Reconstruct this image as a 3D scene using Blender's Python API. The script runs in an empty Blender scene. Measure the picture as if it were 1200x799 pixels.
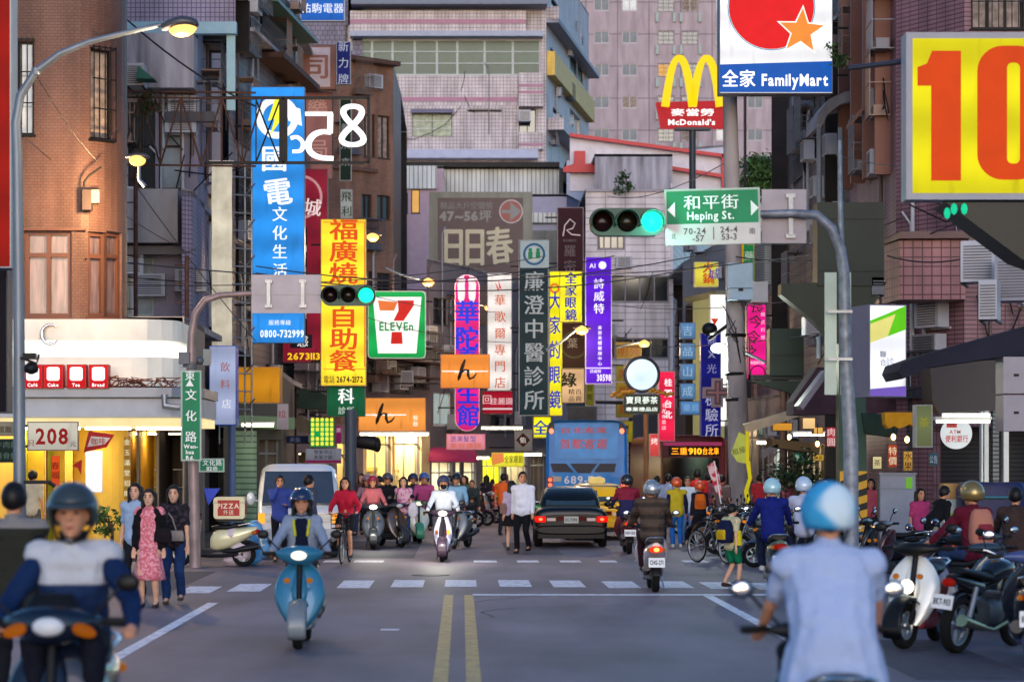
import bpy, math, random
from math import sin, cos, pi, radians, atan2, sqrt, hypot
from mathutils import Vector, Matrix, Euler
R = random.Random(7)
S = bpy.context.scene
COL = S.collection

EXPO = 1.14
# ---------------------------------------------------------------- camera, world, sun, exposure
FOC, CX, HY, EYE = 2800.0, 541.0, 542.0, 2.0      # focal length in photo pixels, vanishing point, eye height
cam = bpy.data.cameras.new('camera')
cam.sensor_width = 36; cam.lens = 84.0
cam.shift_x = 0.0492; cam.shift_y = 0.1187
cam.clip_start = 0.1; cam.clip_end = 2000
cam.dof.use_dof = True; cam.dof.focus_distance = 50.0; cam.dof.aperture_fstop = 2.1
camo = bpy.data.objects.new('camera', cam); COL.objects.link(camo)
camo.location = (0, 0, EYE); camo.rotation_euler = (pi / 2, 0, 0)
S.camera = camo

SUN_EL, SUN_AZ = radians(9), radians(180)
w = bpy.data.worlds.new('World'); S.world = w; w.use_nodes = True
nt = w.node_tree; bg = nt.nodes['Background']
sky = nt.nodes.new('ShaderNodeTexSky'); sky.sky_type = 'NISHITA'; sky.sun_disc = False
sky.sun_elevation = SUN_EL; sky.sun_rotation = SUN_AZ; sky.dust_density = 1.0; sky.air_density = 1.0; sky.ozone_density = 4.0
nt.links.new(sky.outputs[0], bg.inputs[0]); bg.inputs[1].default_value = 0.15
sl = bpy.data.lights.new('sun', 'SUN'); sl.energy = 0.5; sl.angle = radians(45); sl.color = (1.0, 0.8, 0.84)
so = bpy.data.objects.new('sun', sl); COL.objects.link(so)
so.rotation_euler = (pi / 2 - SUN_EL, 0, 0)
S.view_settings.view_transform = 'Standard'; S.view_settings.look = 'None'; S.view_settings.gamma = 1
S.view_settings.exposure = EXPO; S.view_settings.use_curve_mapping = False
cy = S.cycles
cy.max_bounces = 5; cy.diffuse_bounces = 2; cy.glossy_bounces = 3; cy.transmission_bounces = 4; cy.transparent_max_bounces = 6
cy.caustics_reflective = False; cy.caustics_refractive = False; cy.sample_clamp_indirect = 4; cy.use_denoising = True

# ---------------------------------------------------------------- picture-to-place helpers
def W(px, py, Y): return Vector(((px - CX) * Y / FOC, Y, EYE + (HY - py) * Y / FOC))
def XG(px, Y): return (px - CX) * Y / FOC
def ZG(py, Y): return EYE + (HY - py) * Y / FOC
def YG(py): return EYE * FOC / (py - HY)
def K(Y): return FOC / Y

# ---------------------------------------------------------------- materials
MC = {}
def lin(c):
    if isinstance(c, str):
        c = c.lstrip('#'); c = ''.join(q * 2 for q in c) if len(c) == 3 else c; c = [int(c[i:i + 2], 16) / 255 for i in (0, 2, 4)]
        c = [(x / 12.92 if x <= .04045 else ((x + .055) / 1.055) ** 2.4) for x in c]
    return (c[0], c[1], c[2], 1)
def mat(name, col, rough=.6, metal=0., var=.12, scale=3., bump=0., bscale=40., emit=0., coat=0., spec=.28, trans=0., streak=0.):
    if name in MC: return MC[name]
    m = bpy.data.materials.new(name); m.use_nodes = True; n = m.node_tree; b = n.nodes['Principled BSDF']; L = n.links
    c = lin(col)
    b.inputs['Roughness'].default_value = rough; b.inputs['Metallic'].default_value = metal
    b.inputs['Coat Weight'].default_value = coat; b.inputs['Specular IOR Level'].default_value = spec
    b.inputs['Transmission Weight'].default_value = trans
    b.inputs['Base Color'].default_value = c
    tc = n.nodes.new('ShaderNodeTexCoord')
    if var > 0:
        no = n.nodes.new('ShaderNodeTexNoise'); no.inputs['Scale'].default_value = scale; no.inputs['Detail'].default_value = 5
        src = tc.outputs['Object']
        if streak:
            mp = n.nodes.new('ShaderNodeMapping'); mp.inputs['Scale'].default_value = (1, 1, streak); L.new(src, mp.inputs[0]); src = mp.outputs[0]
        L.new(src, no.inputs['Vector'])
        mr = n.nodes.new('ShaderNodeMapRange'); mr.inputs[1].default_value = .3; mr.inputs[2].default_value = .7
        mr.inputs[3].default_value = 1 - var; mr.inputs[4].default_value = 1 + var; L.new(no.outputs[0], mr.inputs[0])
        mx = n.nodes.new('ShaderNodeMix'); mx.data_type = 'RGBA'; mx.blend_type = 'MULTIPLY'; mx.inputs[0].default_value = 1
        mx.inputs[6].default_value = c; L.new(mr.outputs[0], mx.inputs[7]); L.new(mx.outputs[2], b.inputs['Base Color'])
        if emit: L.new(mx.outputs[2], b.inputs['Emission Color'])
    elif emit: b.inputs['Emission Color'].default_value = c
    if emit:
        b.inputs['Emission Strength'].default_value = emit
        for l in list(b.inputs['Base Color'].links): L.remove(l)
        b.inputs['Base Color'].default_value = tuple(x * .12 for x in c[:3]) + (1,); b.inputs['Specular IOR Level'].default_value = .06
    if bump:
        nb = n.nodes.new('ShaderNodeTexNoise'); nb.inputs['Scale'].default_value = bscale; nb.inputs['Detail'].default_value = 4; L.new(tc.outputs['Object'], nb.inputs['Vector'])
        bp = n.nodes.new('ShaderNodeBump'); bp.inputs['Strength'].default_value = bump; bp.inputs['Distance'].default_value = .02
        L.new(nb.outputs[0], bp.inputs['Height']); L.new(bp.outputs[0], b.inputs['Normal'])
    MC[name] = m; return m
def tile(name, col, grout, bw=.2, bh=.06, mortar=.008, var=.15, rough=.45, offs=.5, col2=None, dirt=.35, stripes=None):
    """Glazed tiles laid in metres on the UV layer, with stains running down."""
    if name in MC: return MC[name]
    m = bpy.data.materials.new(name); m.use_nodes = True; n = m.node_tree; b = n.nodes['Principled BSDF']; L = n.links
    uv = n.nodes.new('ShaderNodeUVMap')
    br = n.nodes.new('ShaderNodeTexBrick'); br.inputs['Scale'].default_value = 1; br.offset = offs
    br.inputs['Brick Width'].default_value = bw; br.inputs['Row Height'].default_value = bh; br.inputs['Mortar Size'].default_value = mortar
    c = lin(col); c2 = lin(col2) if col2 else tuple(x * (1 - var) for x in c[:3]) + (1,); b.inputs['Specular IOR Level'].default_value = .06
    br.inputs['Color1'].default_value = c; br.inputs['Color2'].default_value = c2; br.inputs['Mortar'].default_value = lin(grout)
    L.new(uv.outputs[0], br.inputs['Vector'])
    no = n.nodes.new('ShaderNodeTexNoise'); no.inputs['Scale'].default_value = 1.0; no.inputs['Detail'].default_value = 6
    mp = n.nodes.new('ShaderNodeMapping'); mp.inputs['Scale'].default_value = (1.6, .35, 1); L.new(uv.outputs[0], mp.inputs[0]); L.new(mp.outputs[0], no.inputs['Vector'])
    mr = n.nodes.new('ShaderNodeMapRange'); mr.inputs[1].default_value = .35; mr.inputs[2].default_value = .62; mr.inputs[3].default_value = 1 - dirt; mr.inputs[4].default_value = 1.05
    L.new(no.outputs[0], mr.inputs[0])
    mx = n.nodes.new('ShaderNodeMix'); mx.data_type = 'RGBA'; mx.blend_type = 'MULTIPLY'; mx.inputs[0].default_value = 1
    L.new(br.outputs[0], mx.inputs[6]); L.new(mr.outputs[0], mx.inputs[7]); L.new(mx.outputs[2], b.inputs['Base Color'])
    b.inputs['Roughness'].default_value = rough; b.inputs['Specular IOR Level'].default_value = .15
    bp = n.nodes.new('ShaderNodeBump'); bp.inputs['Strength'].default_value = .5; bp.inputs['Distance'].default_value = .01; bp.invert = True
    L.new(br.outputs[1], bp.inputs['Height']); L.new(bp.outputs[0], b.inputs['Normal'])
    MC[name] = m; return m
EM = 2 ** -EXPO
def glow(col, e=1.0, var=.1, scale=2.5):
    """Backlit acrylic, a lamp or a surface drawn as lit: gives off its own colour."""
    return mat('glow %s %.2f' % (col, e), col, .35, 0, var, scale, emit=e * EM)
def tubeglow(col, e, var):
    k = 'backlit %s %.2f %.2f' % (col, e, var)
    if k in MC: return MC[k]
    m = mat(k, col, .45, 0, var, 1.6, emit=e * EM); n = m.node_tree; L = n.links; b = n.nodes['Principled BSDF']; src = b.inputs['Emission Color'].links[0].from_socket
    tc = n.nodes.new('ShaderNodeTexCoord'); wv = n.nodes.new('ShaderNodeTexWave'); wv.bands_direction = 'Z'; wv.inputs['Scale'].default_value = .34; wv.inputs['Distortion'].default_value = 1.2; wv.inputs['Detail Scale'].default_value = .6; L.new(tc.outputs['Object'], wv.inputs[0])
    mr = n.nodes.new('ShaderNodeMapRange'); mr.inputs[3].default_value = .78; mr.inputs[4].default_value = 1.1; L.new(wv.outputs[1], mr.inputs[0])
    sp = n.nodes.new('ShaderNodeTexNoise'); sp.inputs['Scale'].default_value = 5; sp.inputs['Detail'].default_value = 8; mp = n.nodes.new('ShaderNodeMapping'); mp.inputs['Scale'].default_value = (1, 1, .2); L.new(tc.outputs['Object'], mp.inputs[0]); L.new(mp.outputs[0], sp.inputs['Vector'])
    m2 = n.nodes.new('ShaderNodeMapRange'); m2.inputs[1].default_value = .56; m2.inputs[2].default_value = .75; m2.inputs[3].default_value = 1; m2.inputs[4].default_value = .72; L.new(sp.outputs[0], m2.inputs[0])
    ma = n.nodes.new('ShaderNodeMath'); ma.operation = 'MULTIPLY'; L.new(mr.outputs[0], ma.inputs[0]); L.new(m2.outputs[0], ma.inputs[1])
    mx = n.nodes.new('ShaderNodeMix'); mx.data_type = 'RGBA'; mx.blend_type = 'MULTIPLY'; mx.inputs[0].default_value = 1; L.new(src, mx.inputs[6]); L.new(ma.outputs[0], mx.inputs[7]); L.new(mx.outputs[2], b.inputs['Emission Color']); return m
def paint(col, rough=.45, metal=0., var=.08, **k): return mat('paint %s %.2f %.1f' % (col, rough, metal), col, rough, metal, var, **k)
def cloth(col, **k): return mat('cloth %s' % col, col, .9, 0, .1, 7, bump=.8, bscale=11, spec=.15, **k)
CONC = mat('weathered concrete', '#8f8b8d', .9, 0, .38, 1.3, bump=.4, bscale=18, streak=.3)
CONCD = mat('stained concrete', '#8b8890', .9, 0, .6, 2.6, bump=.5, bscale=12, streak=.12)
STEEL = mat('galvanised steel', '#8d9299', .42, .6, .18, 5)
RUST = mat('rusty steel', '#46302b', .75, .3, .4, 6)
DARK = mat('dark metal', '#141519', .55, .3, .2, 6)
BLACK = mat('black plastic', '#08080a', .5, 0, .15, 6)
RUB = mat('tyre rubber', '#0b0b0c', .85, 0, .2, 20)
CHROME = mat('chrome', '#c9ccd2', .15, 1, .05, 4)
ALU = mat('alloy rim', '#9fa3a8', .35, .9, .1, 6)
GLASS = mat('window glass dark', '#20262b', .08, 0, .35, .9, spec=.8)
GLASSL = mat('window glass pale', '#8d98a0', .12, 0, .45, 1.1, spec=.8)
GLASSG = mat('window glass green', '#3a5449', .3, 0, .4, .5, spec=.3)
WHITE = paint('#d9d9d9'); CREAM = paint('#d8d2bf'); ALUF = paint('#8e9196', .4, .5)

# ---------------------------------------------------------------- mesh builder
def T(x=0, y=0, z=0): return Matrix.Translation((x, y, z))
def RZ(a): return Matrix.Rotation(radians(a), 4, 'Z')
def RX(a): return Matrix.Rotation(radians(a), 4, 'X')
def RY(a): return Matrix.Rotation(radians(a), 4, 'Y')
class MB:
    def __init__(s): s.v = []; s.f = []; s.m = []; s.s = []; s.M = None
    def add(s, vs, fs, m=0, sm=False, M=None):
        o = len(s.v)
        for v in vs:
            v = Vector(v)
            if M is not None: v = M @ v
            if s.M is not None: v = s.M @ v
            s.v.append(v)
        for f in fs: s.f.append([o + i for i in f]); s.m.append(m); s.s.append(sm)
        return s
    def box(s, x0, y0, z0, x1, y1, z1, m=0, M=None):
        vs = [(x, y, z) for x in (x0, x1) for y in (y0, y1) for z in (z0, z1)]
        return s.add(vs, [(0, 1, 3, 2), (4, 6, 7, 5), (0, 4, 5, 1), (2, 3, 7, 6), (0, 2, 6, 4), (1, 5, 7, 3)], m, False, M)
    def cbox(s, x, y, z, dx, dy, dz, m=0, M=None): return s.box(x - dx / 2, y - dy / 2, z - dz / 2, x + dx / 2, y + dy / 2, z + dz / 2, m, M)
    def quad(s, a, b, c, d, m=0): return s.add([a, b, c, d], [(0, 1, 2, 3)], m)
    def tube(s, pts, r, n=8, m=0, M=None, sm=True):
        pts = [Vector(p) for p in pts]; N = len(pts); rs = r if isinstance(r, (list, tuple)) else [r] * N
        vs = []; up = None
        for i, p in enumerate(pts):
            d = (pts[min(i + 1, N - 1)] - pts[max(i - 1, 0)])
            if d.length < 1e-9: d = Vector((0, 0, 1))
            d.normalize()
            if up is None: up = Vector((0, 0, 1)) if abs(d.z) < .9 else Vector((0, 1, 0))
            u = d.cross(up); 
            if u.length < 1e-6: u = d.cross(Vector((1, 0, 0)))
            u.normalize(); v = u.cross(d); up = v
            for k in range(n):
                a = 2 * pi * k / n; vs.append(p + (u * cos(a) + v * sin(a)) * rs[i])
        fs = []
        for i in range(N - 1):
            for k in range(n):
                k2 = (k + 1) % n; fs.append((i * n + k, i * n + k2, (i + 1) * n + k2, (i + 1) * n + k))
        s.add(vs, fs, m, sm, M)
        s.add(vs[:n], [tuple(range(n))[::-1]], m, False, M); s.add(vs[-n:], [tuple(range(n))], m, False, M)
        return s
    def lathe(s, prof, n=20, m=0, M=None, sm=True, closed=False):
        """prof = [(r, z)] turned round local z"""
        vs = []; 
        for r, z in prof:
            for k in range(n):
                a = 2 * pi * k / n; vs.append((r * cos(a), r * sin(a), z))
        fs = []; P = len(prof)
        for i in range(P if closed else P - 1):
            j = (i + 1) % P
            for k in range(n):
                k2 = (k + 1) % n; fs.append((i * n + k, i * n + k2, j * n + k2, j * n + k))
        if not closed:
            fs.append(tuple(range(n))[::-1]); fs.append(tuple((P - 1) * n + k for k in range(n)))
        return s.add(vs, fs, m, sm, M)
    def ell(s, c, r, m=0, n=14, M=None, rot=None):
        vs = [(0, 0, 1)]; h = n // 2
        for i in range(1, h):
            t = pi * i / h
            for k in range(n): a = 2 * pi * k / n; vs.append((sin(t) * cos(a), sin(t) * sin(a), cos(t)))
        vs.append((0, 0, -1)); fs = []
        for k in range(n):
            k2 = (k + 1) % n; fs.append((0, 1 + k, 1 + k2)); b = 1 + (h - 2) * n; fs.append((b + k2, b + k, len(vs) - 1))
            for i in range(h - 2): fs.append((1 + i * n + k, 1 + (i + 1) * n + k, 1 + (i + 1) * n + k2, 1 + i * n + k2))
        Q = T(*c) @ (rot if rot is not None else Matrix.Identity(4)) @ Matrix.Diagonal((r[0], r[1], r[2], 1))
        if M is not None: Q = M @ Q
        return s.add(vs, fs, m, True, Q)
    def cap(s, a, b, ra, rb, n=10, m=0):
        """closed tapered capsule from a to b"""
        a = Vector(a); b = Vector(b); d = b - a; L = max(d.length, 1e-5); d = d / L
        u = d.cross(Vector((0, 0, 1)) if abs(d.z) < .9 else Vector((0, 1, 0))).normalized(); v = u.cross(d)
        rings = [(-ra * .87, ra * .5), (-ra * .5, ra * .87), (0, ra), (L, rb), (L + rb * .5, rb * .87), (L + rb * .87, rb * .5)]
        vs = [a - d * ra]
        for t, r in rings:
            for k in range(n): q = 2 * pi * k / n; vs.append(a + d * t + (u * cos(q) + v * sin(q)) * r)
        vs.append(b + d * rb); fs = []; Q = len(rings)
        for k in range(n):
            k2 = (k + 1) % n; fs.append((0, 1 + k2, 1 + k)); o = 1 + (Q - 1) * n; fs.append((o + k, o + k2, len(vs) - 1))
            for i in range(Q - 1): fs.append((1 + i * n + k, 1 + i * n + k2, 1 + (i + 1) * n + k2, 1 + (i + 1) * n + k))
        return s.add(vs, fs, m, True)
    def prism(s, poly, d0, d1, m=0, M=None, axis='y', sm=False):
        """polygon [(a, b)] in the plane across axis, extruded from d0 to d1"""
        f = {'y': lambda a, b, d: (a, d, b), 'x': lambda a, b, d: (d, a, b), 'z': lambda a, b, d: (a, b, d)}[axis]
        n = len(poly); vs = [f(a, b, d0) for a, b in poly] + [f(a, b, d1) for a, b in poly]
        fs = [tuple(range(n)), tuple(range(2 * n - 1, n - 1, -1))]
        s.add(vs, fs, m, False, M); return s.add(vs, [(i, i + n, (i + 1) % n + n, (i + 1) % n) for i in range(n)], m, sm, M)
    def loft(s, secs, n=18, axis='y', sub=3, m=0, M=None, caps=True):
        """secs = [(t, c1, c2, r1, r2, power)]: superellipse rings, smoothly interpolated"""
        out = []
        for i in range(len(secs) - 1):
            p0, p1, p2, p3 = secs[max(i - 1, 0)], secs[i], secs[i + 1], secs[min(i + 2, len(secs) - 1)]
            for j in range(sub):
                t = j / sub; q = []
                for a, b, c, d in zip(p0, p1, p2, p3):
                    q.append(.5 * (2 * b + (c - a) * t + (2 * a - 5 * b + 4 * c - d) * t * t + (3 * b - a - 3 * c + d) * t ** 3))
                q[3] = max(q[3], .002); q[4] = max(q[4], .002); out.append(q)
        out.append(secs[-1]); vs = []
        for t, c1, c2, r1, r2, p in out:
            for k in range(n):
                a = 2 * pi * k / n; ca, sa = cos(a), sin(a); e = 2 / p
                x = c1 + r1 * math.copysign(abs(ca) ** e, ca); y = c2 + r2 * math.copysign(abs(sa) ** e, sa)
                vs.append((x, t, y) if axis == 'y' else ((x, y, t) if axis == 'z' else (t, x, y)))
        fs = []
        for i in range(len(out) - 1):
            for k in range(n): k2 = (k + 1) % n; fs.append((i * n + k, i * n + k2, (i + 1) * n + k2, (i + 1) * n + k))
        s.add(vs, fs, m, True, M)
        if caps:
            s.add(vs[:n], [tuple(range(n))[::-1]], m, False, M); s.add(vs[-n:], [tuple(range(n))], m, False, M)
        return s
    def mesh(s, name, mats, uv=False):
        me = bpy.data.meshes.new(name); me.from_pydata([tuple(v) for v in s.v], [], s.f)
        if not isinstance(mats, (list, tuple)): mats = [mats]
        for q in mats: me.materials.append(q)
        me.polygons.foreach_set('material_index', s.m); me.polygons.foreach_set('use_smooth', s.s)
        if uv:
            lay = me.uv_layers.new(name='UVMap'); dat = [0.0] * (2 * len(me.loops)); vv = me.vertices
            for p in me.polygons:
                nx, ny, nz = p.normal; h = hypot(nx, ny)
                for li in p.loop_indices:
                    c = vv[me.loops[li].vertex_index].co
                    if abs(nz) > .7: u, v = c.x, c.y
                    else: u, v = (-ny * c.x + nx * c.y) / h, c.z
                    dat[2 * li] = u; dat[2 * li + 1] = v
            lay.data.foreach_set('uv', dat)
        me.update(); return me
    def build(s, name, mats, parent=None, uv=False, M=None, mods=None):
        if not s.v: return None
        return link(name, s.mesh(name, mats, uv), parent, M, mods)
def link(name, me, parent=None, M=None, mods=None):
    o = bpy.data.objects.new(name, me); COL.objects.link(o)
    if parent: o.parent = parent
    if M is not None: o.matrix_local = M
    if mods:
        for m in mods:
            d = o.modifiers.new(m[0], m[0])
            for k, v in m[1].items(): setattr(d, k, v)
    return o
def thing(name, label, cat, loc=(0, 0, 0), rz=0, group=None, scale=1):
    o = bpy.data.objects.new(name, None); COL.objects.link(o); o.location = loc; o.rotation_euler = (0, 0, radians(rz))
    o.empty_display_size = .2; o.scale = (scale,) * 3
    return tag(o, label, cat, group)
def tag(o, label, cat, group=None):
    o['label'] = label; o['category'] = cat
    if group: o['group'] = group
    return o
def kind(o, k): o['kind'] = k; return o
def copytree(o, loc=None, rz=None, label=None, group=None, scale=None):
    def rec(a, par):
        c = a.copy(); COL.objects.link(c)
        if par is not None: c.parent = par; c.matrix_parent_inverse = a.matrix_parent_inverse
        for ch in KIDS.get(a.name, ()): rec(ch, c)
        return c
    KIDS = {}
    def walk(a):
        KIDS[a.name] = list(a.children)
        for ch in a.children: walk(ch)
    walk(o); c = rec(o, None)
    if loc is not None: c.location = loc
    if rz is not None: c.rotation_euler = (0, 0, radians(rz))
    if scale: c.scale = (scale,) * 3
    if label: c['label'] = label
    if group: c['group'] = group
    return c

# ---------------------------------------------------------------- lettering (flat print cut from the built-in font)
GC = {}
def glyph(ch, off):
    off = min(off, 0 if ord(ch) > 0x2e00 else .03)
    k = (ch, off)
    if k not in GC:
        c = bpy.data.curves.new('g', 'FONT'); c.body = ch; c.offset = off; c.resolution_u = 2
        o = bpy.data.objects.new('g', c); me = bpy.data.meshes.new_from_object(o)
        vs = [(v.co.x, v.co.y) for v in me.vertices]; fs = [tuple(p.vertices) for p in me.polygons]
        if vs: x0, x1 = min(v[0] for v in vs), max(v[0] for v in vs)
        else: x0, x1 = 0, .25
        GC[k] = (vs, fs, x0, x1); bpy.data.meshes.remove(me); bpy.data.objects.remove(o); bpy.data.curves.remove(c)
    return GC[k]
def letters(mb, text, cx, cz, size, m=0, vert=False, bold=.02, y=0., pitch=None, width=None, sx=1., flip=False, tilt=0):
    """Adds text centred on (cx, cz) in the local xz plane, facing -y. size = height of a full character in metres."""
    cjk = lambda c: ord(c) > 0x2e00
    bold0 = bold
    items = []; 
    if vert:
        p = pitch or size * 1.12; z = cz + p * (len(text) - 1) / 2
        for ch in text:
            vs, fs, x0, x1 = glyph(ch, bold)
            if vs:
                z0, z1 = (-.09, .85) if cjk(ch) else (0, .73)
                items.append((vs, fs, cx - (x0 + x1) / 2 * size * sx, z - (z0 + z1) / 2 * size))
            z -= p
    else:
        adv = []; x = 0
        for ch in text:
            vs, fs, x0, x1 = glyph(ch, bold)
            a = 1.04 if cjk(ch) else (.28 if not vs else x1 - x0 + .09)
            adv.append((vs, fs, x - (0 if cjk(ch) else x0), ch)); x += a
        tot = x * size * sx
        if width: sx *= width / tot; tot = width
        for vs, fs, xo, ch in adv:
            if vs: items.append((vs, fs, cx - tot / 2 + xo * size * sx, cz - (.38 if cjk(ch) else .35) * size))
    rep = [(0, 0, 0)] if bold0 < .015 or not any(cjk(c) for c in text) else ([(-bold0 * .5, 0, 0), (bold0 * .5, 0, -.0006)] if bold0 < .035 else [(-bold0 * .5, .006, 0), (bold0 * .5, .006, -.0006), (0, -.01, -.0012), (0, .018, -.0018)])
    for (vs, fs, ox, oz), (rx, rz_, ry) in [(i, r) for i in items for r in rep]:
        q = [((-((a + rx) * size * sx + ox) + 2 * cx) if flip else ((a + rx) * size * sx + ox), y + ry, (b + rz_) * size + oz) for a, b in vs]
        M = None
        if tilt: M = T(cx, 0, cz) @ RY(tilt) @ T(-cx, 0, -cz)
        mb.add(q, [f[::-1] for f in fs] if flip else fs, m, False, M)
    return mb
def rrect(x0, z0, x1, z1, r, n=4):
    p = []
    for cx_, cz_, a0 in ((x1 - r, z1 - r, 0), (x0 + r, z1 - r, 90), (x0 + r, z0 + r, 180), (x1 - r, z0 + r, 270)):
        for i in range(n + 1): a = radians(a0 + 90 * i / n); p.append((cx_ + r * cos(a), cz_ + r * sin(a)))
    return p
def circ(cx_, cz_, r, n=28, rz=None): return [(cx_ + r * cos(2 * pi * i / n), cz_ + (rz or r) * sin(2 * pi * i / n)) for i in range(n)]

def sign(label, x0, y0, x1, y1, Y, face, texts=(), emit=1., depth=.25, case='#7d7f86', bracket=None, blen=30, group=None, shape=None,
         rz=0, cat='sign', extra=None, tvar=.06, name='shop_sign', rim=None):
    """A box sign. Pixel rectangle at depth Y; texts in pixels: (text, cx, cy, px size, colour, 'h'|'v', options)."""
    k = K(Y); c = W((x0 + x1) / 2, y1, Y); w_ = (x1 - x0) / k; h_ = (y1 - y0) / k
    t = thing(name, label, cat, c, rz, group)
    X = lambda px: (px - (x0 + x1) / 2) / k
    Zz = lambda py: (y1 - py) / k
    rr = 0 if shape is None else shape
    poly = rrect(-w_ / 2, 0, w_ / 2, h_, max(rr * w_, .004), 8 if rr > .3 else 3) if rr else [(-w_ / 2, 0), (w_ / 2, 0), (w_ / 2, h_), (-w_ / 2, h_)]
    mb = MB(); mb.prism(poly, 0, depth); mb.build('case', paint(case), t)
    b = rim if rim is not None else max(.02, .9 / k)
    fx = [(x * (1 - 2 * b / w_), h_ / 2 + (z - h_ / 2) * (1 - 2 * b / h_)) for x, z in poly]
    fm = tubeglow(face, emit * 1.06, tvar) if emit else mat('weathered sign ' + face, face, .55, 0, .22, 2.2, streak=.3)
    MB().prism(fx, -.008, .002).build('face_panel', fm, t)
    ms = []; mb = MB()
    for tx in texts:
        s_, cx_, cy_, sz, colr = tx[:5]; o = tx[5] if len(tx) > 5 else 'h'; opt = tx[6] if len(tx) > 6 else {}
        te = opt.pop('e', emit * .95); mm = glow(colr, te, .03) if te else paint(colr)
        if mm not in ms: ms.append(mm)
        opt = dict(opt)
        if 'pitch' in opt: opt['pitch'] /= k
        if 'width' in opt: opt['width'] /= k
        letters(mb, s_, X(cx_), Zz(cy_), sz / k / .94, ms.index(mm), o == 'v', y=-.0125 - .0015 * ms.index(mm) - Y * .00012, **opt)
    if mb.v: mb.build('lettering', ms, t)
    if extra: extra(t, X, Zz, k)
    if bracket:
        mb = MB(); n = 2 if h_ < 3 else 3
        for i in range(n):
            z = h_ * (.15 + .7 * i / (n - 1))
            if bracket == 'l': mb.tube([(-w_ / 2, depth / 2, z), (-w_ / 2 - blen / k, depth / 2, z)], .03, 6)
            else: mb.tube([(w_ / 2, depth / 2, z), (w_ / 2 + blen / k, depth / 2, z)], .03, 6)
        mb.build('bracket', DARK, t)
    return t
# ================================================================ THE SETTING: ground, road, markings, pavements
def asphalt():
    m = bpy.data.materials.new('asphalt'); m.use_nodes = True; n = m.node_tree; b = n.nodes['Principled BSDF']; L = n.links
    tc = n.nodes.new('ShaderNodeTexCoord')
    def noise(sc, det, mapping=None):
        o = n.nodes.new('ShaderNodeTexNoise'); o.inputs['Scale'].default_value = sc; o.inputs['Detail'].default_value = det
        if mapping:
            mp = n.nodes.new('ShaderNodeMapping'); mp.inputs['Scale'].default_value = mapping; L.new(tc.outputs['Object'], mp.inputs[0]); L.new(mp.outputs[0], o.inputs['Vector'])
        else: L.new(tc.outputs['Object'], o.inputs['Vector'])
        return o
    a = noise(90, 6); c = noise(.9, 6, (1, .22, 1)); d = noise(.22, 3)
    r1 = n.nodes.new('ShaderNodeValToRGB'); r1.color_ramp.elements[0].position = .3; r1.color_ramp.elements[0].color = (.088, .072, .09, 1)
    r1.color_ramp.elements[1].position = .72; r1.color_ramp.elements[1].color = (.19, .158, .192, 1); L.new(c.outputs[0], r1.inputs[0])
    r2 = n.nodes.new('ShaderNodeMapRange'); r2.inputs[1].default_value = .25; r2.inputs[2].default_value = .75; r2.inputs[3].default_value = .45; r2.inputs[4].default_value = 1.6; L.new(a.outputs[0], r2.inputs[0])
    r3 = n.nodes.new('ShaderNodeMapRange'); r3.inputs[1].default_value = .35; r3.inputs[2].default_value = .65; r3.inputs[3].default_value = .75; r3.inputs[4].default_value = 1.15; L.new(d.outputs[0], r3.inputs[0])
    x1 = n.nodes.new('ShaderNodeMix'); x1.data_type = 'RGBA'; x1.blend_type = 'MULTIPLY'; x1.inputs[0].default_value = 1; L.new(r1.outputs[0], x1.inputs[6]); L.new(r2.outputs[0], x1.inputs[7])
    x2 = n.nodes.new('ShaderNodeMix'); x2.data_type = 'RGBA'; x2.blend_type = 'MULTIPLY'; x2.inputs[0].default_value = 1; L.new(x1.outputs[2], x2.inputs[6]); L.new(r3.outputs[0], x2.inputs[7])
    L.new(x2.outputs[2], b.inputs['Base Color']); b.inputs['Roughness'].default_value = .62; b.inputs['Specular IOR Level'].default_value = .35
    bp = n.nodes.new('ShaderNodeBump'); bp.inputs['Strength'].default_value = .35; bp.inputs['Distance'].default_value = .006; L.new(a.outputs[0], bp.inputs['Height']); L.new(bp.outputs[0], b.inputs['Normal'])
    return m
ASPH = asphalt()
kind(MB().quad((-400, -60, -.004), (400, -60, -.004), (400, 900, -.004), (-400, 900, -.004)).build('ground', mat('dusty ground', '#4c4a4c', .9, 0, .3, .5)), 'structure')
kind(MB().quad((-45, -20, 0), (45, -20, 0), (45, 240, 0), (-45, 240, 0)).build('road', ASPH), 'structure')
def worn(nm, c):
    m = mat(nm, c, .6, 0, .22, 5); n = m.node_tree; L = n.links; b = n.nodes['Principled BSDF']; src = b.inputs['Base Color'].links[0].from_socket
    tc = n.nodes.new('ShaderNodeTexCoord'); no = n.nodes.new('ShaderNodeTexNoise'); no.inputs['Scale'].default_value = 7; no.inputs['Detail'].default_value = 10; no.inputs['Roughness'].default_value = .75; L.new(tc.outputs['Object'], no.inputs['Vector'])
    mr = n.nodes.new('ShaderNodeMapRange'); mr.inputs[1].default_value = .53; mr.inputs[2].default_value = .6; mr.inputs[3].default_value = 0; mr.inputs[4].default_value = .75; L.new(no.outputs[0], mr.inputs[0])
    mx = n.nodes.new('ShaderNodeMix'); mx.data_type = 'RGBA'; L.new(mr.outputs[0], mx.inputs[0]); L.new(src, mx.inputs[6]); mx.inputs[7].default_value = (.13, .115, .14, 1); L.new(mx.outputs[2], b.inputs['Base Color']); return m
LW = worn('worn white road paint', '#dcdae2'); LY = worn('worn yellow road paint', '#bd9c5c')
def flat(name, x0, y0, x1, y1, m, z=.004, lab=None):
    return kind(MB().quad((x0, y0, z), (x1, y0, z), (x1, y1, z), (x0, y1, z)).build(name, m), 'structure')
for xc in (-.194, .11): flat('yellow_centre_line', xc - .07, 4, xc + .07, 36.1, LY)
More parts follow.
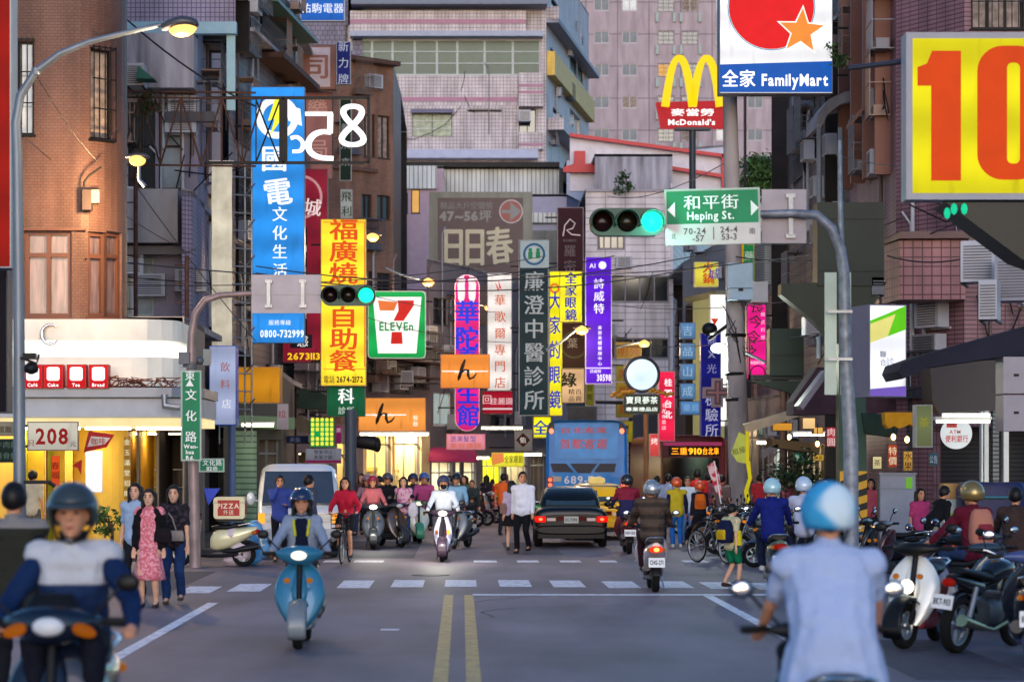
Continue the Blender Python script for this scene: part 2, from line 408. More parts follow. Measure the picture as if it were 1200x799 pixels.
flat('white_lane_line', -3.62, 4, -3.47, 34.1, LW); flat('white_lane_line', 3.63, 4, 3.78, 35.9, LW)
flat('stop_line', .17, 35.95, 5.1, 36.35, LW, .005)
for x0, x1, yt, yb in ((215, 253, 687, 695), (271, 315, 684, 693), (398, 437, 680, 689), (460, 497, 679.5, 688), (522, 558, 679.5, 687.5), (586, 620, 679.5, 687.5),
                       (648, 681, 680, 688), (710, 745, 681, 689), (772, 805, 681, 689), (828, 861, 682, 690), (886, 915, 683, 691)):
    Y0, Y1 = YG(yb), YG(yt); xm = XG((x0 + x1) / 2, (Y0 + Y1) / 2); h = .26
    flat('crossing_stripe', xm - h, Y0, xm + h, Y1, LW)
for x0, x1 in ((380, 400), (415, 450), (555, 582), (606, 631), (656, 680), (702, 722), (745, 765), (800, 828), (862, 885), (1010, 1040)):
    flat('crossing_stripe', XG(x0, 48.5), 47.9, XG(x1, 48.5), 48.9, LW)
flat('turning_dash', XG(446, 28.6), 28.5, XG(468, 28.6), 28.75, LW)
mb = MB(); mb.lathe([(.34, 0), (.34, .006), (.3, .008), (.05, .008)], 24)
kind(mb.build('manhole_cover', mat('cast iron', '#2b2a2d', .6, .6, .3, 20, bump=.6)), 'structure').location = (XG(505, 42.5), 42.5, .001)
PAVE = tile('pavement slabs', '#6d6664', '#3c3a3b', .3, .3, .012, .2, .8, 0)
def slab(name, pts, z=.13):
    a = sum(pts[i][0] * pts[(i + 1) % len(pts)][1] - pts[(i + 1) % len(pts)][0] * pts[i][1] for i in range(len(pts)))
    if a < 0: pts = pts[::-1]
    kind(MB().prism(pts, -.05, z, axis='z').build(name, PAVE, uv=True), 'structure')
slab('left_pavement', [(-40, 47.5), (-7.2, 47.5), (-6.5, 48.6), (-5.9, 58), (-5.0, 70), (-3.4, 82), (-.6, 94), (6, 112), (6, 135), (-40, 135)])
slab('right_pavement', [(9.3, 46), (40, 46), (40, 135), (7, 135), (7.8, 100), (8.6, 70), (9.0, 50)])

# ================================================================ BUILDINGS
class Plan:
    """A wall polyline in plan; points are (photo pixel x, depth) pairs."""
    def __init__(s, pts, raw=False):
        s.p = [Vector((x if raw else XG(x, Y), Y)) for x, Y in pts]; s.s = [0]
        for a, b in zip(s.p, s.p[1:]): s.s.append(s.s[-1] + (b - a).length)
    def hit(s, px, seg=None):
        q = (px - CX) / FOC; best = None
        for i, (a, b) in enumerate(zip(s.p, s.p[1:])):
            if seg is not None and i != seg: continue
            d = b - a; den = d.x - q * d.y
            if abs(den) < 1e-9: continue
            t = (q * a.y - a.x) / den
            e = 0 if seg is not None else max(0, -t, t - 1)
            if best is None or e < best[0] - 1e-9: best = (e, s.s[i] + t * (s.s[i + 1] - s.s[i]), a.y + t * d.y)
        return best[1], best[2]
    def at(s, u):
        i = 0
        while i < len(s.p) - 2 and u > s.s[i + 1]: i += 1
        a, b = s.p[i], s.p[i + 1]; d = (b - a).normalized(); return a + d * (u - s.s[i]), d
    def frame(s, u, z, o):
        p, d = s.at(u); return Matrix.Translation((p.x - o[0], p.y - o[1], z)) @ Matrix.Rotation(atan2(d.y, d.x), 4, 'Z')
def polywall(plan, z0, z1, ops, o, mb, m=0, th=.22, UV=None):
    """Wall with real openings; ops = [(s0, z0, s1, z1)]. Reveals go th deep into the building."""
    ss = sorted(set([round(x, 4) for x in plan.s] + [round(min(max(q, 0), plan.s[-1]), 4) for a in ops for q in (a[0], a[2])]))
    zs = sorted(set([z0, z1] + [min(max(q, z0), z1) for a in ops for q in (a[1], a[3])]))
    def P(u, z, dep=0):
        p, d = plan.at(u); return (p.x - o[0] - d.y * dep, p.y - o[1] + d.x * dep, z)
    for i in range(len(ss) - 1):
        um = (ss[i] + ss[i + 1]) / 2
        for j in range(len(zs) - 1):
            zm = (zs[j] + zs[j + 1]) / 2
            if any(a[0] < um < a[2] and a[1] < zm < a[3] for a in ops): continue
            u0, u1 = ss[i] + 1e-5, ss[i + 1] - 1e-5
            p0, d = plan.at(um); 
            q = [P(u0, zs[j]), P(u1, zs[j]), P(u1, zs[j + 1]), P(u0, zs[j + 1])]
            mb.add(q, [(0, 1, 2, 3)], m); UV.append([(ss[i], zs[j]), (ss[i + 1], zs[j]), (ss[i + 1], zs[j + 1]), (ss[i], zs[j + 1])])
    for a in ops:
        u0, u1, a0, a1 = a[0], a[2], max(a[1], z0), min(a[3], z1)
        for (ua, za), (ub, zb) in (((u0, a0), (u0, a1)), ((u0, a1), (u1, a1)), ((u1, a1), (u1, a0)), ((u1, a0), (u0, a0))):
            mb.add([P(ua, za), P(ub, zb), P(ub, zb, th), P(ua, za, th)], [(0, 1, 2, 3)], m)
            L = hypot(ub - ua, zb - za); UV.append([(0, 0), (L, 0), (L, th), (0, th)])
WC = {}
CURT = mat('pale curtain', '#8d8078', .8, 0, .45, 6, bump=.3)
def window(parent, plan, u0, z0, u1, z1, o, st):
    """window (frame) > pane, bars, curtain. st keys: frame, pane, nx, nz, bars, th, awn, tr (transom height share)"""
    st = dict(st); w_, h_ = u1 - u0, z1 - z0; th = st.get('th', .12)
    M = plan.frame((u0 + u1) / 2, z0, o) @ T(0, th, 0)
    key = (round(w_, 2), round(h_, 2), str(sorted((k, getattr(v, 'name', v)) for k, v in st.items())))
    if key not in WC:
        f = st.get('fw', .05); nx, nz = st.get('nx', 2), st.get('nz', 1); mb = MB(); tr = st.get('tr')
        for x in (-w_ / 2, w_ / 2 - f): mb.box(x, -.03, 0, x + f, .05, h_)
        for z in (0, h_ - f): mb.box(-w_ / 2 + f, -.03, z, w_ / 2 - f, .05, z + f)
        for i in range(1, nx): x = -w_ / 2 + w_ * i / nx; mb.box(x - f / 2, -.022, f, x + f / 2, .04, h_ - f)
        zz = [tr * h_] if tr else [h_ * i / nz for i in range(1, nz)]
        for z in zz: mb.box(-w_ / 2 + f, -.026, z - f / 2, w_ / 2 - f, .035, z + f / 2)
        mb.box(-w_ / 2 - .04, -.05 - th * .6, -.05, w_ / 2 + .04, .04, -.004)
        fr = mb.mesh('window', st.get('frame', ALUF)); pa = MB().box(-w_ / 2 + .01, .045, .01, w_ / 2 - .01, .055, h_ - .01).mesh('pane', st.get('pane', GLASS))
        ba = None
        if st.get('bars'):
            mb = MB(); n = max(3, int(w_ / st.get('bp', .13)))
            for i in range(n + 1): x = -w_ / 2 + w_ * i / n; mb.cbox(x, -.2 - th * .3, h_ / 2, .018, .018, h_ + .1)
            for z in (-.02, h_ * .33, h_ * .66, h_ + .02): mb.cbox(0, -.19 - th * .3, z, w_ + .04, .02, .025)
            for x in (-w_ / 2, w_ / 2):
                for z in (0, h_): mb.box(x - .01, -.2 - th * .3, z - .01, x + .01, .0, z + .01)
            ba = mb.mesh('bars', st['bars'] if not isinstance(st['bars'], bool) else DARK)
        aw = None
        if st.get('awn'):
            mb = MB(); mb.prism([(.05 - th, h_ + .25), (.05 - th, h_ + .28), (-.75 - th, h_ - .02), (-.75 - th, h_ - .05)], -w_ / 2 - .1, w_ / 2 + .1, axis='x'); aw = mb.mesh('window_awning', st['awn'])
        WC[key] = (fr, pa, ba, aw)
    fr, pa, ba, aw = WC[key]
    x = link('window', fr, parent, M); pn = link('pane', pa, x)
    if st.get('pane', GLASS) == GLASS or 'apartment' in st['pane'].name:
        q = R.random(); alt = glow('#e8b060', .9) if q < .05 else (CURT if q < .2 else (GLASSL if q < .4 else None))
        if alt: pn.material_slots[0].link = 'OBJECT'; pn.material_slots[0].material = alt
    if ba: link('bars', ba, x)
    if aw: link('window_awning', aw, x)
    return x
INT = mat('dim interior', '#241f1e', .8, 0, .4, 1.5)
def building(label, pts, zt, wallm, ops=(), z0=0., cat='building', name='building', raw=False, th=.22, roof=True, back=12., parapet=None, group=None, bm=None, bands=()):
    """ops: (px0, py0, px1, py1, style, segment or None); bands: (px0, py0, px1, py1, out, material)"""
    pl = Plan(pts, raw); o = (pl.p[0].x, pl.p[0].y); t = thing(name, label, cat, (o[0], o[1], 0), 0, group)
    cut = []; lst = []
    for q in ops:
        x0, y0, x1, y1, st = q[:5]; seg = q[5] if len(q) > 5 else None
        u0, Ya = pl.hit(x0, seg); u1, Yb = pl.hit(x1, seg); Ym = (Ya + Yb) / 2
        if u0 > u1: u0, u1 = u1, u0
        a = (u0, ZG(y1, Ym), u1, ZG(y0, Ym)); cut.append(a); lst.append((a, st))
    mb = MB(); UV = []; polywall(pl, z0, zt, cut, o, mb, th=th, UV=UV)
    me = mb.mesh('wall', wallm); lay = me.uv_layers.new(name='UVMap'); d = [c for f in UV for uvp in f for c in uvp]; lay.data.foreach_set('uv', d)
    link('wall', me, t)
    mb = MB(); A, B = pl.p[0], pl.p[-1]; bk = max(A.y, B.y, *[p.y for p in pl.p]) + back
    q = [(p.x - o[0], p.y - o[1]) for p in pl.p] + [(B.x - o[0], bk - o[1]), (A.x - o[0], bk - o[1])]
    if roof:
        mb.prism(q, zt - .12, zt + .02, axis='z')
        mb.build('roof', bm or CONC, t, uv=True)
    mb = MB(); mb.prism([( (x - q[0][0]) , (y) ) for x, y in q[-2:]] + [(q[-1][0], q[-1][1] + .2), (q[-2][0], q[-2][1] + .2)], z0, zt - .13, axis='z')
    mb.build('rear_wall', INT, t); mb = MB(); mb.box(min(x for x, y in q) + .3, max(p.y for p in pl.p) - o[1] + 2.5, z0, max(x for x, y in q) - .3, max(p.y for p in pl.p) - o[1] + 2.6, zt - .13)
    mb.build('inner_partition', INT, t)
    for (a, st) in lst:
        if st is None: continue
        if st.get('shop'): shopfront(t, pl, a, o, st)
        else: window(t, pl, *a, o, st)
    for bd in bands:
        x0, y0, x1, y1, out, m = bd[:6]; seg = bd[6] if len(bd) > 6 else None
        u0, Ya = pl.hit(x0, seg); u1, Yb = pl.hit(x1, seg); Ym = (Ya + Yb) / 2
        M = pl.frame((u0 + u1) / 2, ZG(y1, Ym), o); L_ = abs(u1 - u0)
        MB().box(-L_ / 2, -out, 0, L_ / 2, -.002 if out > 0 else .1, ZG(y0, Ym) - ZG(y1, Ym)).build(bd[7] if len(bd) > 7 else 'band', m, t, uv=True, M=M)
    return t, pl, o
def clutter(mb, w_, d_, h_, n, mats, seed):
    r = random.Random(seed)
    for i in range(n):
        x = r.uniform(-w_ / 2 + .1, w_ / 2 - .1); z = r.choice([.1, .5, .9, 1.3, 1.7]) * min(1, h_ / 2.4); s_ = r.uniform(.06, .22)
        mb.box(x, d_ - .4 - r.random() * .3, z, x + s_, d_ - .05, z + r.uniform(.1, .35), r.randrange(mats))
def shopfront(t, pl, a, o, st):
    """Lit room behind an opening: shop_interior > shelf goods, ceiling_tube; glass door frames."""
    w_ = a[2] - a[0]; h_ = a[3] - a[1]; M = pl.frame((a[0] + a[2]) / 2, a[1], o); d = st.get('depth', 2.5)
    e = st.get('e', 1.5); wc = st['shop']; lc = st.get('light', '#fff0cf')
    wm = paint(wc, .7); fl = paint(st.get('floor', '#77706a'), .4)
    mb = MB()
    mb.box(-w_ / 2, d, 0, w_ / 2, d + .05, h_); mb.box(-w_ / 2 - .04, .22, 0, -w_ / 2, d, h_); mb.box(w_ / 2, .22, 0, w_ / 2 + .04, d, h_); mb.box(-w_ / 2, .22, h_, w_ / 2, d, h_ + .04)
    mb.box(-w_ / 2, .22, -.03, w_ / 2, d, 0, 1)
    r_ = mb.build('shop_interior', [wm, fl], t, M=M)
    mb = MB(); n = max(1, int(w_ / 1.2))
    for i in range(n):
        x = -w_ / 2 + w_ * (i + .5) / n; mb.box(x - min(.5, w_ * .3), d * .35, h_ - .07, x + min(.5, w_ * .3), d * .35 + .12, h_ - .03)
    mb.build('ceiling_tube', glow(lc, e * 15, 0), r_)
    cols = st.get('goods', ['#b8862f', '#a33a2c', '#d8d2c4', '#3d5f7a', '#577a45'])
    if cols:
        mb = MB(); sm = len(cols)
        for z in (.45, .85, 1.25, 1.65):
            if z < h_ - .3: mb.box(-w_ / 2 + .05, d - .35, z, w_ / 2 - .05, d - .02, z + .03, sm)
        clutter(mb, w_, d, h_, int(w_ * st.get('n', 9)), sm, hash_(a)); mb.build('shelf_goods', [paint(c) for c in cols] + [WHITE], r_)
    if st.get('door', 1):
        mb = MB(); nx = st.get('nx', max(2, int(w_ / 1.0))); f = .05
        for i in range(nx + 1): x = -w_ / 2 + w_ * i / nx; mb.box(x - f / 2, .1, 0, x + f / 2, .16, h_)
        mb.box(-w_ / 2, .105, h_ - .42, w_ / 2, .155, h_ - .36); mb.box(-w_ / 2, .105, 0, w_ / 2, .155, .08)
        mb.build('door_frame', st.get('fm', ALUF), t, M=M)
    return r_
def hash_(a): return int(abs(a[0] * 131 + a[1] * 57 + a[2] * 17) * 100)

DR = {}
# materials for the walls
T_BROWN = tile('brown glazed tile', '#6a5048', '#513e38', .12, .062, .005, .1, col2='#664a42')
T_PINK = tile('pale pink tile', '#c4bcc2', '#7b7479', .22, .22, .016, .08, .4, 0)
T_WHITE = tile('white square tile', '#a9a6ba', '#5a5868', .3, .3, .02, .05, .4, 0, dirt=.25)
T_WSID = tile('white strip tile', '#c8c1c8', '#736e76', 1.0, .34, .016, .06, .4, .0, dirt=.3)
T_APT = tile('dusty pink render', '#a89ba2', '#7a6d75', 3.1, 3.15, .05, .05, .7, 0, col2='#a0939b', dirt=.2)
T_RED = tile('plum tile', '#80606a', '#4a3840', .3, .1, .012, .12, .4, 0)
T_RED2 = tile('rose tile', '#94666c', '#54353d', .2, .2, .014, .1, .4, 0)
T_DARK = tile('charcoal tile', '#5a5259', '#27242a', .26, .26, .02, .15, .5, 0)
T_LAV = tile('lavender square tile', '#8f87a0', '#55506a', .12, .12, .012, .08, .4, 0)
T_TAN = tile('tan brown tile', '#94705f', '#614a40', .2, .06, .008, .12, col2='#876454')
CORR = tile('corrugated pale sheet', '#c9cdcd', '#7e8284', .25, 50, .03, .06, .4, 0, dirt=.25)
SHUT = tile('roller shutter slats', '#8b8d8a', '#4b4d4c', 50, .09, .018, .05, .5, 0, dirt=.3)
SHUTG = tile('pale green shutter', '#8faf90', '#55705a', 50, .16, .02, .05, .5, 0)
PINKBAND = paint('#9a6f88', .5); 

# --- L1 corner building with the rounded bay, cafe below
WD = paint('#5b3b30', .5)
cp = [(-60, 50)] + [(85, 50)]
cxp, cyp = XG(85, 50), 50; rad_ = .97
arc = [(cxp + rad_ * sin(radians(a)), cyp + rad_ * 1.3 * (1 - cos(radians(a)))) for a in range(10, 91, 10)]
l1pts = [(XG(-60, 50), 50), (cxp, 50)] + arc + [(XG(128, 60), 60)]
curt = dict(frame=WD, pane=mat('curtained bay glass', '#6b5a5e', .25, 0, .5, 9, streak=.12, spec=.6), nx=2, tr=.72, fw=.09)
t, pl, o = building('brown tiled corner block with a rounded corner and barred upper windows, above the cafe', l1pts, 15, T_BROWN, [
    (28, 270, 84, 372, curt), (103, 272, 125, 372, dict(curt, nx=1)), (125, 272, 143, 372, dict(curt, nx=1)),
    (20, 48, 40, 158, dict(frame=DARK, bars=DARK, nx=1, pane=GLASS)), (106, 58, 131, 164, dict(frame=DARK, bars=DARK, nx=1, pane=GLASS)),
    (20, 500, 52, 642, dict(shop='#9fae3f', light='#fff2a8', e=5, goods=['#c3cf6a', '#8fa83a'], door=0)),
    (54, 500, 76, 642, dict(shop='#d9a93a', light='#ffdf9a', e=6, goods=None, door=0)),
    (86, 500, 120, 642, dict(shop='#e6c14c', light='#ffe3a0', e=8, goods=['#d9a93a', '#e8d9a8', '#b33a2c'], door=0)),
    (124, 500, 141, 642, dict(shop='#e2b845', light='#ffe3a0', e=7, goods=None, door=0)),
], raw=True, z0=0, bands=[(-60, 268, 101, 270.5, .06, WD), (-60, 500, 19, 648, .05, paint('#c99f3c', .5), 0, 'gold_panel'), (53, 500, 54, 648, .05, paint('#c99f3c', .5), 0, 'gold_panel'), (76.5, 500, 85.5, 648, .05, paint('#d4ac48', .5), 0, 'gold_panel')])
for q0, q1 in ((cp[-1], None),):
    mb = MB(); pts_ = [(cxp + .97 * sin(radians(a)) * 1.06, cyp - .06 + .97 * 1.3 * (1 - cos(radians(a)))) for a in (24, 36, 48, 60, 72, 84)]
    for (xa, ya), (xb, yb) in zip(pts_, pts_[1:]): mb.quad((xa, ya, .14), (xb, yb, .14), (xb, yb, ZG(500, 50)), (xa, ya, ZG(500, 50)))
    mb.build('gold_panel', paint('#d4ac48', .5), t, M=Matrix.Translation((-t.location.x, -t.location.y, 0)))
# lamp box on the wall
a = thing('wall_lamp_box', 'small dark meter box with a cable on the lamplit brown wall', 'meter box', W(103, 247, 49.85)); 
MB().box(-.09, -.18, 0, .1, 0, .42).build('case', paint('#3b2f2e', .6), a); MB().box(.1, -.15, .15, .26, -.03, .42).build('side_box', paint('#7c7068', .6), a)
MB().tube([(-.08, -.1, .42), (-.05, -.12, .6), (.05, -.14, .72), (.3, -.1, .9)], .022, 6).build('cable', DARK, a)
# cafe canopy
a = thing('cafe_canopy', 'white two-tier cafe canopy with a bright light strip and silver C letter', 'canopy', (XG(-40, 49), 49, 0))
ox, oy = XG(-40, 49), 49
LT = mat('white lit fascia', '#ece8da', .5, 0, .12, 2, streak=.5)
def cpoly(x1, dy, r=.9, yb=52.0):
    X1 = XG(x1, 49) - ox; return [(0, dy), (X1 - r, dy)] + [(X1 - r + r * sin(radians(q)), dy + r * (1 - cos(radians(q)))) for q in (20, 40, 60, 75, 90)] + [(X1, yb - oy), (0, yb - oy)]
kz = lambda py: ZG(py, 49)
MB().prism(cpoly(206, 0), kz(398), kz(374), axis='z', sm=False).build('upper_fascia', LT, a)
MB().prism(cpoly(200, .15), kz(417), kz(399), axis='z').build('light_strip', glow('#fbfaee', 1.5, .02), a)
MB().prism(cpoly(206, .05), kz(452), kz(418), axis='z').build('middle_fascia', LT, a)
MB().prism(cpoly(238, -.5), kz(466), kz(455), axis='z').build('gutter', paint('#7d828c', .4, .3), a)
MB().prism(cpoly(236, -.35), kz(489), kz(467), axis='z').build('lower_fascia', paint('#a9adb5', .5), a)
MB().prism(cpoly(234, -.2), kz(500), kz(490), axis='z').build('soffit', glow('#f6dca0', 1.05, .1), a)  # soffit glows by itself, drawn as a lit underside
mb = MB()
for i in range(4): mb.box(.3 + i * 1.05, .3, kz(500) - .05, 1.2 + i * 1.05, .6, kz(500) - .003)
mb.build('added_downlight', glow('#ffe6ae', 28, 0), a)  # added glowing strips that brighten the cafe front
mb = MB(); n = 20
for i in range(n + 1):
    q = radians(50 + 260 * i / n); rr = .2
    mb.tube([(XG(60, 49) - ox + rr * cos(q) * .9, -.06, kz(392) + rr * sin(q)), (XG(60, 49) - ox + rr * cos(q + .22) * .9, -.06, kz(392) + rr * sin(q + .22))], .045 * (1.1 - abs(i / n - .5) * 1.4), 6)
mb.build('silver_letter', CHROME, a)
MB().tube([(XG(197, 49) - ox, -.6, kz(463)), (XG(197, 49) - ox, -.6, kz(476)), (XG(215, 49) - ox, -.6, kz(478))], .07, 8).build('drain_pipe', STEEL, a)
mb = MB()
for i in range(34):
    x = XG(R.uniform(128, 208), 49) - ox; mb.tube([(x, -.3 - R.random() * .2, kz(455)), (x + R.uniform(-.3, .3), -.4, kz(R.uniform(441, 450))), (x + R.uniform(-.5, .5), -.45, kz(R.uniform(443, 452)))], .012, 4)
mb.build('cable_tangle', mat('rusty wire', '#6b3d30', .8, 0, .3), a)
for i, s_ in enumerate(('Café', 'Cake', 'Tea', 'Bread')):
    x = [27, 51, 78, 104][i]
    sign('red cafe box with a white square reading %s, beside the canopy pole' % s_, x, 427, x + 23, 455, 48.4, '#d8121c', [(s_, x + 11.5, 451, 5, '#ffffff', 'h', {'e': 1.2, 'bold': .03})], 1.0, .3, '#b3131b', group='red cafe menu boxes', name='menu_box', cat='sign box',
         extra=lambda t, X, Zz, k, x=x: MB().prism(rrect(X(x + 4), Zz(446), X(x + 19), Zz(430), .05), -.022, -.009).build('white_square', glow('#fff6f4', 1.35, .02), t))
# shop pieces of the cafe front
sign('white banner with a large red 208 price beside the left pole', 32, 494, 92, 528, 46.8, '#c9c3b4', [('208', 62, 511, 24, '#a3131c', 'h', {'bold': .03, 'e': .6, 'width': 40}), ('元', 86, 520, 7, '#3a2a6a', 'h', {'e': .3}), ('只', 37, 519, 8, '#c31c22', 'h', {'e': .3})], .85, .05, '#5b4a42', cat='banner', name='price_banner', bracket='l', blen=40)  # banner glows by itself, brightness put in for the lit cafe front
sign('pale banner with small dark writing at the left edge', -30, 494, 20, 511, 46.6, '#b9b09a', [('麵館飯店', 6, 503, 8, '#4a3428', 'h', {'e': .1})], .35, .05, '#5b4a42', cat='banner')
sign('dark green menu board with pale writing at the left edge', -30, 514, 21, 542, 46.6, '#27463f', [('牛肉飯', 8, 521, 8, '#7fa596', 'h', {'e': .2}), ('排骨麵', 8, 534, 8, '#7fa596', 'h', {'e': .2})], .12, .08, '#22302d', cat='menu board')
sign('narrow orange red paper banner hanging in the cafe window', 60, 534, 70, 569, 49.4, '#e0521c', [('春福', 65, 551, 9, '#7a1208', 'v', {'e': .3})], .8, .02, '#c0390f', cat='banner', name='paper_banner')
sign('bright white poster screen behind the red cafe banners', 100, 528, 120, 577, 49.6, '#ffffff', [], 1.5, .06, '#c7c7c7', cat='poster', name='poster_screen')
sign('gold vertical couplet banner on the cafe column', 145, 512, 153, 585, 49.3, '#b98c34', [('金玉滿堂招財', 149, 548, 7, '#fff2c8', 'v', {'e': .8, 'pitch': 12})], .5, .03, '#8a6424', cat='banner')
for (lab, pts, cc) in (('red and white cafe flag tilted under the canopy', [(104, 505), (134, 509), (125, 524), (98, 530)], 0), ('small red pennant hanging below the cafe flag', [(84, 546), (96, 538), (95, 556), (91, 548)], 1)):
    c = W(pts[0][0], pts[0][1], 48.6); t = thing('cafe_flag', lab, 'flag', c); mb = MB()
    q = [(XG(x, 48.6) - c.x, ZG(y, 48.6) - c.z) for x, y in pts]
    mb.prism(q[::-1], 0, .02); mb.build('cloth', paint('#b32420', .7), t)
    if not cc:
        qm = [tuple(Vector(q[i]) * .5 + Vector(q[j]) * .5) for i, j in ((0, 0), (1, 1), (1, 2), (0, 3))]
        cx_ = sum(a[0] for a in q) / 4; cz_ = sum(a[1] for a in q) / 4; mb = MB()
        mb.prism([(cx_ + (a - cx_) * .75, cz_ + (b - cz_) * .5) for a, b in q][::-1], -.004, -.001); letters(mb, '咖啡', cx_, cz_, .15, 1, y=-.008); mb.build('white_panel', [paint('#d8c9b8'), paint('#a02822')], t)
# dim doorway, brown panel
t, pl, o = building('brown panelled shop bay behind the green street name pole', [(141, 52), (216, 52), (240, 56)], ZG(372, 52), paint('#6e655f', .6), [(150, 505, 160, 640, dict(shop='#d8b04a', goods=None, e=2.5, door=0), 0), (163, 505, 183, 640, dict(shop='#e2bb4a', e=3, goods=['#d9a93a', '#c08a2a'], door=0), 0), (186, 505, 214, 640, dict(shop='#4b433f', goods=['#5d544e', '#3c3430'], e=.25, door=0), 0)])

# --- L2 concrete balcony building (x 137-290)
mt = dict(frame=paint('#5b6f7d', .4), pane=GLASS, nx=2, nz=2)
t, pl, o = DR['L2'] = building('grey block with stained concrete balconies behind the corner building', [(120, 62), (232, 62), (268, 76)], ZG(-30, 62), paint('#7c7687', .7), [
    (148, 62, 182, 108, dict(frame=ALUF, pane=GLASS, nx=3, bars=STEEL), 0), (150, 120, 182, 220, dict(frame=DARK, pane=GLASS, nx=2, nz=2), 0),
    (186, 120, 214, 222, dict(frame=RUST, pane=GLASSL, nx=1, nz=2), 0), (148, 292, 180, 370, dict(frame=paint('#8f9a94'), pane=GLASSL, nx=1, nz=2), 0)],
    bands=[(137, 47, 232, 110, 1.0, CONCD, 0, 'balcony'), (137, 226, 213, 288, .9, CONC, 0, 'balcony'), (137, 290, 216, 300, .5, paint('#5d5a60'), 0, 'balcony_soffit')])
t, pl, o = building('lavender tiled upper storey with a pale blue eave above the concrete balcony', [(137, 61.4), (276, 61.4)], ZG(-40, 61.4), T_LAV, z0=ZG(30, 61.4), back=4, bands=[(137, 28, 278, 42, .3, paint('#7ba2b5', .4), 0, 'eave'), (266, 42, 276, 130, .1, paint('#86aebb', .4), 0, 'corner_post')])
t, pl, o = building('pale tiled side wall with pipes beyond the concrete balcony', [(213, 60.5), (226, 60.8), (240, 64)], ZG(225, 61), T_LAV, back=3)
# steel truss canopy frame
a = thing('steel_truss', 'rusty steel truss frame spanning in front of the concrete balcony', 'steel frame', W(140, 195, 56)); mb = MB(); ax = a.location
def tp(px, py, Y=56): return (XG(px, Y) - ax.x, Y - ax.y, ZG(py, Y) - ax.z)
for y in (107, 114, 193): mb.tube([tp(138, y), tp(300, y + 2)], .026, 6)
for x in range(140, 300, 24): mb.tube([tp(x, 114), tp(x, 193)], .02, 6)
for i, x in enumerate(range(140, 290, 24)): mb.tube([tp(x, 114 if i % 2 else 193), tp(x + 24, 193 if i % 2 else 114)], .022, 6)
mb.build('truss_bars', RUST, a)
for px in (159, 219):
    a = thing('rusty_post', 'thin rusty ladder post rising past the balconies at the %s' % ('lit lamp' if px == 159 else 'drain pipe'), 'post', W(px, 560, 55)); mb = MB(); z1 = ZG(186 if px == 159 else 300, 55) - a.location.z
    mb.tube([(0, 0, 0), (0, 0, z1)], .05, 8); mb.build('pole', RUST, a); mb = MB()
    for i in range(12): mb.box(-.28, -.02, z1 * i / 12 + .2, 0, .02, z1 * i / 12 + .23)
    mb.build('rungs', RUST, a)
# banners / scaffold around x 248-295
a = thing('hanging_banner', 'tall faded white vertical banner with printed figures beside the blue sign', 'banner', W(260, 410, 60)); mb = MB()
h_ = (410 - 190) / K(60); w_ = 24 / K(60); n = 24
for i in range(n):
    z0, z1 = h_ * i / n, h_ * (i + 1) / n; y0, y1 = .05 * sin(i * .9), .05 * sin((i + 1) * .9)
    for j in range(6):
        x0, x1 = -w_ / 2 + w_ * j / 6, -w_ / 2 + w_ * (j + 1) / 6; f = lambda x: .035 * sin(x * 22)
        mb.add([(x0, y0 + f(x0), z0), (x1, y0 + f(x1), z0), (x1, y1 + f(x1), z1), (x0, y1 + f(x0), z1)], [(0, 1, 2, 3)], 0, True)
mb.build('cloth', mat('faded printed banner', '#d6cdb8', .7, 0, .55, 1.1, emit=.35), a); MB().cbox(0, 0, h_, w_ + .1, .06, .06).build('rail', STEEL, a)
a = thing('scaffold', 'grey pipe scaffold ladder left of the blue vertical sign', 'scaffold', W(283, 520, 61)); mb = MB(); k = K(61)
for x in (-26, -14, 2, 10):
    mb.tube([(x / k, 0 if x < 0 else .5, 0), (x / k, 0 if x < 0 else .5, 330 / k)], .025, 6)
for i in range(15):
    z = (20 + i * 21) / k; mb.tube([(-26 / k, 0, z), (10 / k, .5, z)], .02, 6)
    if i % 2: mb.tube([(2 / k, .5, z), (16 / k, 0, z + 12 / k)], .018, 6)
mb.build('pipes', STEEL, a)
# shop fronts at x 240-345
t, pl, o = building('narrow shop with pale green shutters and a green awning board', [(262, 64), (330, 68), (345, 76)], ZG(432, 66), paint('#57524f', .7), [(272, 505, 300, 615, None, 0), (304, 515, 330, 625, dict(shop='#6b6258', e=.35, goods=['#8a2f2a', '#b8b09a', '#4a5a52']), 0)], bands=[(272, 488, 330, 502, .4, glow('#7f9a76', .35), 0, 'signboard')])
MB().box(XG(272, 64.6) - o[0], .5, ZG(615, 64.6), XG(301, 64.6) - o[0], .58, ZG(505, 64.6)).build('shutter', SHUTG, t, uv=True)

# --- L3 dark tenement with cages x 270-345
cage = dict(frame=DARK, pane=GLASS, nx=2, bars=paint('#4b4d55', .5, .3), bp=.16)
t, pl, o = DR['L3'] = building('dark tenement wall crowded with caged windows above the blue sign', [(268, 72), (350, 84)], ZG(-40, 76), tile('grimy tenement tile', '#5f5865', '#3c3743', .2, .2, .02), [
    (276, 8, 296, 62, cage), (304, 30, 330, 78, cage), (276, 110, 292, 170, cage), (300, -20, 330, 14, cage), (276, 200, 292, 260, cage), (276, 290, 292, 350, cage), (312, 430, 340, 470, cage)],
    bands=[(300, 24, 350, 28, .7, paint('#3f5f5a')), (276, 66, 345, 70, .6, CONCD), (300, 82, 345, 88, .9, RUST)])
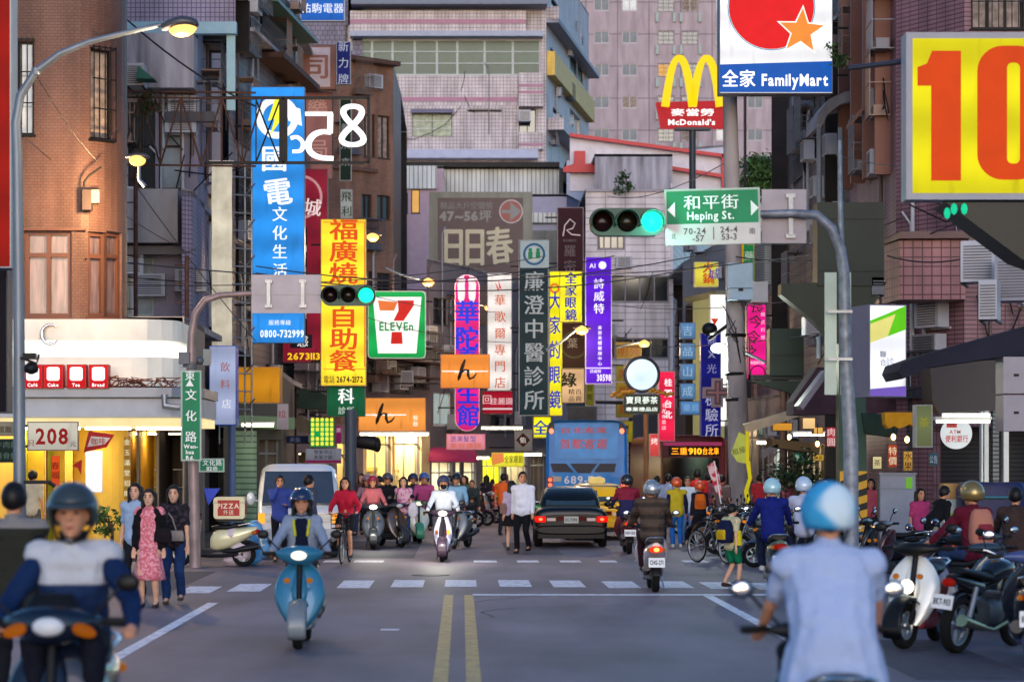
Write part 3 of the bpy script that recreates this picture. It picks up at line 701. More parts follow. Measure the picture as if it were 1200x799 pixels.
# --- C4 brown building x 345-465
brw = dict(frame=paint('#3b2a26'), pane=GLASS, nx=2)
t, pl, o = DR['C4'] = building('brown tiled block with square windows behind the reversed 85 sign', [(330, 100), (461, 104), (470, 112)], ZG(68, 102), T_TAN, [
    (426, 134, 434, 184, brw, 0), (436, 134, 440, 184, brw, 0), (443, 136, 457, 186, brw, 0), (424, 228, 436, 256, brw, 0), (442, 229, 458, 257, brw, 0), (432, 318, 438, 345, brw, 0), (442, 320, 458, 346, brw, 0), (350, 150, 372, 185, brw, 0), (350, 240, 372, 270, brw, 0), (442, 395, 458, 420, brw, 0)],
    bands=[(400, 70, 461, 75, .5, paint('#4a332c'), 0, 'cornice'), (380, 262, 440, 266, .3, paint('#5d4239'), 0), (380, 196, 440, 200, .2, paint('#5d4239'), 0)])
# rusty billboard with a 司-like panel and others over x 345-410
sign('weathered rusty sign board with a faded pale panel, high beside the blue 新力 sign', 346, 53, 394, 105, 92, '#7b5148', [('司', 372, 78, 30, '#7d4a42', 'h', {'e': 0, 'bold': .05})], 0, .4, '#5b3a33', extra=lambda t, X, Zz, k: MB().box(X(363), -.012, Zz(102), X(387), -.009, Zz(56)).build('pale_panel', paint('#a79ca6'), t))
sign('dark blue vertical sign reading 新力牌', 394, 49, 411, 99, 91, '#16257c', [('新力牌', 402.5, 74, 12, '#c9cfe8', 'v', {'pitch': 19, 'e': .5})], .45, .3)
sign('bright blue sign reading 祐駒電器 at the top of the street', 352, -6, 404, 25, 88, '#1c6ad0', [('祐駒電器', 378, 10, 11.5, '#eef4ff', 'h', {'e': .9, 'bold': .03})], .75, .3, '#9aa0a8', extra=None)
sign('faded reddish painted board behind the reversed 5', 356, 108, 390, 210, 93, '#8d5a56', [('藥局', 372, 150, 24, '#b98a80', 'v', {'e': 0, 'pitch': 50})], 0, .3, '#5b3f3a')
sign('narrow dark green hanging sign behind the reversed 8', 398, 116, 412, 212, 92, '#1f4a3c', [('新飛來', 405, 170, 10, '#d7dfe0', 'v', {'e': .2, 'pitch': 20})], .1, .2)
sign('white vertical sign reading 飛利 on the brown block', 399, 222, 413, 256, 92, '#c4ccc8', [('飛利', 406, 239, 12, '#2f4a3a', 'v', {'e': .1, 'pitch': 17})], .35, .2)
t, pl, o = building('grey lavender block glimpsed behind the blue top sign', [(325, 150), (425, 150)], ZG(-70, 150), tile('grey lavender tile', '#77758a', '#4a4858', .3, .3, .02), [(345, 20, 352, 48, dict(frame=DARK, pane=GLASS, nx=1)), (405, 30, 413, 60, dict(frame=DARK, pane=GLASS, nx=1))])
# --- C5 pinkish building with corrugated storey x 458-512
t, pl, o = building('pinkish tower wall with a corrugated top storey left of the brown billboard', [(452, 135), (520, 135)], ZG(195, 135), paint('#a38d9c', .6), [(482, 222, 492, 250, dict(frame=DARK, pane=GLASS, nx=1)), (470, 226, 478, 250, dict(frame=DARK, pane=GLASS, nx=1))], bands=[(458, 195, 512, 222, .25, CORR, 0, 'corrugated_storey'), (466, 225, 474, 330, .35, paint('#8f97a6'), 0, 'duct')])

# --- C1 white tile block with pink stripes
D1 = 150; gm = GLASSG
t, pl, o = DR['C1'] = building('white tiled block with pink stripes, green glazed veranda and a yellow side balcony', [(408, D1), (640, D1), (690, 172)], ZG(-60, D1), T_PINK, [
    (413, 14, 536, 12.9, None, 0),
    (412, 47, 633, 88, None, 0), (483, 133, 530, 160, dict(frame=DARK, pane=mat('green curtained pane', '#7f957a', .3, 0, .4, 3), nx=2, bars=STEEL, awn=paint('#7a768c')), 0), (608, 128, 628, 158, dict(frame=DARK, pane=GLASS, nx=2), 0),
    (645, 66, 662, 90, dict(frame=DARK, pane=GLASS, nx=2), 1), (668, 66, 684, 90, dict(frame=DARK, pane=GLASSG, nx=2), 1), (648, 132, 660, 160, dict(frame=DARK, pane=GLASS, nx=1), 1), (668, 134, 680, 160, dict(frame=ALUF, pane=GLASSL, nx=2), 1), (646, 6, 660, 24, dict(frame=DARK, pane=GLASS, nx=2), 1)],
    bands=[(411, 16, 616, 40, .9, T_PINK, 0, 'balcony'), (411, 26, 616, 31, .93, PINKBAND, 0, 'pink_stripe'), (411, 40, 636, 46, 1.1, paint('#8d97ae'), 0, 'eave'),
           (458, 88, 607, 124, .0001, T_PINK, 0), (458, 114, 606, 119, .03, PINKBAND, 0, 'pink_stripe'), (608, 88, 636, 127, .8, T_PINK, 0, 'balcony'), (608, 101, 636, 104.5, .83, PINKBAND, 0, 'pink_stripe'), (608, 109, 636, 112, .83, PINKBAND, 0, 'pink_stripe'),
           (458, 178, 630, 188, 1.2, paint('#9aa3c0'), 0, 'ledge'), (548, 129, 588, 131, .1, DARK, 0, 'panel_joint'), (546, 129, 548, 177, .1, paint('#8c8796'), 0, 'panel_joint'), (588, 129, 590, 177, .1, paint('#8c8796'), 0, 'panel_joint'),
           (608, 157, 636, 177, .8, T_PINK, 0, 'balcony'), (608, 170, 636, 173, .83, PINKBAND, 0, 'pink_stripe')])
def onpl(pl, o, px, py, seg=None):
    u, Y = pl.hit(px, seg); return u, ZG(py, Y), Y
# green glass panes, each its own
xs = [412, 436, 460, 486, 512, 536, 568, 601, 633]
for a_, b_ in zip(xs, xs[1:]):
    u0 = pl.hit(a_, 0)[0]; u1 = pl.hit(b_, 0)[0]; window(t, pl, u0, ZG(88, D1), u1, ZG(47, D1), o, dict(frame=paint('#9aa5a8', .4), pane=GLASSG, nx=1, nz=3, th=.1, fw=.07))
YEL = mat('yellow side tiles', '#c9a94e', .5, 0, .2, 2)
def sidebox(t, pl, o, x0, y0, x1, y1, out, m, nm):
    u0, Ya = pl.hit(x0, 1); u1, Yb = pl.hit(x1, 1); M = pl.frame((u0 + u1) / 2, ZG(y1, (Ya + Yb) / 2), o)
    MB().box(-(u1 - u0) / 2, -out, 0, (u1 - u0) / 2, .1, ZG(y0, (Ya + Yb) / 2) - ZG(y1, (Ya + Yb) / 2)).build(nm, m, t, uv=True, M=M)
sidebox(t, pl, o, 641, 92, 689, 118, .5, YEL, 'yellow_balcony'); sidebox(t, pl, o, 642, 165, 690, 178, 1.0, T_PINK, 'side_balcony'); sidebox(t, pl, o, 640, 28, 668, 45, .8, T_PINK, 'side_balcony')
sidebox(t, pl, o, 640, 58, 690, 62, .8, paint('#8b8fa4'), 'side_eave')
# dark sun shade at the very top
MB().box(XG(413, D1) - o[0], -2.0, ZG(12, D1), XG(640, D1) - o[0], -.2, ZG(3, D1)).build('roof_shade', paint('#5f6a80'), t)
# corrugated rooftop sheds below C1
t, pl, o = building('pale corrugated rooftop sheds below the striped block', [(468, 140), (655, 140), (700, 150)], ZG(196, 140), CORR, [(660, 215, 672, 240, None, 1)], bands=[(470, 192, 655, 197, .8, DARK, 0, 'painted_eave_shadow')])  # dark strip stands in for the shade in the gap below the ledge
t, pl, o = building('blue grey lean-to roof block right of the brown billboard', [(622, 134), (664, 134), (690, 140)], ZG(228, 134), paint('#8a8ca8'), bands=[(622, 250, 660, 262, .3, CORR, 0), (622, 270, 655, 330, .05, SHUT, 0)])

# --- C2 far apartment tower
D2 = 235; aw = dict(frame=paint('#a9a6ac'), pane=mat('apartment pane', '#5f6e7a', .35, 0, .5, .35, spec=.3), nx=2, fw=.08, th=.1); ops = []
for r_ in range(-1, 6):
    y = 5 + 38 * r_
    for x in (705, 738): ops.append((x - 9, y - 6, x + 9, y + 8, aw, 1))
    for x in (780, 808): ops.append((x - 9, y - 6, x + 10, y + 9, dict(aw, pane=GLASS, bars=True, bp=.5), 1))
    for x in (885, 848): ops.append((x - 9, y - 6, x + 9, y + 8, aw, 1))
for r_ in range(0, 5): ops.append((655, 8 + 38 * r_, 664, 18 + 38 * r_, aw, 0))
t, pl, o = building('tall dusty pink apartment tower with a grid of pale windows, far behind', [(632, 246), (676, D2), (915, D2), (917, 260)], ZG(-80, D2), T_APT, ops, back=20)
for r_ in range(-1, 6):
    y = 5 + 38 * r_
    for x in (770, 790, 798, 820):
        u = pl.hit(x, 1)[0]; MB().cbox(0, -.15, 0, .3, .3, 3.6 / K(D2) * 3).build('pilaster', paint('#8fa0a0'), t, M=pl.frame(u, ZG(y + 16, D2), o))
# --- C3 white siding building, dark block, red-trimmed restaurant roof
D3 = 120; dk = dict(frame=paint('#6a6870'), pane=GLASS, nx=4, fw=.07)
t, pl, o = DR['C3'] = building('white strip-tiled corner block with dark window bands behind the right signal', [(686, D3), (786, D3), (832, 150)], ZG(222, D3), T_WSID, [
    (716, 323, 784, 354, dk, 0), (700, 396, 784, 420, dk, 0), (788, 322, 800, 352, dict(dk, nx=2), 1), (803, 322, 814, 350, dict(dk, nx=2), 1), (700, 262, 732, 292, dk, 0)],
    bands=[(686, 222, 786, 225, .15, paint('#8a8896'), 0, 'coping'), (786, 215, 788, 500, .12, paint('#b0adba'), 0, 'corner_pilaster')])
t, pl, o = building('dark weathered concrete rooftop block above the white tiled building', [(697, 128), (788, 128)], ZG(181, 128), CONCD, z0=ZG(226, 128), back=4)
t, pl, o = building('white restaurant roof wall with red trim below the arches sign', [(664, 138), (852, 132)], ZG(178, 135), paint('#c3c0cc'), z0=ZG(240, 135), back=6, bands=[])
a = thing('roof_trim', 'red metal trim along the white restaurant roof', 'roof trim', W(668, 240, 131)); q = a.location
mb = MB()
for pts in ([(668, 156), (852, 181), (852, 185), (668, 160)], [(846, 181), (852, 181), (852, 222), (846, 222)], [(788, 195), (846, 204), (846, 208), (788, 199)], [(673, 177), (686, 177), (686, 192), (698, 192), (698, 202), (660, 202), (660, 196), (673, 192)]):
    mb.prism([(XG(x, 131) - q.x, ZG(y, 131) - q.z) for x, y in pts][::-1], 0, .4)
mb.build('red_profile', paint('#b3202c', .4), a)
mb = MB(); mb.prism([(XG(x, 131.5) - q.x, ZG(y, 131.5) - q.z) for x, y in [(668, 158), (850, 183), (850, 224), (668, 224)]][::-1], .55, .9); mb.build('gable_panel', paint('#c3c0cc'), a)
# grey mid block between (x 788-900), y 220-470
t, pl, o = DR['MB'] = building('grey shopping block with louvred side behind the utility pole', [(800, 112), (850, 100), (905, 96)], ZG(280, 100), paint('#77727c'), [(856, 440, 890, 470, dk, 1)], bands=[(880, 290, 904, 335, .3, SHUT, 1, 'louvres'), (806, 430, 846, 440, .5, paint('#5b565c'), 0)])
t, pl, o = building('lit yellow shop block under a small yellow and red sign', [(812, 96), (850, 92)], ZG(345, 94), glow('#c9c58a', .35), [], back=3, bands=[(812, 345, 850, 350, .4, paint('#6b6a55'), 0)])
# right: plum tiled block beyond
t, pl, o = DR['PL'] = building('plum tiled block behind the pink vertical sign', [(880, 92), (955, 78)], ZG(335, 84), tile('plum small tile', '#73596a', '#4a3a48', .22, .22, .018), [(896, 380, 912, 420, dk)], back=14)

# --- R2 charcoal tile block with curved eave (x 930-1000)
t, pl, o = DR['R2'] = building('charcoal tiled narrow block with a curved concrete eave right of the tall white sign', [(925, 76), (958, 70), (1000, 64)], ZG(-60, 66), T_DARK, z0=ZG(445, 70), ops=[(962, 20, 975, 60, cage, 1), (978, 20, 990, 90, dict(frame=STEEL, pane=GLASSL, nx=1), 1), (930, 130, 945, 210, cage, 0)])
a = thing('curved_eave', 'weathered curved concrete eave under the tall white shop sign', 'eave', W(957, 150, 63)); q = a.location
MB().prism([(XG(x, 63) - q.x, ZG(y, 63) - q.z) for x, y in [(957, 150), (960, 132), (972, 116), (990, 108), (1000, 106), (1000, 118), (985, 122), (970, 134), (962, 150)]][::-1], 0, 2.).build('concrete_curve', CONC, a)
for px in (960, 985): 
    a = thing('drain_pipe', 'blue grey drain pipe running down the charcoal wall at its %s side' % ('inner' if px == 960 else 'outer'), 'pipe', W(px, 420, 62)); MB().tube([(0, 0, 0), (0, 0, 270 / K(62))], .07, 8).build('pipe', paint('#6d7683', .5), a)
# --- R1 big plum/rose tile building
fin = paint('#6f4a3f', .6)
t, pl, o = DR['R1'] = building('tall rose tiled block with brown stone fins over the right-hand shops', [(996, 64), (1050, 54), (1130, 52), (1260, 52)], ZG(-80, 56), T_RED, [
    (1003, -30, 1012, 130, dict(frame=DARK, pane=GLASS, nx=1, nz=3), 0), (1018, -30, 1026, 110, dict(frame=DARK, pane=GLASS, nx=1, nz=3), 0), (1034, -30, 1041, 100, dict(frame=DARK, pane=GLASS, nx=1, nz=3), 0),
    (1004, 150, 1012, 210, dict(frame=DARK, pane=GLASSL, nx=1, nz=2), 0), (1019, 140, 1027, 210, dict(frame=DARK, pane=GLASSL, nx=1, nz=2), 0), (1035, 128, 1042, 180, dict(frame=DARK, pane=GLASSL, nx=1, nz=2), 0),
    (1138, -60, 1200, 34, dict(frame=DARK, pane=GLASS, nx=3, bars=True), 2), (1040, 305, 1049, 340, dict(frame=DARK, pane=GLASS, nx=1), 0),
    (1075, 500, 1150, 655, None, 2), (1155, 500, 1230, 655, None, 2)], bm=CONC)
for x, y0, y1 in ((998, -60, 222), (1013, -60, 215), (1028, -60, 210), (1043, -60, 205)):
    u, Y = pl.hit(x, 0); MB().box(-.12, -.35, 0, .12, .02, (y1 - y0) / K(Y)).build('stone_fin', fin, t, M=pl.frame(u, ZG(y1, Y), o))
MB().prism([(XG(x, 57) - o[0], ZG(y, 57)) for x, y in [(998, 147), (1050, 88), (1050, 83), (998, 142)]], -6.6, -6.2).build('sloping_sill', fin, t)
u, Y = 0, 51.6
MB().prism([(XG(1037, 52) - o[0], 52.6 - o[1]), (XG(1055, 51) - o[0], 51.0 - o[1]), (XG(1135, 51) - o[0], 50.9 - o[1]), (XG(1150, 51) - o[0], 52.5 - o[1])], ZG(282, 51.5), ZG(274, 51.5), axis='z').build('ledge', paint('#4f3438'), t)
MB().prism([(XG(1040, 52) - o[0], 52.7 - o[1]), (XG(1057, 51) - o[0], 51.25 - o[1]), (XG(1133, 51) - o[0], 51.15 - o[1]), (XG(1147, 51) - o[0], 52.6 - o[1])], ZG(352, 51.5), ZG(283, 51.5), axis='z').build('curved_bay', T_RED2, t, uv=True)
# dark interior shops of R1
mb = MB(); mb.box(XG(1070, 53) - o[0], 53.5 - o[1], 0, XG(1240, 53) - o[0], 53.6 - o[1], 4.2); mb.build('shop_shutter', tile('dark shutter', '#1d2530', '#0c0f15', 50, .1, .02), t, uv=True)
for px, ww in ((1155, 5), (1166, 7), (1178, 6), (1150, 2)):
    MB().cbox(XG(px, 50.4) - o[0], 50.4 - o[1], ZG(560, 50.4), ww / K(50.4), .2, 190 / K(50.4)).build('white_column', SHUT if px == 1166 else paint('#d5d8d0', .5), t, uv=True)

# --- left street-level shops from x 345 to 640 (bending to the right)
blk = dict(frame=DARK, pane=GLASS, nx=2)
t, pl, o = DR['CS'] = building('old block with rusty balcony rails above the orange shop board', [(345, 80), (425, 84), (505, 90)], ZG(395, 84), paint('#6b5f66', .7), [
    (350, 470, 376, 486, blk, 0), (432, 425, 450, 458, cage, 1), (458, 428, 480, 460, cage, 1), (485, 425, 500, 455, cage, 1),
    (350, 530, 388, 612, dict(shop='#7a6a5a', e=.35, light='#ffe9b8', goods=['#8a2f2a', '#b8b09a', '#4a5a52', '#a98a3a'], n=14), 0),
    (395, 520, 418, 612, dict(shop='#d9c99a', e=6, light='#ffe2a0', goods=['#8a6f3a', '#b3a070']), 0),
    (428, 508, 458, 608, dict(shop='#f0dca4', e=11, light='#ffe7ae', goods=['#d9b96a', '#efe2bd'], depth=1.2), 1), (461, 508, 492, 608, dict(shop='#f3e4ba', e=11, light='#ffe7ae', goods=['#e2cfa0', '#c9a868'], n=5, depth=1.2), 1)],
    bands=[(430, 405, 505, 408, .5, RUST, 1, 'balcony_rail'), (430, 440, 505, 442, .6, RUST, 1, 'balcony_rail'), (430, 422, 505, 424, .6, RUST, 1, 'balcony_rail'), (425.5, 506, 428, 606, .06, paint('#e2cf9a'), 1, 'painted_lit_pillar'), (458, 506, 461, 608, .06, paint('#e2cf9a'), 1, 'painted_lit_pillar'), (492, 506, 502, 606, .06, paint('#e2cf9a'), 1, 'painted_lit_pillar')])  # pillars painted bright cream, as if lit by the shops
t, pl, o = DR['CF'] = building('block behind the foot massage sign with a lit shop row', [(500, 92), (560, 97), (645, 110)], ZG(318, 98), paint('#5f5a63', .7), [
    (508, 350, 525, 380, blk, 0), (575, 488, 600, 500, blk, 1), (508, 460, 530, 498, dict(frame=WHITE, pane=glow('#cfe0dc', .5), nx=2), 0),
    (506, 542, 530, 602, dict(shop='#e6dcc4', e=8, light='#fff4d6', goods=['#9a6a4a', '#d8c9b0', '#5a6a6a']), 0), (534, 542, 558, 602, dict(shop='#e6dcc4', e=8, light='#fff4d6', goods=['#6a4a3a', '#d8c9b0', '#a35a4a']), 0),
    (566, 535, 590, 600, dict(shop='#e6e01c', e=8, light='#ffffb0', goods=['#e6e03a', '#c9c02a']), 1), (594, 535, 618, 598, dict(shop='#b7ad92', e=5, light='#fff0c8', goods=['#4a5a3a', '#8a7a6a', '#a33']), 1), (622, 535, 640, 596, dict(shop='#8a7a6a', e=.5, light='#fff0c8', goods=['#4a3a3a', '#8a7a6a']), 1)])
# right street-level arcade x 740-1000
t, pl, o = DR['RA'] = building('row of lit arcade shops behind the parked motorcycles on the right', [(740, 118), (790, 104), (850, 92), (905, 82), (1000, 66)], ZG(470, 90), paint('#6b6266', .7), [
    (745, 535, 775, 596, dict(shop='#dfe6d2', e=8, goods=['#d8cfae', '#a8483f', '#5a7a6a']), 0), (860, 500, 903, 606, dict(shop='#9a8a7a', e=4, goods=['#a33a3a', '#6a8a7a', '#b8a040'], n=16), 2), (907, 515, 928, 612, dict(shop='#afc0b0', e=6, light='#eaffea', goods=['#b8bfae', '#8a9a8a'], n=4, depth=1.2), 3),
    (930, 520, 985, 622, dict(shop='#8a7a64', e=5, light='#ffe0a0', goods=['#a86a3a', '#7a3a3a', '#b8a080'], n=14), 3), (795, 545, 845, 600, dict(shop='#8a6060', e=4, goods=['#a33a3a', '#7a3a4a', '#b8a040'], n=14), 1)], back=2.)
# far end of the street
t, pl, o = building('far end block with dim windows closing the street view', [(640, 165), (800, 165)], ZG(410, 165), paint('#6d6873'), [(735, 440, 790, 470, dict(frame=DARK, pane=GLASS, nx=5)), (735, 490, 790, 520, dict(shop='#d8d0ba', e=8))])

# --- wall clutter: cages, pipes, condensers and cables belong to their walls
def dress(tpo, x0, x1, y0, y1, seg, n, seed, kinds='acpl'):
    t, pl, o = tpo; r = random.Random(seed)
    for i in range(n):
        px = r.uniform(x0, x1); py = r.uniform(y0, y1); u, Y = pl.hit(px, seg)
        if not (.2 < u < pl.s[-1] - .2): continue
        M = pl.frame(u, ZG(py, Y), o); kd = r.choice(kinds)
        if kd == 'a':
            if 'ac' not in WC:
                WC['ac'] = MB().box(-.4, -.36, 0, .4, -.05, .58).box(-.42, -.05, -.03, .42, 0, .02).mesh('air_conditioner', paint('#9c9ea8')); mb = MB()
                for j in range(9): mb.box(-.3, -.375, .06 + j * .055, .3, -.361, .085 + j * .055)
                WC['acg'] = mb.mesh('grille', paint('#4a4b52'))
            x = link('air_conditioner', WC['ac'], t, M); link('grille', WC['acg'], x)
        elif kd == 'c':
            key = 'cage%d' % r.randrange(3)
            if key not in WC:
                mb = MB(); w_, h_ = (1.2, 1.5, .9)[int(key[-1])], (1.3, 1.0, 1.5)[int(key[-1])]
                for j in range(9): x_ = -w_ / 2 + w_ * j / 8; mb.cbox(x_, -.5, h_ / 2, .022, .022, h_)
                for z_ in (0, h_ / 2, h_):
                    mb.cbox(0, -.5, z_, w_, .03, .03)
                    for x_ in (-w_ / 2, w_ / 2): mb.cbox(x_, -.25, z_, .025, .5, .025)
                mb.box(-w_ / 2, -.52, h_, w_ / 2, 0, h_ + .03); mb.box(-w_ / 2 + .1, -.4, 0, w_ / 2 - .1, -.1, .25); WC[key] = mb.mesh('window_cage', paint(('#5a5c66', '#3f4048', '#6b5a52')[int(key[-1])], .5, .3))
            link('window_cage', WC[key], t, M)
        elif kd == 'p':
            L = r.uniform(1.5, 5); MB().tube([(0, -.08, 0), (0, -.08, L), (r.choice((-.3, .3)), -.08, L + .3)], r.choice((.03, .05)), 6).build('drain_pipe', paint(r.choice(('#7b7f8a', '#5a4a48', '#9a9ca4'))), t, M=M)
        elif kd == 'l':
            mb = MB(); a_ = Vector((0, -.15, 0)); b_ = Vector((r.uniform(-2.5, 2.5), -.2, r.uniform(-2, 2)))
            mb.tube([a_, (a_ + b_) / 2 - Vector((0, 0, .25)), b_], .018, 4); mb.build('loose_cable', DARK, t, M=M)
for args in ((DR['L2'], 140, 230, 0, 380, 0, 22, 1), (DR['L2'], 234, 266, 0, 420, 1, 14, 2), (DR['L3'], 275, 345, 0, 470, 0, 46, 3, 'accpl'), (DR['C4'], 345, 455, 90, 420, 0, 18, 4), (DR['C1'], 470, 600, 100, 170, 0, 5, 6, 'apl'), (DR['C1'], 644, 688, 40, 180, 1, 12, 21, 'acp'), (DR['R2'], 930, 956, 20, 420, 0, 16, 7), (DR['R2'], 960, 996, 20, 420, 1, 20, 8),
             (DR['R1'], 1000, 1046, 60, 440, 0, 14, 9), (DR['R1'], 1056, 1128, 380, 480, 1, 8, 10), (DR['R1'], 1140, 1240, 240, 470, 2, 26, 11, 'acpl'), (DR['C3'], 700, 784, 240, 460, 0, 10, 12, 'apl'), (DR['C3'], 788, 830, 240, 460, 1, 12, 13), (DR['CS'], 350, 422, 400, 500, 0, 14, 14), (DR['CS'], 428, 500, 400, 460, 1, 14, 15), (DR['CF'], 505, 555, 330, 530, 0, 12, 16), (DR['CF'], 562, 640, 330, 520, 1, 12, 17), (DR['RA'], 745, 990, 475, 520, None, 16, 18, 'apl'), (DR['PL'], 885, 950, 345, 450, 0, 12, 19), (DR['MB'], 805, 900, 290, 460, None, 14, 20)):
    dress(*args)
# road wear
PT = mat('darker asphalt patch', '#4b4750', .75, 0, .3, 6, bump=.4, bscale=60); CR = paint('#1e1c20', .9)
for i, (x0, y0, x1, y1) in enumerate(((-3.3, 50, -1.0, 61), (4.2, 22, 5.4, 27), (1.0, 52, 2.2, 60), (-6.2, 36, -4.5, 44))):
    flat('road_patch', x0, y0, x1, y1, PT, .002)
for i in range(12):
    mb = MB(); x, y = R.uniform(-6, 7), R.uniform(16, 55); p0 = Vector((x, y)); dr = R.uniform(0, 3.14)
    for j in range(9):
        dr += R.uniform(-.5, .5); p1 = p0 + Vector((cos(dr), sin(dr))) * R.uniform(.2, .6); n_ = Vector((-(p1 - p0).y, (p1 - p0).x)).normalized() * .012
        mb.quad((p0.x - n_.x, p0.y - n_.y, .0030), (p0.x + n_.x, p0.y + n_.y, .0030), (p1.x + n_.x, p1.y + n_.y, .0030), (p1.x - n_.x, p1.y - n_.y, .0030)); p0 = p1
    kind(mb.build('road_crack', CR), 'structure')
# ================================================================ SIGNS
def deco(fn): return fn
def disc(t, cx_, cz_, r, col, e, y=-.011, n=32, nm='disc', r2=None):
    mb = MB(); mb.prism(circ(cx_, cz_, r, n, r2), y, y + .002); return mb.build(nm, glow(col, e) if e else paint(col), t)
def ring(t, cx_, cz_, r, th, col, e, y=-.013, nm='ring', n=32):
    mb = MB(); a = circ(cx_, cz_, r, n); b = circ(cx_, cz_, r - th, n)
    mb.add([(x, y, z) for x, z in a + b], [(i, (i + 1) % n, n + (i + 1) % n, n + i) for i in range(n)]); return mb.build(nm, glow(col, e) if e else paint(col), t)
def poly(t, pts, col, e, y=-.012, nm='motif'):
    a = sum(pts[i][0] * pts[(i + 1) % len(pts)][1] - pts[(i + 1) % len(pts)][0] * pts[i][1] for i in range(len(pts)))
    if a < 0: pts = pts[::-1]
    mb = MB(); mb.prism(pts, y, y + .002); return mb.build(nm, glow(col, e) if e else paint(col), t)

# blue electronics sign
def blue_x(t, X, Z, k):
    ring(t, X(325), Z(138), 25 / k, 8 / k, '#f4fbff', 1.1); poly(t, [(X(x), Z(y)) for x, y in ((322, 117), (336, 113), (328, 133), (335, 133), (316, 160), (322, 140), (314, 142))], '#f2ee3a', 1.1, -.016, 'lightning_bolt')
    poly(t, [(X(x), Z(y)) for x, y in ((334, 122), (352, 128), (354, 148), (338, 142))], '#f4fbff', 1.1, -.018, 'fin_motif')
sign('tall bright blue vertical lightbox sign with a white ring logo reading 電 文化生活', 294, 102, 357, 402, 66, '#2a8fe6', [
    ('國', 322, 186, 30, '#f4fbff', 'h', {'bold': .05, 'e': 1.1}), ('電', 326, 225, 32, '#f4fbff', 'h', {'bold': .05, 'e': 1.1, 'tilt': -8}), ('文化生活', 328, 284, 17, '#f4fbff', 'v', {'pitch': 22, 'bold': .03, 'e': 1.1}),
    ('服務專線', 328, 378, 6, '#f4fbff', 'h', {'e': 1}), ('0800-732999', 331, 391, 11, '#f4fbff', 'h', {'width': 52, 'bold': .03, 'e': 1.1})], 1.0, .35, '#2c6ea8', 'l', 20, extra=blue_x, tvar=.14)
# reversed 85 neon frame in front
a = thing('reversed_letter_sign', 'open steel frame holding white channel letters 85 seen from behind', 'sign', W(365, 192, 58)); q = a.location; k = K(58); mb = MB()
fx = lambda px: (px - 365) / k
fz = lambda py: (192 - py) / k
for x in (332, 432): mb.cbox(fx(x), 0, fz(153), .07, .07, 76 / k)
for y in (115, 191): mb.cbox(fx(338), 0, fz(y), 190 / k, .07, .07)
mb.cbox(fx(332), .02, fz(153), .2, .06, 74 / k)
for x in (300, 358, 390): mb.cbox(fx(x), .02, fz(153), .03, .03, 76 / k)
mb.tube([(fx(300), .03, fz(190)), (fx(328), .03, fz(117))], .02, 6); mb.tube([(fx(300), .03, fz(117)), (fx(328), .03, fz(190))], .02, 6)
mb.build('steel_frame', DARK, a)
wm = glow('#ffffff', 1.5, 0)
def stroke(pts, r, nm):
    mb = MB(); n = len(pts); L = []; Rr = []
    for i, (x, y) in enumerate(pts):
        x0, y0 = pts[max(i - 1, 0)]; x1, y1 = pts[min(i + 1, n - 1)]; dx, dy = x1 - x0, y1 - y0; h = hypot(dx, dy) or 1
        w_ = r * (.72 + .35 * abs(dy / h)); L.append((fx(x) - dy / h * w_ / k, fz(y) - dx / h * w_ / k)); Rr.append((fx(x) + dy / h * w_ / k, fz(y) + dx / h * w_ / k))
    for i in range(n - 1):
        (a0, a1), (b0, b1), (c0, c1), (d0, d1) = L[i], L[i + 1], Rr[i + 1], Rr[i]
        for y_, fl in ((-.16, 0), (-.04, 1)):
            mb.add([(a0, y_, a1), (b0, y_, b1), (c0, y_, c1), (d0, y_, d1)], [(0, 1, 2, 3)])
        mb.add([(a0, -.16, a1), (b0, -.16, b1), (b0, -.04, b1), (a0, -.04, a1)], [(0, 1, 2, 3)]); mb.add([(d0, -.16, d1), (c0, -.16, c1), (c0, -.04, c1), (d0, -.04, d1)], [(0, 1, 2, 3)])
    mb.build(nm, wm, a)
e8 = []
for i in range(49):
    t_ = 2 * pi * i / 48; s_ = sin(t_); sc_ = 11.5 if cos(t_) > 0 else 13.5
    e8.append((412 + sc_ * sin(2 * t_) * .95 + 1.5, 146 - 22.5 * cos(t_) + 2))
stroke(e8, 3.3, 'letter')
def smooth(p, sub=5):
    o = []
    for i in range(len(p) - 1):
        a, b, c, d = p[max(i - 1, 0)], p[i], p[i + 1], p[min(i + 2, len(p) - 1)]
        for j in range(sub):
            t_ = j / sub; o.append(tuple(.5 * (2 * b[q] + (c[q] - a[q]) * t_ + (2 * a[q] - 5 * b[q] + 4 * c[q] - d[q]) * t_ ** 2 + (3 * b[q] - a[q] - 3 * c[q] + d[q]) * t_ ** 3) for q in (0, 1)))
    return o + [p[-1]]
stroke([(358, 134.5), (370, 134.5), (390, 134.5)], 2.8, 'letter')
stroke([(387.5, 134), (387.3, 145), (387, 157)], 3.0, 'letter')
stroke(smooth([(388, 156), (377, 155.5), (367, 160), (361.5, 170), (365, 180), (376, 185.5), (391, 186.5)]), 3.4, 'letter')
stroke(smooth([(341, 163), (348, 161.5), (354, 166), (355.5, 172), (352, 177.5), (343, 178.5)]), 2.3, 'letter')
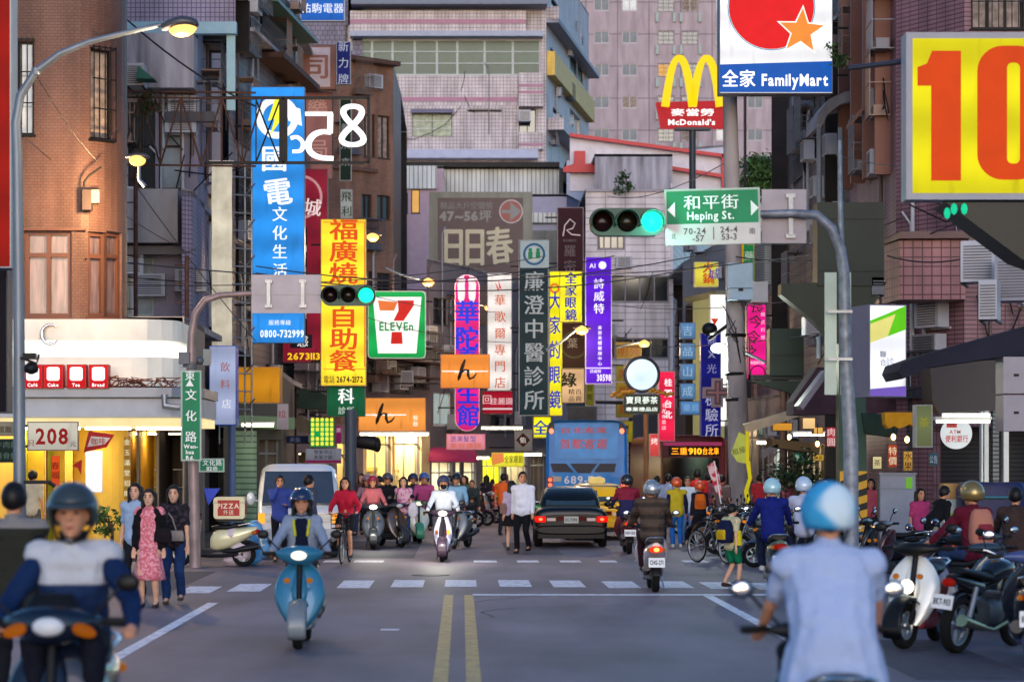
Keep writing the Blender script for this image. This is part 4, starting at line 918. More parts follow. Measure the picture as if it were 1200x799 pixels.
# maroon 城 sign with phone number
def red_x(t, X, Z, k):
    ring(t, X(352), Z(231), 26 / k, 3 / k, '#d99aa0', .7); poly(t, [(X(349), Z(266)), (X(360), Z(266)), (X(360), Z(392)), (X(349), Z(392))], '#2a2c3f', .15, nm='dark_strip'); poly(t, [(X(340), Z(392)), (X(366), Z(392)), (X(366), Z(408)), (X(340), Z(408))], '#34333f', .2, nm='dark_patch')
sign('tall maroon vertical sign with a round emblem and yellow number 26731139', 331, 198, 384, 425, 69, '#9a2038', [('城', 367, 243, 20, '#f2d8d8', 'h', {'e': .9, 'bold': .03, 'tilt': 8}), ('滷味料理', 355, 330, 9, '#e8d8d8', 'v', {'pitch': 26, 'e': .8}), ('感', 355, 400, 13, '#f2ecec', 'h', {'e': .9, 'bold': .03}), ('26731139', 360, 417.5, 10, '#f5c21e', 'h', {'width': 46, 'bold': .06, 'e': 1.1})], .62, .35, '#5b2832', extra=red_x, tvar=.2)
# yellow-orange buffet sign
def yel_x(t, X, Z, k):
    n = 0
    mb = MB()
    for x0, y0, x1, y1 in ((379, 260, 428, 261.2), (426.6, 260, 428, 430), (379, 432, 428, 433)): mb.box(X(x0), -.012, Z(y1), X(x1), -.009, Z(y0))
    mb.build('border_line', glow('#e8862a', .9), t)
sign('bright yellow vertical lightbox reading 福廣燒臘自助餐 in orange with a phone number', 376, 257, 429, 452, 67, '#ffd92e', [('福廣燒臘自助餐', 402.5, 346, 25, '#e8500e', 'v', {'pitch': 25.6, 'bold': .045, 'e': .9, 'sx': 1.3}), ('電話 2674-2172', 402.5, 444.5, 9, '#6b5a14', 'h', {'width': 47, 'e': .2, 'bold': .03})], 1.15, .35, '#c9a83a', 'l', 12, extra=yel_x, tvar=.16)
sign('dark green clinic sign reading 科診所 below the yellow buffet sign', 383, 453, 428, 488, 67.5, '#0c6b44', [('科', 406, 464, 18, '#f1f6f2', 'h', {'bold': .06, 'e': 1}), ('診所', 406, 481, 9, '#cfe0d6', 'h', {'e': .8})], .55, .3, '#174a36', 'l', 20)
def grid_x(t, X, Z, k):
    mb = MB()
    for i in range(5):
        for j in range(6): 
            if (i, j) != (1, 2): mb.prism(rrect(X(364.5 + i * 5.6), Z(522 - j * 5.6), X(368.3 + i * 5.6), Z(517.5 - j * 5.6), .03), -.013, -.011)
    mb.build('yellow_tile', glow('#f0ee4a', 1.0), t)
sign('green lit sign filled with a grid of yellow squares', 363, 490, 392, 524, 70, '#0f9a48', [], .9, .25, '#1d6b40', 'l', 20, extra=grid_x)
sign('grey directory sign with a purple footer under the green grid sign', 358, 525, 400, 543, 70.5, '#9fa3b5', [('營業項目', 379, 529.5, 5, '#3a3f55', 'h', {'e': .1}), ('美髮沙龍', 379, 535.5, 5, '#3a3f55', 'h', {'e': .1})], .4, .15, extra=lambda t, X, Z, k: poly(t, [(X(358.5), Z(542.5)), (X(399.5), Z(542.5)), (X(399.5), Z(539)), (X(358.5), Z(539))], '#8a1f5a', .5))
sign('dark blue shop board half hidden under the green awning', 330, 510, 362, 520, 71, '#1d2a52', [('美髮', 346, 515, 6, '#8f97c4', 'h', {'e': .2})], .2, .15)
sign('small purple vertical sign beside the grid sign', 393, 498, 401, 520, 71, '#8f1f64', [('美', 397, 504, 6, '#f0d0e0', 'h', {'e': .5})], .5, .15)
# convenience store sign
def sev_x(t, X, Z, k):
    poly(t, [(X(437), Z(348)), (X(494), Z(348)), (X(488), Z(414)), (X(443), Z(414))], '#fbf8f2', 1.1, -.0115, 'white_field')
    poly(t, [(X(443), Z(352)), (X(466), Z(354)), (X(462), Z(364)), (X(445), Z(364))], '#e8763a', .95, -.015, 'seven_bar'); poly(t, [(X(466), Z(352)), (X(485), Z(352)), (X(485), Z(358)), (X(473), Z(376)), (X(461), Z(376)), (X(467), Z(364))], '#d3221f', .95, -.016, 'seven_diagonal')
    poly(t, [(X(459), Z(389)), (X(471), Z(389)), (X(472), Z(403)), (X(458), Z(403))], '#d3221f', .95, -.015, 'seven_foot')
sign('green and white convenience store lightbox with a big 7 and ELEVEN', 431, 341, 499, 420, 80, '#10a650', [('ELEVEn', 465, 382.5, 13, '#1a9a50', 'h', {'width': 41, 'bold': .045, 'e': .85})], 1.0, .45, '#d8dcd8', 'r', 8, shape=.07, extra=sev_x)
SW = [(-10, 12), (-8, 13), (-14, -11), (-17, -12)]
def hiragana(cx_, cy_, s_):
    def f(t, X, Z, k):
        mb = MB(); pts = [(0, -14), (-3, -6), (-8, 10), (-9, 13), (-5, 4), (0, -1), (4, 0), (4, 6), (6, 11), (11, 9), (15, 4)]
        mb.tube([(X(cx_ + x * s_), -.02, Z(cy_ + y * s_)) for x, y in pts], [r * s_ / k for r in (1.2, 2.4, 2.2, 1.2, 1, 1.2, 2, 2, 1.8, 1.4, .7)], 6); mb.build('brush_letter', paint('#1d1614', .5), t)
        mb = MB(); mb.tube([(X(cx_ - 30 * s_), -.014, Z(cy_ + 1)), (X(cx_ + 30 * s_), -.014, Z(cy_ + 1))], .6 / k, 4); mb.build('thin_line', glow('#ffffff', 1.1), t)
    return f
sign('orange shop board with a black brush letter ん above the lit beige shop', 420, 466, 499, 505, 83, '#f59a44', [('Ngau  Cafe', 449, 486, 4.5, '#fff4e0', 'h', {'e': 1.0}), ('餐飲', 487, 493, 6, '#fff4e0', 'v', {'e': 1.1, 'pitch': 7})], .95, .3, '#c9824a', extra=hiragana(449, 485, .9))
sign('orange box sign with a black brush letter ん in front of the foot massage sign', 516, 415, 574, 455, 82, '#f4923c', [('Ngau Cafe', 545, 436, 4.5, '#fff4e0', 'h', {'e': 1.0})], .95, .4, '#9a5a2c', 'l', 60, extra=hiragana(545, 434, .9))
# yellow board left by the scaffold
sign('plain orange yellow box board hanging past the blue panel sign', 277, 430, 328, 472, 62, '#e89a1c', [], .62, .9, '#c47d18', 'l', 10)
sign('white and blue lit box sign with faded red writing beside the green street name', 245, 405, 277, 498, 58, '#a9b4d8', [('飲料', 264, 440, 11, '#c97a72', 'v', {'e': .5, 'pitch': 20}), ('店', 266, 473, 11, '#e8e8f0', 'h', {'e': .9})], .8, .6, '#2f55b8', 'l', 10)
sign('small white meter plate on the café corner behind the mast arm', 238, 409, 247, 428, 48, '#c9cccb', [], .3, .1)
sign('white banner with a pink top hanging under the orange board', 325, 473, 338, 503, 60, '#b9aab4', [('拉', 331, 485, 9, '#c9465a', 'h', {'e': .2})], .35, .03)
# foot massage sign
def foot_x(t, X, Z, k):
    for s_ in (-1, 1):
        mb = MB(); cx_ = X(547 + s_ * 6.5)
        mb.prism([(cx_ + x * s_ / k, Z(y)) for x, y in ((-4, 349), (-4.5, 342), (-4, 334), (-5, 328), (-3, 325), (0, 325), (3, 328), (4.5, 333), (4, 342), (3.5, 350), (1, 355), (-2, 354))][::-s_], -.018, -.012)
        for i in range(4): mb.prism(circ(cx_ + s_ * (-2.5 + i * 2.2) / k, Z(323.6 + i * 1.2), 1.15 / k, 10), -.018, -.012)
        mb.build('foot_print', glow('#f6dfe6', 1.05), t)
sign('rounded magenta vertical lightbox with two white feet reading 華陀養生館', 533, 322, 562, 505, 86, '#d81e7e', [('華陀', 547.5, 381, 27, '#2038e8', 'v', {'pitch': 30, 'bold': .07, 'e': .8}), ('養', 548, 419, 25, '#2038e8', 'v', {'bold': .07, 'e': .8}), ('生館', 548.5, 474, 25, '#2038e8', 'v', {'pitch': 26, 'bold': .07, 'e': .8})], 1.0, .4, '#f0b8d4', 'l', 20, shape=.48, extra=foot_x, tvar=.12)
def hug_x(t, X, Z, k):
    poly(t, [(X(x), Z(y)) for x, y in ((580, 330), (586, 341), (583, 340))], '#e0402a', .9); poly(t, [(X(x), Z(y)) for x, y in ((584, 328), (588, 339), (585, 338))], '#e0402a', .9)
sign('white vertical lightbox reading 華歌爾專門店 in orange', 571, 320, 600, 458, 88, '#efe6e0', [('華歌爾專門店', 586, 400, 13, '#e0622a', 'v', {'pitch': 19.3, 'bold': .02, 'e': .75})], .95, .35, '#a9a6a8', 'r', 10, extra=hug_x, tvar=.1)
sign('dark red lit sign 佳麗園 under the white vertical sign', 565, 458, 601, 485, 88.5, '#b3122f', [('佳麗園', 588, 470, 8, '#f2c8cc', 'h', {'e': .9}), ('回', 571, 468, 11, '#f2c8cc', 'h', {'e': .8})], .75, .3, '#7a2230', extra=lambda t, X, Z, k: poly(t, [(X(565.5), Z(478)), (X(600.5), Z(478)), (X(600.5), Z(480)), (X(565.5), Z(480))], '#f0d8dc', .8))
# apartment billboard
def bb_x(t, X, Z, k):
    poly(t, [(X(513), Z(340)), (X(613), Z(340)), (X(613), Z(232)), (X(513), Z(232))], '#4c3a3e', 0, -.011, 'brown_field')
    disc(t, X(599), Z(248), 14 / k, '#a9a2a8', 0, -.014, nm='pale_disc'); disc(t, X(599), Z(248), 12.6 / k, '#8a4a44', 0, -.017, nm='brown_disc')
    poly(t, [(X(x), Z(y)) for x, y in ((588, 246), (598, 246), (598, 237), (611, 248), (598, 259), (598, 250), (588, 250))], '#e8e6ea', .15, -.02, 'arrow')
sign('large brown property billboard with an arrow reading 47~56坪 日日春', 503, 225, 624, 345, 112, mat and '#77786f', [('精品大戶空間情', 547, 241, 8.5, '#d9d6d4', 'h', {'e': .15, 'width': 62, 'bold': .03}), ('47~56坪', 546, 253.5, 14, '#ebe8e6', 'h', {'e': .15, 'width': 62, 'bold': .05}), ('日', 532, 289, 46, '#b3ad94', 'h', {'e': 0, 'bold': .07, 'sx': .62}), ('日', 557, 289, 46, '#b3ad94', 'h', {'e': 0, 'bold': .07, 'sx': .62}), ('春', 586, 288, 44, '#b3ad94', 'h', {'e': 0, 'bold': .07, 'sx': .68, 'tilt': -6})], 0, .3, '#6f7264', extra=lambda t, X, Z, k: bb_x(t, X, Z, k), name='billboard', cat='billboard', tvar=.3)
a = thing('steel_framework', 'rusty angle iron legs standing under the brown billboard', 'steel frame', W(505, 470, 113)); mb = MB(); k = K(113)
for i in range(5): mb.tube([(i * 26 / k, 0, 0), (i * 26 / k, 0, 140 / k)], .05, 5)
for z in (20, 60, 100): mb.tube([(0, 0, z / k), (105 / k, 0, z / k)], .04, 5)
mb.tube([(0, 0, 0), (100 / k, 0, 100 / k)], .05, 5); mb.build('angle_iron', RUST, a)
sign('faded cream strip with big dark numerals below the billboard', 515, 322, 600, 345, 111, '#6b5a60', [('8', 524, 335, 14, '#b3aab0', 'h', {'e': 0, 'bold': .05}), ('0', 583, 335, 14, '#b3aab0', 'h', {'e': 0, 'bold': .05})], 0, .1)
# clinic
def cli_x(t, X, Z, k):
    poly(t, [(X(609.6), Z(314)), (X(643.4), Z(314)), (X(643.4), Z(282)), (X(609.6), Z(282))], '#b4c4cc', .5, -.0105, 'white_head'); ring(t, X(626), Z(298), 13 / k, 2.6 / k, '#1f5f8f', .5); disc(t, X(626), Z(298), 8.6 / k, '#c9d6d8', .5, -.014)
    for s_ in (-1, 1): poly(t, [(X(626 + s_ * 4.5 + x), Z(y)) for x, y in ((-2.6, 303), (2.6, 303), (2.6, 295), (-2.6, 295))], '#1d8f5f', .5, -.018); disc(t, X(626 + s_ * 4.5), Z(293), 2.2 / k, '#1d8f5f', .5, -.018)
sign('tall slate blue vertical clinic sign reading 廉澄中醫診所 with a round green emblem', 608, 281, 643, 487, 84, '#24424f', [('廉澄中醫診所', 626, 399, 23, '#c3ccd2', 'v', {'pitch': 27.8, 'bold': .03, 'e': .45})], .32, .35, '#6f7a82', 'l', 10, extra=cli_x)
def ye_x(t, X, Z, k): ring(t, X(650), Z(338), 6 / k, 2.5 / k, '#e8762a', .9)
sign('narrow yellow vertical sign reading 全家眼鏡 seen edge-on behind the clinic sign', 644, 318, 659, 487, 85.5, '#f4ea14', [('大家的眼鏡', 650.5, 410, 21, '#2233c4', 'v', {'pitch': 29, 'bold': .06, 'e': .7, 'sx': .6})], 1.05, .35, '#c9c02a', extra=ye_x)
sign('yellow square sign reading 全家眼鏡 in blue at the top of the stack', 656, 318, 682, 377, 83, '#f2e818', [('全家眼鏡', 669, 347.5, 13.5, '#1f2fb4', 'v', {'pitch': 14.3, 'bold': .06, 'e': .7})], 1.05, .3, '#b3ab2a')
sign('yellow sign with 全 in blue peeking out left of the bus', 625, 488, 646, 513, 86.5, '#f2e818', [('全', 634, 501, 17, '#1f4fb4', 'h', {'bold': .06, 'e': .7})], 1.05, .3, '#b3ab2a')
def r_x(t, X, Z, k):
    mb = MB(); mb.tube([(X(660), -.02, Z(277)), (X(662), -.02, Z(264)), (X(668), -.02, Z(257)), (X(674), -.02, Z(262)), (X(671), -.02, Z(268)), (X(664), -.02, Z(270)), (X(670), -.02, Z(275)), (X(680), -.02, Z(276))], .8 / k, 6); mb.build('curled_letter', paint('#d6c6cc'), t)
sign('maroon vertical sign with a curled R and 羅密歐', 653, 243, 684, 320, 90, '#5f2f42', [('羅密', 668, 303, 14, '#b9a2ac', 'v', {'e': .1, 'pitch': 18}), ('ROMEO', 668, 282, 4, '#b9a2ac', 'h', {'e': .1})], .12, .3, '#7a6a72', 'l', 14, extra=r_x)
sign('brown round-patterned sign with 茶 behind the bright street lamp', 658, 378, 688, 432, 86, '#5f3a2f', [('葉', 671, 402, 12, '#d8c2a2', 'h', {'e': .3})], .25, .3, '#6f6a3a', extra=lambda t, X, Z, k: ring(t, X(673), Z(404), 16 / k, 2 / k, '#7a7a44', .2))
sign('cream sign with a dark green 綠 and small writing 精品百貨', 658, 432, 685, 472, 85, '#e3b98a', [('綠', 667, 445, 17, '#2f3f1f', 'h', {'bold': .08, 'e': .1}), ('精百', 674, 459, 6.5, '#4a2a1f', 'h', {'e': .1, 'width': 16}), ('品貨', 674, 467, 6.5, '#4a2a1f', 'h', {'e': .1, 'width': 16})], .8, .3, '#8a6a4a')
sign('olive vertical sign with small writing beside the purple sign', 686, 386, 697, 476, 88, '#8f8a2f', [('電器音響', 691, 450, 7, '#5a3a1a', 'v', {'e': .1, 'pitch': 10})], .4, .25, '#b3aab8', extra=lambda t, X, Z, k: ring(t, X(689), Z(434), 5 / k, 2 / k, '#2a5fa8', .5))
sign('grey fabric sign with dark brush strokes behind the bus roof', 664, 476, 700, 496, 89, '#8f8f96', [('心泡', 684, 486, 12, '#2a2a30', 'h', {'e': 0})], .1, .1)
def pur_x(t, X, Z, k): disc(t, X(706), Z(311), 4.6 / k, '#f0e6ff', 1.1); mb = MB(); mb.box(X(687), -.012, Z(432), X(717), -.009, Z(430.6)); mb.build('white_rule', glow('#e0d0ff', .9), t)
sign('bright purple vertical lightbox reading 詩威特 with a phone number 30598', 686, 301, 717, 450, 82, '#5a14d8', [('AI', 694.5, 311.5, 7, '#f0e6ff', 'h', {'e': 1.1}), ('詩威特', 702, 347, 12, '#f2eaff', 'v', {'pitch': 14.5, 'bold': .03, 'e': 1.1}), ('美容美體健康中心', 703, 405, 4.6, '#f2eaff', 'v', {'pitch': 6, 'e': 1.1, 'bold': .03}), ('詩威特', 698, 435, 4, '#f2eaff', 'h', {'e': 1.1}), ('30598', 708, 442.5, 10, '#f2eaff', 'h', {'width': 17, 'bold': .05, 'e': 1.1})], .85, .35, '#9a8fc4', 'r', 14, extra=pur_x)
for i, (y, c_) in enumerate(((401, '#9a7a24'), (428, '#7f7a2a'), (448, '#8f7a1e'), (470, '#7a742a'), (493, '#a09a24'))):
    sign(['faded yellow board with red writing below a street lamp', 'small olive yellow board, second in the ladder of boards', 'ochre board beside the round glowing sign', 'olive board just above the bus corner', 'yellow board lowest of the ladder beside the bus'][i], 722, y, 752 if i == 0 else 742, y + (19 if i < 4 else 25), 96, c_, [('明亮' if i == 0 else '眼', 737 if i == 0 else 732, y + 10, 12, '#a33a1e', 'h', {'e': .3})], .5, .2, '#5a4a2a', group='ladder of yellow boards')
# round glowing sign with dark plaque
a = thing('round_sign', 'round pale blue glowing sign with gold scrolls above a dark plaque 寶貝蔘茶', 'sign', W(752, 486, 78)); k = K(78); mb = MB()
mb.lathe([(21.5 / k, 0), (21.5 / k, .25), (18 / k, .26), (18 / k, 0)], 36, 0, T(0, .13, 47 / k) @ RX(90)); mb.build('rim', paint('#3a3a44', .3, .5), a)
mb = MB(); mb.lathe([(18.4 / k, 0), (17 / k, .03), (10 / k, .06), (.01, .07)], 36, 0, T(0, -.1, 47 / k) @ RX(90)); mb.build('glowing_disc', glow('#cfe4f0', 1.35, .2, 1.2), a)
mb = MB(); r_ = random.Random(3)
for s_ in (-1, 1):
    for i in range(9): mb.ell((s_ * (10 + i * 3.1) / k, -.18, (28 - i * .6 + r_.uniform(-2, 2)) / k), (3.2 / k, .06, 2.2 / k), 0, 8)
mb.build('gold_scroll', paint('#c48a2e', .35, .4), a)
mb = MB(); mb.prism(rrect(-21 / k, 1 / k, 22 / k, 24 / k, .12), -.12, .1); mb.build('plaque', paint('#22301f'), a)
mb = MB(); letters(mb, '寶貝蔘茶', 0, 17 / k, 9 / k, 0, y=-.135, width=38 / k, bold=.05); letters(mb, '專業禮品店', 0, 6.5 / k, 5 / k, 0, y=-.135, width=38 / k, bold=.05); mb.build('lettering', glow('#f4fff4', 1.1, 0), a)
MB().tube([(-22 / k, .1, 14 / k), (-54 / k, .1, 15 / k)], .06, 6).build('bracket', DARK, a)
sign('red vertical lightbox with white writing 台北 beside the round glowing sign', 772, 435, 791, 517, 80, '#e8204a', [('桂圓台北', 783, 467, 9, '#ffeef2', 'v', {'pitch': 12.5, 'bold': .04, 'e': 1.2}), ('名產專賣店', 778, 488, 5, '#ffd0d8', 'v', {'pitch': 6.5, 'e': 1.1})], 1.0, .4, '#c98f9a', tvar=.15)
sign('small red and white lit panel at the shop corner under the red sign', 761, 508, 773, 535, 84, '#d84a4a', [('烤', 767, 517, 8, '#ffeee8', 'h', {'e': 1.1})], .9, .3, '#c9a8a0')
for i, (y, s_) in enumerate(((378, '吉'), (402, '品'), (426, '山'), (449, '成'))): sign('pale blue square sign with %s, number %s from the top of the column of blue squares' % (s_, ['one', 'two', 'three', 'four'][i]), 797, y, 815, y + 19, 92, '#6fa3d8', [(s_, 806, y + 9.5, 12, '#a9cbea', 'h', {'e': .7})], .5, .3, '#59708f', 'l', 6, group='column of pale blue squares')
sign('wide pale blue lit sign at the foot of the blue squares', 797, 470, 822, 486, 91, '#5f9ad8', [('藥局', 810, 478, 9, '#8fbcec', 'h', {'e': .7, 'width': 20})], .6, .3, '#59708f')
def xr(t, X, Z, k): pass
sign('dark blue vertical laboratory sign reading X光檢驗所', 821, 390, 845, 511, 83, '#1b1f8f', [('健X光', 834, 415, 11, '#a9a8d8', 'v', {'pitch': 17, 'e': .5}), ('檢驗所', 834, 486, 15, '#c3c2e6', 'v', {'pitch': 18, 'bold': .02, 'e': .6})], .45, .35, '#5a5c9a', 'r', 12)
a = thing('pharmacy_cross', 'grey outlined cross mounted in front of the blue laboratory sign', 'sign', W(841, 475, 82)); mb = MB(); k = K(82)
def crossp(r_, w_): return [(x / k, (y + 15) / k) for x, y in ((-w_, -r_), (w_, -r_), (w_, -w_), (r_, -w_), (r_, w_), (w_, w_), (w_, r_), (-w_, r_), (-w_, w_), (-r_, w_), (-r_, -w_), (-w_, -w_))]
mb.prism(crossp(17, 6.5), 0, .25); mb.build('cross_case', paint('#7d6f80'), a); MB().prism(crossp(14, 3.8), -.02, -.002).build('inner_cross', paint('#4a3f4c'), a); MB().prism(crossp(11.5, 1.2), -.04, -.022).build('tube_line', paint('#8a5f6a'), a)
def pk(t, X, Z, k): ring(t, X(888), Z(437), 9 / k, 1.2 / k, '#3a0a20', .1); mb = MB()
sign('hot pink vertical lightbox with black brush writing and a circle at its foot', 875, 356, 898, 445, 70, '#f01a8a', [('長今令之', 884, 386, 16, '#2a0a18', 'v', {'pitch': 18, 'bold': .03, 'e': 0, 'tilt': 8}), ('韓式料理', 894, 382, 5, '#ffb8dc', 'v', {'pitch': 9, 'e': 1.1}), ('韓國料理', 887, 425, 4, '#ffd8ec', 'h', {'e': 1.1})], 1.0, .4, '#8a2a5f', 'r', 12, shape=.12, extra=pk)
def mtr(t, X, Z, k): pass
sign('yellow lit sign with red and yellow characters high over the side street', 814, 307, 842, 336, 92, '#e8d84a', [('火鍋', 830, 320, 13, '#d8501e', 'v', {'e': .7, 'pitch': 13, 'bold': .05}), ('城', 837, 321, 13, '#2a4ac4', 'h', {'e': .6})], .8, .4, '#c9c48a')
sign('green and yellow vertical sign behind the street name sign', 868, 286, 884, 330, 88, '#1f8f4f', [('藥', 878, 300, 11, '#cfe8d4', 'h', {'e': .5})], .5, .2, '#a89a2a', extra=lambda t, X, Z, k: poly(t, [(X(868.4), Z(330)), (X(871.5), Z(330)), (X(871.5), Z(286)), (X(868.4), Z(286))], '#d8a81e', .6))
sign('white overexposed vertical lightbox behind the utility pole', 832, 345, 852, 500, 90, '#f6f2e8', [('▼', 838, 377, 9, '#d8382a', 'h', {'e': .8})], 1.6, .4, '#c9c6ba')
# big right-hand signs
def fm_x(t, X, Z, k):
    poly(t, [(X(843.5), Z(108.5)), (X(975), Z(108.5)), (X(975), Z(72)), (X(843.5), Z(76))], '#0a5fc4', .75, -.0112, 'blue_field')
    ring(t, X(904), Z(8), 51.5 / k, 1 / k, '#2a9ac4', .8, -.012); disc(t, X(904), Z(8), 50 / k, '#e0141c', 1.0, -.015, 48, 'red_disc')
    st = lambda R1, R2, cx_, cy_: [(X(cx_ + (R1 if i % 2 == 0 else R2) * sin(radians(36 * i + 4))), Z(cy_ - (R1 if i % 2 == 0 else R2) * cos(radians(36 * i + 4)))) for i in range(10)]
    poly(t, st(31, 13.5, 939, 37), '#fff6ea', 1.1, -.019, 'star_edge'); poly(t, st(27, 11.5, 939, 37), '#f5913a', .95, -.023, 'orange_star')
sign('big white lightbox with a red disc and orange star reading 全家 FamilyMart', 843, -48, 976, 110, 58, '#fbfbff', [('全家', 866, 92.5, 20, '#ffffff', 'h', {'bold': .06, 'e': 1.2, 'width': 40}), ('FamilyMart', 932, 94, 18, '#ffffff', 'h', {'bold': .05, 'e': 1.2, 'width': 79})], 1.0, .5, '#4a4f5a', 'r', 20, extra=fm_x)
def ten_x(t, X, Z, k):
    poly(t, [(X(x), Z(y)) for x, y in ((1092, 60), (1126, 60), (1126, 212), (1091, 212), (1091, 101), (1075, 101), (1075, 79), (1086, 75))], '#e24602', .8, -.012, 'numeral')
    n = 24; o = rrect(X(1145), Z(211), X(1222), Z(54), 30 / k, 8); i_ = rrect(X(1180), Z(192), X(1195), Z(74), 6 / k, 8); m = len(o)
    mb = MB(); mb.add([(x, -.012, z) for x, z in o + i_], [(i, (i + 1) % m, m + (i + 1) % m, m + i) for i in range(m)]); mb.build('numeral', glow('#e24602', .8), t)
sign('huge yellow lightbox with orange red numerals 10 at the upper right', 1062, 38, 1260, 234, 30, '#eade10', [], .9, .35, '#8d8f9a', rim=.08, tvar=.1, extra=ten_x)
a = thing('cantilever_tube', 'long dark steel arm holding the yellow 10 sign from the left', 'bracket', W(995, 80, 31)); MB().tube([(0, 0, 0), (68 / K(31), -.4, .03)], .035, 8).build('tube', paint('#3c3f4c', .4, .5), a)
a = thing('sign_housing', 'dark upturned pyramid housing hanging under the yellow 10 sign', 'sign housing', W(1160, 300, 30)); k = K(30); mb = MB()
P_ = [(-50, 64), (60, 64), (60, -10), (40, -3)]
mb.prism([(x / k, y / k) for x, y in P_][::-1], .1, .9); mb.build('shell', paint('#1c1e1a'), a); mb = MB()
for x in (-50, -42, -30): mb.ell((x / k, .0, (55 if x > -45 else 50) / k), (4 / k, .05, 7 / k), 0, 8)
mb.build('green_lamp', glow('#1fd8a0', .9), a)
def arch_x(): pass
# golden arches
a = thing('arches_sign', "golden arches over a red board reading McDonald's on a dark post", 'sign', W(812, 225, 110)); k = K(110)
mb = MB(); mb.tube([(0, .2, 0), (0, .2, 75 / k)], 4 / k, 10); mb.cbox(0, .2, 74 / k, 42 / k, .5, 3 / k); mb.build('post', paint('#262a33'), a)
mb = MB(); mb.prism([(x / k, (225 - y) / k) for x, y in ((-37, 150), (37, 150), (39, 118), (-43, 120))], 0, .5); mb.build('red_board', glow('#c4202c', .75), a)
mb = MB(); letters(mb, '麥當勞', 0, (225 - 132) / k, 9 / k, 0, y=-.02, width=52 / k, bold=.05); letters(mb, "McDonald's", -1 / k, (225 - 143.5) / k, 9 / k, 0, y=-.02, width=56 / k, bold=.05); mb.build('lettering', glow('#ffffff', 1.2, 0), a)
mb = MB()
def archs(x0, x1, ax):
    pts = []; n = 16
    for i in range(n + 1):
        t_ = -1 + 2 * i / n; x = (x0 + x1) / 2 + (x1 - x0) / 2 * t_; y = 70 + 56 * abs(t_) ** 2.3
        pts.append((x, y))
    for i in range(n):
        (xa, ya), (xb, yb) = pts[i], pts[i + 1]
        def nn(i): 
            p0, p1 = pts[max(i - 1, 0)], pts[min(i + 1, n)]; dx, dy = p1[0] - p0[0], p1[1] - p0[1]; h = hypot(dx, dy); return dy / h, -dx / h
        wa, wb = 3.4 + 1.2 * abs(i / n * 2 - 1), 3.4 + 1.2 * abs((i + 1) / n * 2 - 1); na, nb = nn(i), nn(i + 1)
        q = [((xa + na[0] * wa - 812) / k, (225 - ya - na[1] * wa) / k), ((xb + nb[0] * wb - 812) / k, (225 - yb - nb[1] * wb) / k), ((xb - nb[0] * wb - 812) / k, (225 - yb + nb[1] * wb) / k), ((xa - na[0] * wa - 812) / k, (225 - ya + na[1] * wa) / k)]
        mb.prism(q, -.5, -.1)
archs(779, 811, 0); archs(811, 843, 0)
mb.build('golden_arch', glow('#f6d411', 1.05, .03), a)
# right pole boards etc.
sign('tilted white, green and violet lightbox on the arcade front', 1017, 357, 1064, 465, 42, '#f2f4fa', [('診所', 1043, 430, 10, '#9aa6c4', 'v', {'e': .7}), ('聯合', 1034, 420, 8, '#5a5f8f', 'v', {'e': .4})], 1.15, .8, '#6f6f84', rz=14,
     extra=lambda t, X, Z, k: [poly(t, [(X(1018), Z(402)), (X(1063), Z(386)), (X(1063), Z(358)), (X(1018), Z(376))], '#5fc41e', 1.0, -.0115, 'green_field'), poly(t, [(X(1018), Z(402)), (X(1040), Z(394)), (X(1050), Z(368)), (X(1018), Z(380))], '#d8d078', 1.1, -.014, 'gold_field'), poly(t, [(X(1018), Z(464)), (X(1063), Z(464)), (X(1063), Z(452)), (X(1018), Z(456))], '#7a5fc4', .9, -.0115, 'violet_field')])
a = thing('round_bank_sign', 'round white sign reading 便利銀行 under the white tube light', 'sign', W(1120, 526, 47)); k = K(47)
MB().lathe([(18 / k, 0), (18 / k, .1), (.01, .1)], 32, 0, T(0, .0, 18 / k) @ RX(90)).build('disc', glow('#e3e8ea', .85), a)
mb = MB(); letters(mb, '便利銀行', 0, 12 / k, 9 / k, 0, y=-.11, width=27 / k, bold=.04); letters(mb, 'ATM', -2 / k, 20 / k, 6 / k, 0, y=-.11); mb.build('lettering', paint('#c43a3a'), a)
mb = MB(); mb.box(-12 / k, -.112, 25 / k, 0, -.108, 31 / k); mb.build('red_square', paint('#d8404a'), a)
a = thing('tube_light', 'bright white fluorescent fitting at the entrance with white columns', 'lamp', W(1128, 490, 46.5)); mb = MB(); mb.cbox(0, 0, 0, 1.1, .25, .06); mb.build('fitting', WHITE, a); mb = MB(); mb.tube([(-.52, -.05, -.06), (.52, -.05, -.06)], .035, 8); mb.tube([(-.42, -.14, .06), (.5, -.14, .06)], .03, 8); mb.build('tube', glow('#f4fff0', 3.5, 0), a)
sign('framed clear sign box with a yellow leaf print hanging by the scalloped awning', 1073, 474, 1093, 524, 44, '#8f9a6a', [('茶', 1083, 495, 12, '#c9c42a', 'h', {'e': .4})], .4, .3, '#9aa0a4')
